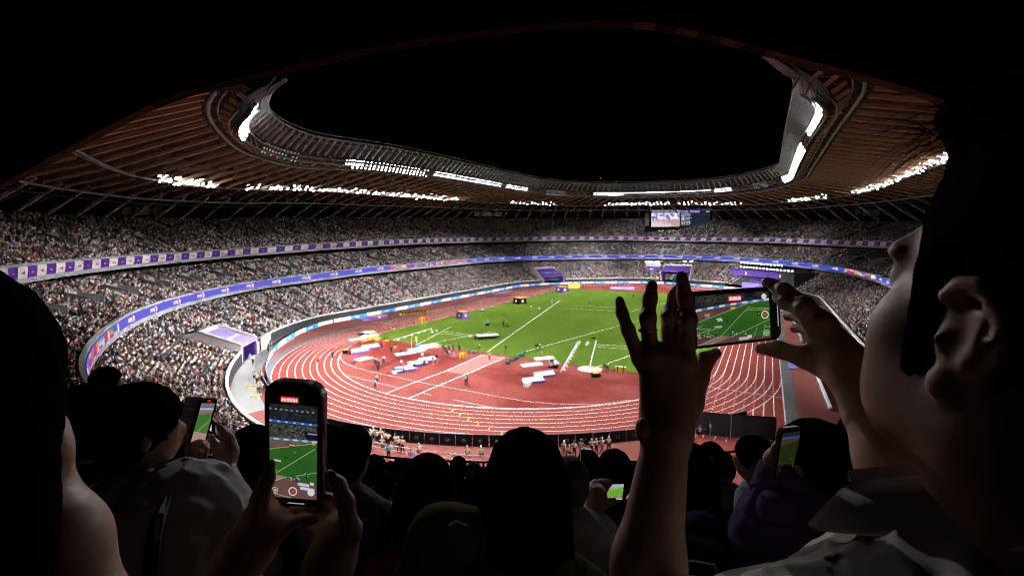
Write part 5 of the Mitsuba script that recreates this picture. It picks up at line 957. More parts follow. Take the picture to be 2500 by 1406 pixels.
# hair: thin strands scattered over a dark shell so that its outline is not clean
def strands(k, o, r, n, ln, rad, m, ax=None, lo=-.3, seed=0, fall=(0, -1, 0), mixf=.55):
    rs = np.random.default_rng(seed); b = B(); ax = np.eye(3) if ax is None else ax
    for _ in range(n):
        d = unit(rs.normal(size=3)); 
        if d @ ax[1] < lo: continue
        p = o + (d * r) @ ax; t = unit(np.asarray(fall) * mixf + (d @ ax) * rs.uniform(.15, .5) + rs.normal(size=3) * .35); pts = [p - t * ln * .2]
        for j in range(4): t = unit(t + np.asarray(fall) * .22); pts.append(pts[-1] + t * ln / 4)
        b.tube(pts, np.linspace(rad, rad * .4, 5), 3, cap=False)
    if b.n: tag(obj('strand', wm(b.mesh()), m, k), kind='stuff')
def spectator(label, px, py, rp, z, hair='m_hair', top='m_blacktop', yaw=0.0, tyaw=None, hs=1.0, longhair=0, arms=True, tilt=0.0, shoulders=1.0, ears=True, cap=None, group=None, res=1.0, drop=0.0, hw=1.0):
    """a seated person seen from behind; (px, py) centre of the head, rp its half width in pixels; yaw turns the face to the left"""
    k = thing('person', label, 'person', group); s = rp * z / FPX / .088; s = min(max(s, .6), 1.35); o = C(px, py, z); c, q = math.cos(math.radians(yaw)), math.sin(math.radians(yaw))
    X, Y, Z = np.array([c, 0, q]), np.array([0, 1.0, 0]), np.array([-q, 0, c]); L_ = lambda x, y, zz: o + s * (x * X + y * Y + zz * Z); ax = np.array([X, Y, Z]); h = .011 * s * res
    g = Fig(); g.ell(L_(0, .01, 0), (.076 * s, .112 * s, .096 * s), ax, .02).ell(L_(0, -.06, .035), (.056 * s, .062 * s, .058 * s), ax, .03).ell(L_(0, -.02, .1), (.014 * s, .026 * s, .02 * s), ax, .015).ell(L_(0, -.062, .088), (.022 * s, .009 * s, .012 * s), ax, .008)
    for e in (-1, 1): g.ell(L_(e * .034, .012, .088), (.012 * s, .008 * s, .008 * s), ax, .006)
    if ears:
        for e in (-1, 1): g.ell(L_(e * .082, -.012, -.005), (.011 * s, .032 * s, .02 * s), ax, .006)
    g.bone(L_(0, -.07, -.02), L_(0, -.19, -.04), .056 * s, .062 * s, .03).bone(L_(-.1, -.22, -.05), L_(.1, -.22, -.05), .05 * s, .05 * s, .04)
    w = .17 * shoulders
    if arms:
        for e in (-1, 1): g.bone(L_(e * (w + .07), -.5, .02), L_(e * (w - .02), -.56, .26), .042 * s, .032 * s, .02).ell(L_(e * (w - .05), -.56, .3), (.034 * s, .03 * s, .05 * s), ax, .02)
    body(k, 'body', g, h, 'm_skin')
    g = Fig(); g.ell(L_(0, .03, -.012), (.088 * s * hw * hs, .112 * s * hs, .106 * s * hs), ax, .02).ell(L_(0, -.03, -.05), (.076 * s * hs * hw, .09 * s, .062 * s), ax, .03).ell(L_(0, .055, -.012), (.087 * s * hw * hs, .086 * s * hs, .103 * s * hs), ax, .02).cut(L_(0, -.045, .098), (.066 * s, .1 * s, .062 * s), ax)
    if longhair:
        g.bone(L_(0, -.05, -.035), L_(0, -.09 - longhair, -.06), .09 * s * hs, .1 * s * hs, .04)
        for e in (-1, 1): g.bone(L_(e * .06 * hs, 0, -.01), L_(e * .08 * hs, -.08 - longhair, -.02), .045 * s * hs, .05 * s, .04)
    if cap: 
        gc = Fig(); gc.ell(L_(0, .055, -.005), (.094 * s, .085 * s, .108 * s), ax, .02).ell(L_(0, .05, .11), (.07 * s, .012 * s, .06 * s), ax, .02); body(k, 'cap', gc, h, cap)
    hk = body(k, 'hair', g, h * .85, hair, folds(int(px), .006 * s, (75, 30, 75)))
    if z < 2.0: strands(hk, L_(0, .03, -.012), np.array([.088 * hw * hs, .112 * hs, .106 * hs]) * s * .99, int(240 / res), .035 * s, .0009 * s, hair, ax, -.2, int(px))
    if tyaw is not None: c2, q2 = math.cos(math.radians(tyaw)), math.sin(math.radians(tyaw)); X2, Z2 = np.array([c2, 0, q2]), np.array([-q2, 0, c2]); L_ = lambda x, y, zz: o + s * (x * X2 + y * Y + zz * Z2)
    g = Fig(); g.bone(L_(-w, -.27, -.06), L_(w, -.27, -.06), .07 * s, .07 * s, .06).bone(L_(0, -.27, -.05), L_(0, -.62, -.03), .15 * s, .165 * s, .08).ell(L_(0, -.36, -.06), (.2 * s * shoulders, .17 * s, .115 * s), ax, .06).bone(L_(0, -.185, -.03), L_(0, -.24, -.045), .066 * s, .085 * s, .03)
    if arms:
        for e in (-1, 1): g.bone(L_(e * w, -.27, -.05), L_(e * (w + .07), -.5, .02), .066 * s, .056 * s, .03)
    for e in (-1, 1): g.bone(L_(e * .1, -.62, 0), L_(e * .13, -.63, .36), .1 * s, .08 * s, .05)
    body(k, 'top', g, h * 1.0, top, folds(int(py), .016 * s, (16, 24, 16)))
    return k, L_, s, ax
def hand(g, chains, palm, k=.006):
    """chains: finger joints with radii, palm: list of balls joined to the wrist"""
    for pts, rs in chains: g.chain(pts, rs, k)
    for a, c, ra, rc in palm: g.bone(a, c, ra, rc, .014)
    return g
def pc(pts): return [C(*p[:3]) for p in pts], [p[3] * p[2] / FPX for p in pts]

# ---- terrace under them, railing, seats
k = thing('stand', 'dark stepped terrace of the near upper stand under the foreground spectators', 'stand'); b = B(); sb = []
fh = unit(np.array([FW[0], FW[1], 0])); rh = np.array([fh[1], -fh[0], 0])
for i in range(-2, 9):
    d0 = -.25 + .8 * i; zt = CAM[2] - 1.22 - .40 * (i + .2) - .02 * i
    b.box(CAM * [1, 1, 0] + fh * (d0 + .4) + [0, 0, zt - 1.0], (.4, 9, 1.0), [fh, rh, [0, 0, 1]])
    obj('seat_row', B().box(CAM * [1, 1, 0] + fh * (d0 + .28) + [0, 0, zt + .40], (.2, 9, .03), [fh, rh, [0, 0, 1]]).box(CAM * [1, 1, 0] + fh * (d0 + .06) + [0, 0, zt + .58], (.03, 9, .16), [fh, rh, [0, 0, 1]]), 'm_blacktop', k)
b.box(CAM * [1, 1, 0] + fh * 7.35 + [0, 0, CAM[2] - 5.6], (.3, 9, 1.0), [fh, rh, [0, 0, 1]])
obj('terrace', b, 'm_dkgrey', k)
k = thing('railing', 'thin black railing in front of the foreground spectators', 'railing'); rp = [(330, 962, 4.6), (400, 972, 5.0), (445, 984, 5.2), (520, 1030, 5.6), (557, 1060, 6.0), (640, 1082, 6.4), (800, 1108, 7), (933, 1114, 7.4), (1010, 1122, 7.6), (1180, 1128, 7.8), (1480, 1130, 7.8), (1700, 1118, 7.6), (1780, 1103, 7.5), (1900, 1086, 7.2), (2060, 1070, 7)]
tb = CAM + np.array([C(*p) for p in rp]) @ CF; obj('rail', B().tube(tb, .018, 6), 'm_black', k); obj('rail', B().tube(tb - [0, 0, .16], .014, 6), 'm_black', k)
for p in tb: obj('post', B().tube([p, p - [0, 0, 1.6]], .018, 5), 'm_black', k)
# ---- near roof: a dark canopy over the camera with a curved timber edge
AR = [(-500, 640, 14), (-200, 545, 13), (0, 466, 12), (140, 392, 11), (280, 318, 10.2), (415, 253, 9.6), (550, 215, 9.1), (685, 184, 8.8), (850, 147, 8.5), (1020, 115, 8.3), (1250, 85, 8.2), (1490, 70, 8.2), (1700, 95, 8.4), (1915, 152, 8.8), (2100, 198, 9.3), (2290, 258, 9.9), (2500, 350, 10.8), (2800, 470, 12), (3200, 640, 14)]
from scipy.interpolate import CubicSpline
ta = np.arange(len(AR)); ca = CubicSpline(ta, np.array([C(*p) for p in AR])); tt = np.linspace(0, len(AR) - 1, 145); E_ = CAM + ca(tt) @ CF
k = thing('canopy', 'near-black curved canopy over the foreground with a thin brown timber edge', 'canopy'); back = -fh * 3.0 + np.array([0, 0, 1.2])
b = B(); b.sheet(np.stack([E_ + [0, 0, .26], E_ + back * .5 + [0, 0, .3], E_ - fh * 9 + [0, 0, 2.0], E_ - fh * 22 + [0, 0, 2.5]])); obj('soffit', b, 'm_black', k)
def edge(i0, i1, m, label=None, hgt=.27):
    s = slice(i0, i1 + 1); e = E_[s]; kk = obj('edge_board', B().sheet(np.stack([e, e + [0, 0, hgt], e + back * .05 + [0, 0, hgt], e + back * .05, e])), m, k)
    if label: tag(kk, label)
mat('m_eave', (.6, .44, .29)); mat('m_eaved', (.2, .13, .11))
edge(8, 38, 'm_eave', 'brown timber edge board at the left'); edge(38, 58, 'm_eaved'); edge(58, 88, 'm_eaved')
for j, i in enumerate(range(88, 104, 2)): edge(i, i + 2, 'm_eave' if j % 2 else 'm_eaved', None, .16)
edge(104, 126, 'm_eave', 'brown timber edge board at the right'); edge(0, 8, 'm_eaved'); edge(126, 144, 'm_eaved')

# ---- screens
def rr(w, h, r, n=6):
    p = []
    for cx, cy, a in ((w - r, h - r, 0), (-w + r, h - r, 90), (-w + r, -h + r, 180), (w - r, -h + r, 270)):
        for t in np.linspace(0, 90, n): p.append((cx + r * math.cos(math.radians(a + t)), cy + r * math.sin(math.radians(a + t))))
    return p
def seg(u, t, a, b_, w, asp):
    ax_, ay = a[0] * asp, a[1]; bx, by = b_[0] * asp, b_[1]; dx, dy = bx - ax_, by - ay; pu, pv = u * asp - ax_, t - ay; h = dr.clip((pu * dx + pv * dy) / (dx * dx + dy * dy), 0, 1); return dr.hypot(pu - dx * h, pv - dy * h) < w
def ringm(u, t, c, r0, r1, asp): d = dr.hypot((u - c[0]) * asp, t - c[1]); return (d < r1) & (d >= r0)
def sel(m, col, old): return dr.select(m, mi.Color3f(*col), old)
def scr1(p, n, uv):
    u, t = uv.x, 1 - uv.y; asp = 1.62; ad = .275 - .20 * u + .075 * u * u; tr0 = ad + .045; gb = .54 - .44 * u; gb = dr.maximum(gb, .155 + .03 * u); dz = .80 + .16 * u
    c1 = mikit.noise(u * 95, t * 60, 1.0); crowd = mikit.mix((.004, .005, .005), (.11, .11, .085), dr.power(c1, 3)); g = mikit.mix((.018, .075, .010), (.035, .115, .014), mikit.fbm(u * 5, t * 9, 0.0, 3)); tk = mikit.mix((.085, .036, .030), (.12, .055, .047), mikit.noise(u * 7, t * 20, 0.0)); dd = mikit.mix((.055, .022, .02), (.10, .045, .04), mikit.noise(u * 6, t * 6, 4.0))
    col = dr.select(t < ad, crowd, dr.select(t < tr0, mi.Color3f(.5, .54, .58), dr.select(t < gb, tk, dr.select(t < dz, g, dd))))
    blue = (t >= ad) & (t < tr0) & (dr.floor(u * 13) - 2 * dr.floor(u * 6.5) > .5); col = sel(blue, (.03, .16, .5), col); col = sel((t > ad - .045) & (t < ad - .006), (.012, .012, .014), col); col = sel((u > .66) & (u < .80) & (t < .10 - .06 * (u - .66)), (.006, .006, .012), col)
    pink = (t > dz) & (u - .42 + 1.65 * (t - .86) < .0) & (u - .28 + 1.95 * (t - .86) > 0); col = sel(pink, (.20, .12, .105), col)
    for a, b_ in (((.30, .87), (.72, .28)), ((.44, .90), (1, .60)), ((0, .66), (.07, .61)), ((0, .76), (.34, .67)), ((0, .665), (.18, .69)), ((.70, .33), (1, .36)), ((.66, .37), (1, .385)), ((.93, .70), (.88, .98)), ((.93, .75), (1, .76)), ((0, 1.0), (.28, .86)), ((.17, 1.0), (.42, .89)), ((0, .54), (.78, .19))): col = sel(seg(u, t, a, b_, .0035, asp), (.42, .5, .3), col)
    for i in range(9): col = sel(ringm(u, t, (.82 - .008 * i, .73 + .026 * i), 0, .006, asp), (.5, .55, .5), col)
    cell = mikit.cell_rand(dr.floor(u * 70), dr.floor(t * 55), 3.0); people = (dr.abs(t - .81 - .05 * u) < .055) & (((u < .27)) | ((u > .43) & (u < .53)) | ((u > .6) & (u < .68))) & (cell > .62); col = sel(people, (.02, .025, .022), col); people2 = people & (cell > .86); col = sel(people2, (.35, .36, .34), col)
    for cx, cy, w, h, cc in ((.145, .42, .03, .035, (.22, .10, .45)), (.145, .395, .035, .012, (.6, .33, .04)), (.49, .30, .03, .022, (.55, .36, .06)), (.76, .21, .022, .018, (.3, .25, .25)), (.84, .175, .02, .015, (.45, .28, .05)), (.28, .655, .05, .012, (.4, .46, .44)), (.40, .56, .008, .02, (.01, .012, .01)), (.62, .95, .07, .03, (.42, .41, .44)), (.70, .925, .03, .03, (.55, .55, .55)), (.30, .50, .035, .014, (.5, .56, .5)), (.31, .535, .035, .012, (.5, .56, .5))): col = sel((dr.abs(u - cx) < w) & (dr.abs(t - cy) < h), cc, col)
    col = sel(ringm(u, t, (.93, .10), 0, .058, asp), (.62, .62, .6), col); col = sel(ringm(u, t, (.932, .495), .070, .084, asp), (.9, .9, .88), col); col = sel((dr.abs(u - .932) < .019) & (dr.abs(t - .495) < .034), (.85, .02, .015), col); col = sel(ringm(u, t, (.94, .885), .054, .064, asp), (.85, .85, .84), col); col = sel(((dr.abs(u - .934) < .004) | (dr.abs(u - .947) < .004)) & (dr.abs(t - .885) < .02), (.8, .8, .8), col)
    col = sel(ringm(u, t, (.845, .46), 0, .04, asp), (.008, .012, .006), col); col = sel(ringm(u, t, (.845, .46), 0, .014, asp), (.55, .5, .05), col)
    return col
def scr2(p, n, uv):
    u, t = uv.x, 1 - uv.y; asp = .51; ribb = .165 + .02 * u; ad = .355 + .008 * u; gr0 = .475 - .085 * u; dz = .735 + .11 * u
    c1 = mikit.noise(u * 60, t * 120, 1.0); top = mikit.mix((.004, .006, .009), (.05, .06, .06), dr.power(c1, 3)); low = mikit.mix((.004, .006, .006), (.16, .17, .13), dr.power(c1, 2.2))
    g = mikit.mix((.018, .085, .012), (.03, .12, .016), mikit.fbm(u * 4, t * 9, 0.0, 3)); tk = mikit.mix((.10, .055, .045), (.16, .09, .075), mikit.noise(u * 7, t * 30, 0.0)); dd = mikit.mix((.10, .045, .04), (.14, .07, .06), mikit.noise(u * 6, t * 6, 4.0))
    col = dr.select(t < ribb, top, dr.select(t < ribb + .022, mi.Color3f(.03, .09, .5), dr.select(t < ad, low, dr.select(t < ad + .02, mi.Color3f(.42, .48, .55), dr.select(t < gr0, tk, dr.select(t < dz, g, dd))))))
    col = sel((t > .045 + .015 * u) & (t < .058 + .015 * u) & (u * 9 - dr.floor(u * 9) < .42), (.26, .27, .27), col); col = sel((t > ribb + .004) & (t < ribb + .018) & (u * 6 - dr.floor(u * 6) < .3), (.5, .5, .6), col)
    col = sel((t > ad) & (t < ad + .02) & (u * 5 - dr.floor(u * 5) < .45), (.02, .2, .5), col); col = sel((u > .77 - .9 * (.34 - t)) & (t > .27) & (t < ad - .005) & (u > .72), (.006, .006, .014), col); col = sel((u > .80) & (t > .285) & (t < .298), (.3, .28, .4), col); col = sel((t > ribb + .026) & (t < ribb + .036), (.02, .02, .022), col)
    pink = (t > .74 + .1 * u) & (t < .855 - .24 * u) & (u < .36); col = sel(pink, (.26, .19, .16), col)
    for a, b_ in (((.17, .725), (.95, .45)), ((.40, .775), (1, .70)), ((0, .60), (.24, .595)), ((0, .845), (.36, .77)), ((0, .48), (.9, .395)), ((.55, .49), (.52, .51)), ((0, .95), (.45, 1.0))): col = sel(seg(u, t, a, b_, .0022, asp), (.45, .55, .32), col)
    cell = mikit.cell_rand(dr.floor(u * 44), dr.floor(t * 86), 3.0); people = (((dr.abs(t - .79) < .035) & (u > .42) & (u < .64)) | ((dr.abs(t - .715) < .02) & (u < .16)) | ((dr.abs(t - .725 - .3 * (u - .74)) < .035) & (u > .72) & (u < .82))) & (cell > .45); col = sel(people, (.012, .03, .024), col); col = sel(people & (cell > .85), (.28, .3, .28), col)
    for cx, cy, w, h, cc in ((.47, .428, .05, .010, (.6, .42, .08)), (.47, .44, .055, .008, (.05, .03, .03)), (.93, .395, .035, .012, (.5, .3, .05)), (.16, .60, .08, .009, (.45, .52, .5)), (.34, .565, .022, .01, (.012, .02, .012)), (.72, .845, .12, .016, (.52, .5, .55)), (.80, .89, .15, .016, (.58, .55, .62)), (.80, .91, .13, .007, (.12, .06, .3)), (.90, .83, .04, .015, (.6, .6, .6))): col = sel((dr.abs(u - cx) < w) & (dr.abs(t - cy - .05 * (u - cx)) < h), cc, col)
    col = sel(ringm(u, t, (.11, .925), .028, .033, asp), (.7, .7, .7), col); col = sel(((dr.abs(u - .095) < .010) | (dr.abs(u - .125) < .010)) & (dr.abs(t - .925) < .012), (.7, .7, .7), col); col = sel(ringm(u, t, (.49, .925), .038, .046, asp), (.85, .85, .85), col); col = sel(ringm(u, t, (.49, .925), 0, .018, asp), (.8, .03, .02), col); col = sel(ringm(u, t, (.88, .925), 0, .038, asp), (.6, .6, .6), col)
    return col
def scr3(kind):
    def f(p, n, uv):
        u, t = uv.x, 1 - uv.y; a = mikit.noise(u * 22, t * 40, 2.0)
        if kind == 'tall': col = dr.select(t < .13, mikit.mix((.01, .012, .012), (.2, .2, .2), a), dr.select(t < .17, mi.Color3f(.3, .4, .6), dr.select(t < .30 - .05 * u, mi.Color3f(.2, .10, .09), dr.select(t < .72 + .08 * u, mikit.mix((.03, .10, .015), (.05, .14, .02), a), mi.Color3f(.32, .17, .17))))); col = sel(seg(u, t, (.2, .76), (1.0, .42), .006, .6), (.4, .5, .3), col); return col * 1.3
        if kind == 'wide': col = dr.select(t < .18, mi.Color3f(.30, .45, .5), dr.select(t < .42 - .2 * u, mi.Color3f(.42, .3, .3), dr.select(t < .78, mikit.mix((.10, .34, .02), (.15, .42, .03), a), mi.Color3f(.5, .36, .38)))); return sel((t > .78) & (t < .88) & (a > .6), (.05, .05, .06), col)
        if kind == 'dim': col = dr.select(t < .1, mi.Color3f(.01, .012, .02), dr.select(t < .15, mi.Color3f(.03, .06, .14), dr.select(t < .30 - .1 * u, mi.Color3f(.055, .025, .016), dr.select(t < .75, mikit.mix((.008, .016, .003), (.014, .026, .004), a), mi.Color3f(.004, .004, .005))))); return sel((t > .6) & (a > .86), (.12, .11, .09), col)
        col = dr.select(t < .35, mi.Color3f(.02, .05, .22), dr.select(t < .7, mi.Color3f(.05, .22, .06), mi.Color3f(.3, .2, .2))); return col
    return f
def phone(label, tl, tr_, bl, screen, fn, body_m='m_phone', r=.011, th=.008, inset=None, timer=None, bar=None, grow=(1.0, 1.0)):
    """a flat phone through three corners of its front (pixel, pixel, depth); the screen as fractions of the front (u0, u1, t0, t1)"""
    k = thing('phone', label, 'phone'); a, q, d = C(*tl), C(*tr_), C(*bl); ex, ey = q - a, a - d; w, hh = np.linalg.norm(ex) / 2, np.linalg.norm(ey) / 2; ex = unit(ex); ey = unit(ey - ex * (ey @ ex)); ez = -np.cross(ex, ey); o = a + ex * w - ey * hh
    if ez @ o < 0: ez = -ez                                     # ez points away from the viewer
    fr = (o, ex, ey, ez); pl = rr(w, hh, r)
    def pr(poly, z0, z1): b = B(); b.prism(poly, z0, z1, fr); return wm(b.mesh())
    obj('body', pr(pl, .0012, th), body_m, k); obj('glass', pr([(x * .975, y * .985) for x, y in pl], .0, .0014), 'm_phone', k)
    obj('side_button', pr([(w - .001, hh * .2), (w + .0012, hh * .2), (w + .0012, hh * .45), (w - .001, hh * .45)], .002, .006), 'm_phone', k)
    u0, u1, t0, t1 = screen; x0, x1, y0, y1 = -w + 2 * w * u0, -w + 2 * w * u1, hh - 2 * hh * t1, hh - 2 * hh * t0
    v = np.array([(x0, y0, -.0008), (x1, y0, -.0008), (x1, y1, -.0008), (x0, y1, -.0008)]); v = o + v @ np.array([ex, ey, ez]); m = wm(trimesh.Trimesh(v, [[0, 1, 2], [0, 2, 3]], process=False))
    if m.face_normals[0] @ (CAM - m.vertices[0]) < 0: m.faces = m.faces[:, ::-1]
    obj('display', m, 'm_black', k, emit=mikit.proc(fn), w=.05, uv=UVQ)
    def flat(poly_b, z, m_, e=None, nm='mark'):
        vv = np.vstack(poly_b.v); mm = wm(trimesh.Trimesh(o + np.c_[vv[:, :2], np.full(len(vv), z)] @ np.array([ex, ey, ez]), np.vstack(poly_b.f), process=False))
        if mm.face_normals[0] @ (CAM - mm.vertices[0]) < 0: mm.faces = mm.faces[:, ::-1]
        return obj(nm, mm, m_, k, emit=e, w=.02)
    if timer:
        txt, cx, cy, hgt = timer; X, Y = -w + 2 * w * cx, hh - 2 * hh * cy; tw = hgt * (3.0 if txt else 2.2)
        flat(B().add([(X - tw, Y - hgt, 0), (X + tw, Y - hgt, 0), (X + tw, Y + hgt, 0), (X - tw, Y + hgt, 0)], [[0, 1, 2], [0, 2, 3]]), -.0012, 'm_red', (.75, .02, .015), 'timer')
        if txt:
            t = meshkit.text_mesh(txt, hgt * 1.15, .0004, True); bb = t.bounds; sc_ = min(1, 1.8 * tw / (bb[1][0] - bb[0][0])); vv = (t.vertices - [(bb[0][0] + bb[1][0]) / 2, (bb[0][1] + bb[1][1]) / 2, 0]) * [sc_, 1, 1]
            mm = wm(trimesh.Trimesh(o + (np.c_[vv[:, :2], -.0016 - vv[:, 2]] + [X, Y, 0]) @ np.array([ex, ey, ez]), t.faces, process=False)); tag(obj('timer_digit', mm, 'm_white', k, emit=(.9, .85, .85), w=.02), 'white digits of the recording timer', kind='stuff')
    if bar: cx, cy, bw, bh = bar; X, Y = -w + 2 * w * cx, hh - 2 * hh * cy; flat(B().add([(X - bw, Y - bh, 0), (X + bw, Y - bh, 0), (X + bw, Y + bh, 0), (X - bw, Y + bh, 0)], [[0, 1, 2], [0, 2, 3]]), -.0012, 'm_white', (.35, .36, .35), 'home_bar')
    return k, fr, w, hh
phone('phone held sideways by the man on the right, filming the field, timer at 24 seconds', (1668, 713, .560), (1903, 698, .612), (1676, 855, .560), (.105, .868, .085, .945), scr1, timer=('00:00:24', .50, .17, .0035), bar=(.955, .52, .0007, .016), r=.013)
phone('phone held upright left of the middle, filming the field, timer at 56 seconds', (644, 927, .55), (790, 938, .55), (668, 1232, .575), (.095, .905, .175, .925), scr2, timer=('00:00:56', .44, .135, .0036), bar=(.55, .965, .0105, .0006), r=.02, th=.012)
k3, f3, w3, h3 = phone('phone in a folding case held by the boy in the white shirt', (491, 971, 1.36), (533, 972, 1.40), (504, 1078, 1.38), (.10, .88, .11, .93), scr3('tall'), timer=('', .5, .06, .0022), r=.010)
b = B(); b.prism(rr(.033, h3, .01), 0, .005, (C(470, 1026, 1.37), unit(f3[1] + [0, 0, -.12]), f3[2], unit(np.cross(f3[1], f3[2]))))
obj('flap', wm(b.mesh()), 'm_flap', k3)
for i in range(3): b = B(); b.box(C(466 + 1.5 * i, 992 + 12.5 * i, 1.362), (.024, .0012, .001), [f3[1], f3[2], np.cross(f3[1], f3[2])]); obj('card_slot', wm(b.mesh()), 'm_case', k3)
phone('small phone held sideways in front of the black-haired head, bright green picture', (1474, 1178, 1.70), (1526, 1176, 1.74), (1474, 1222, 1.70), (.10, .95, .10, .97), scr3('wide'), r=.008)
phone('phone held upright by the person in the purple hoodie, dim picture', (1908, 1046, .93), (1958, 1040, .96), (1907, 1166, .95), (.08, .94, .09, .93), scr3('dim'), 'm_rose', r=.012)
phone('tiny phone held sideways left of the head in the grey shirt', (1689, 1096, 2.2), (1714, 1093, 2.2), (1690, 1114, 2.2), (.08, .92, .12, .92), scr3('small'), r=.006)
phone('tiny phone with a green picture beside the purple sleeve', (1876, 1086, 1.8), (1906, 1074, 1.8), (1880, 1106, 1.8), (.1, .9, .2, .8), scr3('wide'), r=.006)
# ---- the man on the right: head in lost profile, raised arms, two hands at the phone
k = thing('person', 'dark-haired man in a pale shirt with a wide collar, raising a phone in both hands', 'person')
yaw = math.radians(7); c_, s_ = math.cos(yaw), math.sin(yaw); pt = math.radians(15)
X = np.array([c_, 0, s_]); Z = np.array([-s_ * math.cos(pt), math.sin(pt), c_ * math.cos(pt)]); Y = np.cross(Z, X); Y = Y if Y[1] > 0 else -Y; AX = np.array([X, Y, Z]); HO = np.array([.352, -.020, .28])
M = lambda x, y, z: HO + x * X + y * Y + z * Z
g = Fig(); g.ell(M(0, .025, -.005), (.076, .108, .098), AX, .02).ell(M(0, -.055, .045), (.058, .066, .056), AX, .03).ell(M(0, .028, .082), (.058, .014, .016), AX, .02).ell(M(0, -.095, .062), (.026, .02, .022), AX, .02)
for e in (-1, 1): g.ell(M(e * .042, -.024, .062), (.024, .024, .021), AX, .025).ell(M(e * .056, -.075, .0), (.02, .032, .034), AX, .03).ell(M(e * .039, -.058, .05), (.023, .046, .034), AX, .03).ell(M(e * .035, -.088, .046), (.022, .028, .032), AX, .03).ell(M(e * .034, .008, .083), (.014, .010, .01), AX, .008)
g.bone(M(0, .015, .095), M(0, -.033, .100), .008, .012, .014).ell(M(0, -.037, .105), (.02, .009, .012), AX, .01).ell(M(0, -.064, .095), (.024, .007, .012), AX, .006).ell(M(0, -.074, .093), (.021, .007, .012), AX, .006)
for e in (-1, 1): g.cut(M(e * .036, .012, .105), (.016, .009, .012), AX, .006)
# ears with a rim, hollow and lobe
for e in (-1, 1):
    th = np.linspace(-1.9, 2.5, 9); pts = [M(e * (.079 + .006 * math.sin(t)), -.012 + .031 * math.sin(t) + .004, .0 - .019 * math.cos(t)) for t in th]
    g.chain(pts, [.0052] * 9, .004).ell(M(e * .076, -.012, .004), (.005, .027, .016), AX, .006).ell(M(e * .078, -.044, .008), (.0065, .011, .009), AX, .006).chain([M(e * .081, .006, -.006), M(e * .082, -.008, -.010), M(e * .081, -.026, -.004)], [.0038] * 3, .004).ell(M(e * .082, -.016, .012), (.004, .007, .004), AX, .004)
g.bone(M(0, -.07, -.015), M(.004, -.2, -.035), .054, .062, .03).bone(M(-.035, -.05, -.01), M(-.02, -.18, .012), .018, .02, .03)
ELL, ELR = C(1556, 1560, .455), C(2290, 1330, .40)
WL, WR = C(1627, 1062, .50), C(2088, 912, .505); SHL, SHR = M(-.15, -.245, -.03), M(.17, -.245, -.03)
g.bone(SHL, ELL, .044, .036, .02).bone(ELL, ELL + (WL - ELL) * .35, .035, .034, .02).bone(ELL + (WL - ELL) * .35, WL, .034, .0235, .02).bone(SHR, ELR, .044, .038, .02).bone(ELR, WR + (ELR - WR) * .6, .036, .033, .02).bone(WR + (ELR - WR) * .6, WR, .033, .0245, .02)
g.ell(C(1568, 1046, .497), (.008, .012, .01), None, .012)
mesh, _ = g.build(.0040, None, 2); obj('body', wm(mesh), 'm_skin', k, smooth=True)
# left hand, open, seen from the back
g = Fig(); z = .525
hand(g, [pc([(1672, 880, z, 22), (1680, 780, z - .004, 19.5), (1672, 725, z - .003, 17.5), (1664, 676, z, 14.5)]), pc([(1634, 868, z + .003, 21), (1634, 772, z + .014, 18.5), (1648, 720, z + .02, 15), (1657, 702, z + .022, 12)]), pc([(1590, 868, z, 20), (1581, 775, z - .002, 18), (1587, 730, z, 16), (1592, 697, z + .002, 13.5)]), pc([(1560, 876, z - .002, 18), (1534, 806, z - .004, 15.5), (1519, 764, z - .003, 13.5), (1513, 734, z - .002, 11.5)]), pc([(1672, 1000, z - .01, 26), (1705, 925, z, 23), (1722, 880, z + .016, 20), (1748, 862, z + .026, 13)])],
     [(C(1590, 880, z), C(1600, 1030, .51), RP_(30, z), RP_(36, z)), (C(1632, 876, z), C(1630, 1030, .51), RP_(32, z), RP_(38, z)), (C(1668, 890, z), C(1652, 1030, .51), RP_(28, z), RP_(38, z)), (C(1668, 930, z - .004), C(1690, 985, z - .004), RP_(26, z), RP_(24, z)), (C(1625, 1020, .508), WL, RP_(48, .5), .0235), (WL, WL + (ELL - WL) * .25, .0235, .026)], .0055)
for p in ((1680, 782, z - .012), (1582, 776, z - .01), (1634, 772, z), (1672, 884, z - .014), (1590, 872, z - .011), (1634, 872, z - .011)): g.ell(C(*p), (.0085, .009, .006), None, .008)
mesh, _ = g.build(.0022, None, 2); hl = obj('hand', wm(mesh), 'm_skin', k, smooth=True); tag(hl, 'open left hand with a ring, fingers spread')
def nail(p, tip, w, ln, m_='m_nail', parent=None):
    a, t = C(*p), C(*tip); d = unit(t - a); n = -unit(t); n = unit(n - d * (n @ d)); s = np.cross(d, n); q = trimesh.creation.icosphere(subdivisions=2); v = q.vertices * [ln, w, .0012]; obj('nail', wm(trimesh.Trimesh(t - d * ln * 1.0 + n * w * .93 + v @ np.array([d, s, n]), q.faces, process=False)), m_, parent, smooth=True)
mat('m_nail', (.5, .33, .27), .3)
for p, t, w in (((1672, 725, z - .003), (1664, 670, z), .0066), ((1587, 730, z), (1592, 692, z + .002), .006), ((1519, 764, z - .003), (1513, 730, z - .002), .0052)): nail(p, t, w, .0062, parent=hl)
th = np.linspace(0, 2 * np.pi, 21); a = C(1582, 806, z); d = unit(C(1586, 868, z) - C(1581, 775, z - .002)); s1 = unit(np.cross(d, [0, 0, 1.0])); s2 = np.cross(d, s1); rg = B().tube([a + .0094 * (math.cos(t) * s1 + math.sin(t) * s2) for t in th], .0016, 8, cap=False); obj('ring', wm(rg.mesh()), 'm_metal', k)
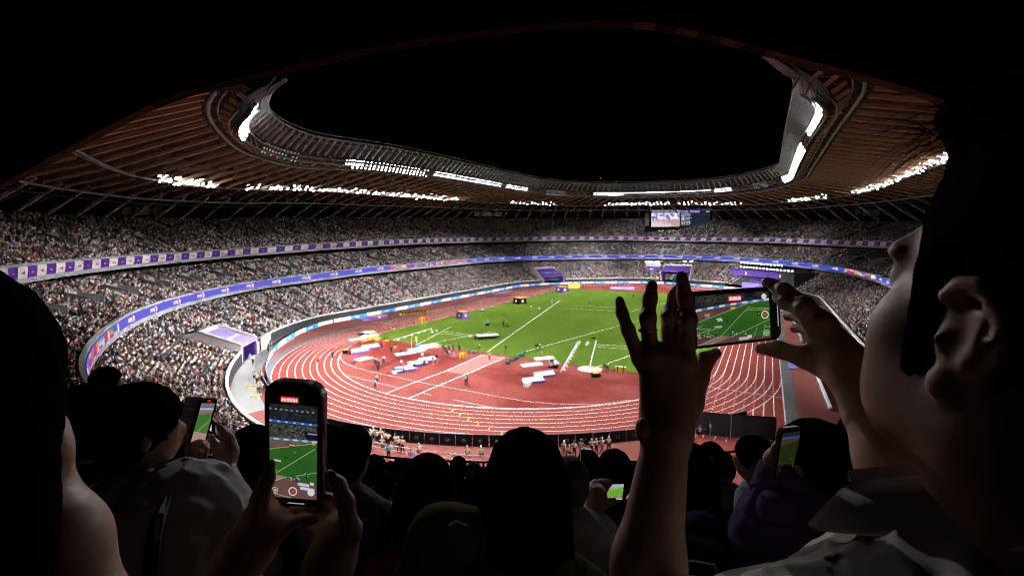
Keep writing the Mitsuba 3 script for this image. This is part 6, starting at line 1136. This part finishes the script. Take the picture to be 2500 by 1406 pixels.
# right hand gripping the other end
g = Fig(); z = .56
hand(g, [pc([(2010, 792, z - .01, 24), (1962, 742, z + .008, 20), (1912, 708, z + .03, 17.5), (1874, 690, z + .048, 13.5)]), pc([(2006, 806, z - .012, 24), (1958, 756, z - .006, 19), (1918, 738, z + .012, 17), (1899, 727, z + .034, 13)]), pc([(2008, 822, z - .004, 22), (1975, 782, z + .02, 17), (1950, 770, z + .05, 14), (1925, 772, z + .07, 12)]), pc([(2012, 836, z, 20), (1985, 806, z + .025, 15), (1962, 800, z + .05, 12), (1940, 802, z + .066, 11)]), pc([(2030, 890, z - .012, 30), (1965, 872, z - .008, 25), (1900, 853, z + .02, 20), (1858, 852, z + .036, 13)])],
     [(C(2006, 800, z - .008), C(2052, 880, .53), RP_(32, z), RP_(40, .54)), (C(2012, 832, z), C(2050, 890, .53), RP_(30, z), RP_(38, .54)), (C(2040, 850, z - .01), WR, RP_(42, .54), .026), (C(2000, 880, z - .01), C(2050, 900, .53), RP_(28, z), RP_(34, z)), (WR, WR + (ELR - WR) * .3, .0255, .030)], .0055)
for p in ((1962, 740, z - .004), (2012, 790, z - .022), (1958, 754, z - .016), (1912, 706, z + .02)): g.ell(C(*p), (.0085, .009, .007), None, .008)
mesh, _ = g.build(.0022, None, 2); hr_ = obj('hand', wm(mesh), 'm_skin', k, smooth=True); tag(hr_, 'right hand pinching the end of the phone')
nail((1912, 708, z + .03), (1870, 687, z + .048), .006, .006, parent=hr_); nail((1900, 853, z + .02), (1853, 850, z + .036), .0064, .0066, parent=hr_)
# hair: short, full, with a forelock and a sideburn
g = Fig(); g.ell(M(0, .046, -.018), (.089, .108, .108), AX, .02).ell(M(0, -.02, -.06), (.074, .085, .055), AX, .03).ell(M(0, .125, .05), (.06, .03, .055), AX, .03)
for e in (-1, 1): g.bone(M(e * .080, .03, .028), M(e * .077, -.045, .030), .011, .006, .012)
g.cut(M(0, .0, .105), (.098, .100, .062), AX); g.cut(M(-.086, -.014, .0), (.014, .034, .022), AX).cut(M(.086, -.014, .0), (.014, .034, .022), AX)
mesh, _ = g.build(.0048, folds(5, .002, (110, 60, 110)), 1); hk = obj('hair', wm(mesh), 'm_hair', k, smooth=True)
strands(hk, M(0, .046, -.022), np.array([.088, .108, .104]) * .985, 1400, .03, .00035, 'm_hair', AX, -.1, 11, (0, -.6, -.4), .5)
b = B(); rs = np.random.default_rng(3)
for i in range(130):
    p = M(rs.uniform(-.07, .03), .128 + rs.uniform(-.03, .012), .055 + rs.uniform(-.03, .025)); t = unit(.7 * Z + np.array([-.25, .2, 0]) + rs.normal(size=3) * .3); q = [p]
    for j in range(5): t = unit(t + np.array([0, -.2, .02])); q.append(q[-1] + t * .008)
    b.tube(q, np.linspace(.0005, .0002, 6), 3, cap=False)
tag(obj('forelock', wm(b.mesh()), 'm_hair', k), kind='stuff')
b = B()
for i in range(7): p = M(-.045 + .004 * i, .006, .092); b.tube([p, p + .006 * Z - .003 * Y, p + .011 * Z + .001 * Y], [.0005, .0004, .0002], 3)
tag(obj('eyelash', wm(b.mesh()), 'm_hair', k), kind='stuff')
# shirt: raised left sleeve with folds, shoulders, wide flat collar
g = Fig(); g.bone(SHL + .0 * X, SHR, .06, .06, .05).bone(M(0, -.27, -.03), M(0, -.62, -.03), .13, .14, .06).bone(SHL, SHL + (ELL - SHL) * .9, .058, .053, .05).bone(SHR, SHR + (ELR - SHR) * .55, .058, .05, .03).ell(M(0, -.31, -.05), (.2, .12, .1), AX, .06)
def shirtw(P):
    n = meshkit.fbm(P * [16, 16, 16] + 3.3, 3, 4) - .5; t = (P - SHL) @ unit(ELL - SHL); q = np.sin(t * 62 + n * 9 + P[:, 1] * 30); return .007 * n + .0062 * np.abs(q) * np.clip(1.2 - np.abs(q) * .3, 0, 1) - .004
mesh, _ = g.build(.0062, shirtw, 2); obj('shirt', wm(mesh), 'm_shirtw', k, smooth=True)
# collar: a stiff fold round the neck; outline in the frame at the eye, lifted off the shoulder
top = [(2078, 1174, .36), (2160, 1166, .35), (2260, 1160, .335), (2360, 1162, .315), (2460, 1178, .295), (2580, 1215, .27), (2700, 1270, .25)]
low_ = [(1976, 1278, .375), (2040, 1300, .35), (2140, 1304, .33), (2260, 1312, .31), (2400, 1330, .285), (2520, 1352, .262), (2660, 1390, .24)]
ti_, nn_ = np.linspace(0, 6, 40), 12; tp, lp = CubicSpline(np.arange(7), [C(*p) for p in top])(ti_), CubicSpline(np.arange(7), [C(*p) for p in low_])(ti_)
rows = [tp * (1 - f) + lp * f + np.outer(np.sin(np.pi * f) * (.010 + .004 * np.sin(ti_ * 1.3)), [-.3, .5, -.6]) for f in np.linspace(0, 1, nn_)]
th_ = np.array([.0, -.0015, .0028]); inner = [r + th_ for r in rows]
stand_ = [tp, tp + [.006, .004, .012], tp + [.012, -.025, .018]]
obj('collar', wm(B().sheet(np.stack(rows + inner[::-1] + [rows[0]])).sheet(np.stack(stand_)).mesh()), 'm_collar', k, smooth=40)

# ---- the woman on the left: long dark hair, bare neck and shoulder, both hands round the upright phone
k = thing('person', 'woman with long dark hair and a bare shoulder, holding a phone upright', 'person'); z = .50
g = Fig(); HW_ = C(-150, 905, z); g.ell(HW_, (.068, .105, .086), None, .02).ell(C(60, 1075, z - .02), (.036, .040, .036), None, .03).ell(C(112, 1108, z - .03), (.020, .026, .022), None, .02)
SH = C(85, 1345, .46); g.bone(C(10, 1100, z), C(0, 1270, .47), .046, .055, .03).bone(C(-60, 1290, .45), SH, .055, .052, .05).ell(C(150, 1350, .45), (.030, .045, .040), None, .03)
EL1, EL2 = C(420, 1620, .48), C(700, 1660, .50); W1, W2 = C(600, 1345, .545), C(806, 1372, .535)
g.bone(SH, C(150, 1500, .45), .045, .042, .03).bone(C(150, 1500, .45), EL1, .042, .036, .03).bone(EL1, W1, .036, .0255, .02).bone(C(-100, 1380, .42), C(300, 1800, .46), .045, .042, .03).bone(C(300, 1800, .46), EL2, .042, .036, .03).bone(EL2, W2, .036, .024, .02)
mesh, _ = g.build(.0048, None, 2); obj('body', wm(mesh), 'm_skin', k, smooth=True)
g = Fig(); z = .55
hand(g, [pc([(640, 1250, z + .01, 24), (648, 1195, z + .025, 18), (690, 1165, z + .038, 15), (735, 1150, z + .04, 13)]), pc([(650, 1270, z + .008, 24), (664, 1225, z + .03, 17), (715, 1205, z + .04, 15), (760, 1195, z + .04, 13)]), pc([(660, 1290, z + .006, 23), (690, 1255, z + .024, 16), (730, 1243, z + .03, 14), (768, 1240, z + .032, 12)]), pc([(668, 1306, z + .004, 20), (704, 1280, z + .012, 14), (738, 1268, z + .016, 12), (764, 1262, z + .018, 11)]), pc([(622, 1270, z - .006, 26), (636, 1215, z - .012, 21), (652, 1168, z - .010, 17), (660, 1132, z - .006, 12)])],
     [(C(636, 1262, z + .008), W1, RP_(40, z), .026), (C(662, 1290, z + .006), W1, RP_(34, z), .026), (W1, W1 + (EL1 - W1) * .3, .0255, .028)], .0055)
mesh, _ = g.build(.0024, None, 2); h1 = obj('hand', wm(mesh), 'm_skin', k, smooth=True)
g = Fig()
hand(g, [pc([(852, 1290, z - .012, 24), (844, 1225, z - .018, 20), (826, 1182, z - .016, 17), (803, 1158, z - .012, 12.5)]), pc([(840, 1270, z + .012, 24), (812, 1225, z + .035, 17), (768, 1206, z + .042, 14), (730, 1205, z + .044, 12)]), pc([(836, 1290, z + .010, 24), (800, 1262, z + .030, 16), (760, 1250, z + .036, 14), (722, 1250, z + .038, 12)]), pc([(828, 1308, z + .008, 22), (796, 1286, z + .02, 15), (764, 1272, z + .026, 13), (734, 1270, z + .026, 11)]), pc([(820, 1326, z + .004, 20), (792, 1308, z + .01, 13), (768, 1296, z + .014, 12), (746, 1290, z + .016, 10)])],
     [(C(838, 1292, z), W2, RP_(36, z), .025), (C(812, 1310, z + .006), W2, RP_(40, z), .025), (W2, W2 + (EL2 - W2) * .3, .024, .027), (C(856, 1296, z - .008), C(830, 1360, z - .004), RP_(20, z), RP_(26, z))], .0055)
mesh, _ = g.build(.0024, None, 2); h2 = obj('hand', wm(mesh), 'm_skin', k, smooth=True); nail((826, 1182, z - .016), (801, 1154, z - .012), .006, .0065, parent=h2)
z = .49; g = Fig(); g.ell(C(-150, 895, z), (.080, .114, .1), None, .02).chain([C(-60, 730, z), C(36, 850, z - .01), C(62, 960, z - .02), C(70, 1050, z - .03)], [.03, .026, .024, .016], .03).bone(C(-120, 900, z), C(-100, 1130, z - .04), .082, .05, .04).chain([C(20, 1040, z - .05), C(10, 1180, z - .07), C(0, 1320, z - .08), C(-20, 1460, z - .09)], [.034, .03, .03, .034], .03).bone(C(-160, 900, z), C(-120, 1450, z - .08), .07, .07, .04)
mesh, _ = g.build(.0055, folds(9, .004, (80, 14, 80)), 1); hk = obj('hair', wm(mesh), 'm_hair', k, smooth=True)
b = B(); rs = np.random.default_rng(5)
for i in range(420):
    f = rs.uniform(0, 1); q = [C(-90 + 130 * f + rs.normal() * 8, 690 + 150 * f * f + rs.normal() * 10, z - .02), C(-70 + 150 * f + rs.normal() * 10, 900 + rs.normal() * 12, z - .035), C(-60 + 160 * f + rs.normal() * 12, 1010 + rs.normal() * 15, z - .06), C(-60 + 110 * f + rs.normal() * 14, 1120 + 40 * rs.normal(), z - .075)]
    if f > .4: q = q[:3]
    b.tube(CubicSpline(np.arange(len(q)), q)(np.linspace(0, len(q) - 1, 9)), .0004, 3, cap=False)
tag(obj('strand', wm(b.mesh()), 'm_hair', hk), kind='stuff')
g = Fig(); g.ell(C(-150, 1640, .44), (.12, .08, .09), None, .05).bone(C(-150, 1640, .45), C(-120, 1900, .45), .085, .12, .05); body(k, 'top', g, .008, 'm_blacktop', folds(2, .006, (20, 20, 20)))

# ---- rows in front
kb, L_, s, ax = spectator('boy in a white shirt with a black strap, holding a phone in a case', 345, 1052, 70, 1.1, top='m_teew', yaw=-42, tyaw=-8, hs=1.05, shoulders=.9, arms=False)
g = Fig(); z = 1.28
for sh_, el, wr in ((C(470, 1235, 1.12), C(455, 1290, 1.25), C(478, 1120, 1.33)), (C(540, 1270, 1.10), C(600, 1260, 1.22), C(548, 1135, 1.34))): g.bone(sh_, el, .042, .038, .02).bone(el, wr, .036, .024, .02)
hand(g, [pc([(480, 1090, 1.36, 12), (484, 1060, 1.38, 9), (500, 1050, 1.4, 8)]), pc([(488, 1094, 1.36, 12), (500, 1075, 1.4, 9), (515, 1066, 1.41, 8)]), pc([(466, 1092, 1.35, 11), (462, 1066, 1.36, 9), (470, 1052, 1.36, 7)]), pc([(552, 1100, 1.36, 12), (548, 1062, 1.37, 10), (534, 1040, 1.375, 7.5)]), pc([(560, 1104, 1.36, 12), (560, 1068, 1.38, 9.5), (549, 1046, 1.39, 7.5)]), pc([(564, 1110, 1.36, 11), (566, 1078, 1.38, 9), (558, 1058, 1.39, 7)]), pc([(566, 1118, 1.35, 10), (568, 1092, 1.37, 8), (564, 1074, 1.38, 6.5)]), pc([(536, 1112, 1.35, 12), (524, 1088, 1.36, 9), (518, 1068, 1.37, 7)])],
     [(C(478, 1096, 1.36), C(478, 1125, 1.33), .026, .025), (C(556, 1106, 1.36), C(549, 1138, 1.34), .03, .025), (C(492, 1100, 1.36), C(480, 1120, 1.34), .018, .02)], .008)
body(kb, 'arms', g, .0062, 'm_skin'); g = Fig(); g.bone(C(330, 1205, 1.10), C(470, 1225, 1.08), .062, .07, .05).bone(C(470, 1225, 1.08), C(545, 1300, 1.06), .072, .07, .05).bone(C(545, 1300, 1.06), C(572, 1275, 1.16), .064, .054, .03).bone(C(440, 1240, 1.1), C(462, 1275, 1.2), .06, .052, .03).bone(C(430, 1300, 1.05), C(430, 1500, 1.0), .15, .17, .06)
body(kb, 'sleeve', g, .009, 'm_teew', folds(8, .014, (20, 26, 20)))
b = B().tube([C(452, 1190, 1.04), C(420, 1205, .99), C(388, 1262, .925), C(374, 1320, .89), C(368, 1420, .87)], .013, 8); obj('strap', wm(b.mesh()), 'm_case', kb)
th = np.linspace(0, 2 * np.pi, 19); b = B().tube([C(478, 1130, 1.33) + np.array([.03 * math.cos(t), -.006 * math.cos(t), .03 * math.sin(t)]) for t in th], .007, 6, cap=False); obj('wristband', wm(b.mesh()), 'm_case', kb)
SP = spectator
kj = SP('long-haired woman in an olive knitted top at the bottom middle, seen from behind', 1283, 1182, 80, .98, top='m_knit', hs=1.06, longhair=.16, arms=False, shoulders=1.0, hw=1.02)[0]
g = Fig(); g.bone(C(1085, 1320, .93), C(1030, 1420, .92), .062, .06, .03).bone(C(1150, 1300, .95), C(1070, 1310, .93), .05, .058, .04); body(kj, 'sleeve', g, .008, 'm_knit', folds(3, .002, (60, 5, 60)))
b = B().tube([C(1096, 1282, .875), C(1112, 1272, .875), C(1140, 1282, .88)], .0022, 5); obj('trim', wm(b.mesh()), 'm_tealw', kj)
SP('person with brown bobbed hair in a dark red top left of the olive-clad woman', 1042, 1206, 55, 1.42, 'm_hairb', 'm_redtop', hs=1.12, longhair=.02, ears=False)
SP('short-haired man in a grey-blue shirt right of the upright phone', 857, 1112, 44, 1.5, 'm_hair', 'm_greytop', yaw=-12, hs=1.05)
SP('brown-haired head half hidden behind the upright phone', 805, 1106, 42, 1.62, 'm_hairb', 'm_blacktop')
SP('round black head between the boy\'s hands and the upright phone, with a white collar', 617, 1122, 50, 1.6, 'm_hair', 'm_blacktop', hs=1.05, yaw=25)
SP('person with dark curly hair behind the boy at the left', 228, 1038, 56, 1.3, 'm_hair', 'm_blacktop', hs=1.2)
SP('small head with a dark cap and white shirt above the boy\'s left shoulder', 262, 936, 25, 2.6, 'm_hair', 'm_teew', yaw=-50)
SP('person in dark grey half hidden behind the folding case', 452, 1092, 40, 1.75, 'm_hair', 'm_greytop')
SP('grey-haired person in white right of the olive-clad woman', 1392, 1178, 38, 1.55, 'm_hairg', 'm_teew', yaw=20)
SP('black-haired person holding a small phone left of the raised forearm', 1500, 1160, 37, 1.85, 'm_hair', 'm_blacktop', hs=1.06)
kp = SP('person in black holding up a dark camera near the photographers', 1437, 1146, 28, 2.2, 'm_hair', 'm_blacktop')[0]
b = B().box(C(1430, 1116, 2.1), (.024, .04, .012)); obj('camera', wm(b.mesh()), 'm_phone', kp)
SP('small round black head against the red apron', 1119, 1146, 20, 3.4, 'm_hair', 'm_blacktop', res=1.4); SP('small grey-haired head beside a round black one', 1156, 1160, 20, 3.3, 'm_hairg', 'm_blacktop', res=1.4)
for i, (px, py, r, z, hm, tm) in enumerate(((912, 1128, 12, 4.8, 'm_hair', 'm_blacktop'), (925, 1146, 18, 3.6, 'm_hair', 'm_blacktop'), (953, 1152, 16, 3.8, 'm_hair', 'm_greytop'), (972, 1138, 11, 5, 'm_hair', 'm_blacktop'), (988, 1136, 10, 5.2, 'm_hair', 'm_blacktop'), (1000, 1164, 17, 3.4, 'm_hair', 'm_blacktop'), (940, 1190, 22, 2.8, 'm_hair', 'm_teew'), (1095, 1196, 26, 2.4, 'm_hair', 'm_teew'), (1148, 1212, 28, 2.2, 'm_hair', 'm_navy'), (1180, 1170, 18, 3.2, 'm_hair', 'm_blacktop'), (1225, 1190, 24, 2.4, 'm_hair', 'm_blacktop'), (895, 1168, 22, 3.0, 'm_hair', 'm_blacktop'), (1560, 1170, 26, 2.6, 'm_hair', 'm_blacktop'))):
    SP(f'dark spectator, {["farthest left against the railing", "left of the red-topped person, lower", "in grey left of the red-topped person", "small head near the black rail", "smallest head near the black rail", "just left of the brown bob", "in white beside the man in grey-blue", "in white right of the red top", "in navy left of the olive-clad woman", "just right of the grey head", "hidden by the long hair", "below the railing behind the short-haired man", "behind the raised forearm"][i]}', px, py, r, z, hm, tm, res=1.5)
SP('person in a beige cap and printed shirt right of the raised forearm', 1690, 1160, 44, 1.25, 'm_hair', 'm_printw', cap='m_cap', yaw=-30, longhair=.12)
SP('short-haired person in a grey shirt right of the tiny phone', 1736, 1122, 25, 2.2, 'm_hair', 'm_greytop', res=1.2)
SP('person with a hair bun in a white and teal shirt, hands raised', 1838, 1122, 34, 1.75, 'm_hair', 'm_tealw', yaw=60, hs=1.06)
SP('dark head behind the bun, right of the grey shirt', 1766, 1140, 22, 2.5, 'm_hair', 'm_blacktop', res=1.3); SP('dark head behind the man\'s raised right arm', 2092, 1078, 40, 1.6, 'm_hair', 'm_blacktop')
kh = SP('black-haired person in a purple hoodie holding up a phone', 1985, 1142, 70, 1.0, 'm_hair', 'm_hoodie', yaw=18, hs=1.05, arms=False, hw=1.03)[0]
g = Fig(); SHh = C(1880, 1290, .98); g.bone(SHh, C(1845, 1320, 1.02), .065, .058, .03).bone(C(1845, 1320, 1.02), C(1893, 1155, .97), .056, .036, .03).bone(C(1930, 1280, .97), SHh, .06, .062, .03).bone(C(1960, 1270, .95), C(1955, 1200, .95), .04, .034, .02); body(kh, 'sleeve', g, .007, 'm_hoodie', folds(6, .009, (24, 30, 24)))
g = Fig(); hand(g, [pc([(1893, 1120, .96, 15), (1896, 1092, .955, 11), (1908, 1078, .95, 9)]), pc([(1888, 1112, .97, 14), (1902, 1086, .985, 10), (1918, 1080, .99, 8)]), pc([(1886, 1122, .975, 14), (1900, 1102, .99, 10), (1918, 1098, 1.0, 8)]), pc([(1888, 1132, .975, 13), (1902, 1118, .99, 9), (1918, 1114, 1.0, 8)]), pc([(1892, 1140, .975, 12), (1904, 1132, .99, 8), (1918, 1128, .995, 7)]), pc([(1955, 1185, .95, 12), (1948, 1160, .955, 9), (1944, 1142, .955, 7)]), pc([(1962, 1186, .95, 12), (1958, 1160, .955, 9), (1952, 1140, .955, 7)])], [(C(1892, 1125, .97), C(1893, 1158, .97), .022, .023), (C(1957, 1188, .95), C(1956, 1206, .95), .02, .02)], .008); body(kh, 'hands', g, .0055, 'm_skin')
g = Fig(); g.bone(C(1890, 1240, .93), C(2010, 1232, .93), .035, .035, .03); body(kh, 'hood', g, .008, 'm_hoodie', folds(1, .006, (20, 20, 20)))
# forearm and hand with the small sideways phone
ko = thing('person', 'raised dark forearm and hand with a small sideways phone, beside the olive-clad woman', 'person'); g = Fig()
hand(g, [pc([(1450, 1208, 1.62, 13), (1452, 1184, 1.65, 9.5), (1470, 1176, 1.68, 8)]), pc([(1458, 1206, 1.62, 13), (1466, 1180, 1.66, 9), (1484, 1175, 1.7, 7.5)]), pc([(1446, 1212, 1.62, 12), (1442, 1190, 1.64, 9), (1450, 1176, 1.66, 7)]), pc([(1466, 1214, 1.63, 12), (1478, 1190, 1.66, 8), (1490, 1178, 1.69, 7)]), pc([(1468, 1232, 1.62, 13), (1484, 1226, 1.65, 10), (1500, 1222, 1.67, 8)])], [(C(1455, 1212, 1.62), C(1448, 1252, 1.58), .04, .03), (C(1448, 1252, 1.58), C(1428, 1400, 1.45), .03, .042), (C(1428, 1400, 1.45), C(1420, 1520, 1.3), .042, .05)], .008); body(ko, 'arm', g, .007, 'm_skin')
g = Fig(); g.ell(C(1420, 1540, 1.3), (.16, .12, .11), None, .05).bone(C(1424, 1430, 1.4), C(1420, 1540, 1.3), .052, .07, .03); body(ko, 'top', g, .011, 'm_blacktop')
# loose dark garments at the bottom
for lab, pts, m_ in (('navy jacket lying below the teal shirt', [(1640, 1350, 1.05), (1720, 1320, 1.08), (1800, 1310, 1.1)], 'm_navy'), ('black rucksack with a grey cord at the bottom right of the forearm', [(1660, 1392, .8), (1730, 1400, .8)], 'm_blacktop')):
    kk = thing('jacket' if 'jacket' in lab else 'rucksack', lab, 'jacket' if 'jacket' in lab else 'bag'); g = Fig(); g.chain([C(*p) for p in pts], [.06] * len(pts), .04).bone(C(*pts[0]) - [0, .1, 0], C(*pts[-1]) - [0, .1, 0], .08, .08, .05); body(kk, 'cloth', g, .009, m_, folds(4, .009, (16, 18, 16)))
    if 'cord' in lab: obj('cord', wm(B().tube([C(1650, 1345, .76), C(1648, 1375, .73), C(1690, 1368, .73), C(1745, 1378, .73), C(1752, 1400, .74)], .0016, 5).mesh()), 'm_rail', kk)
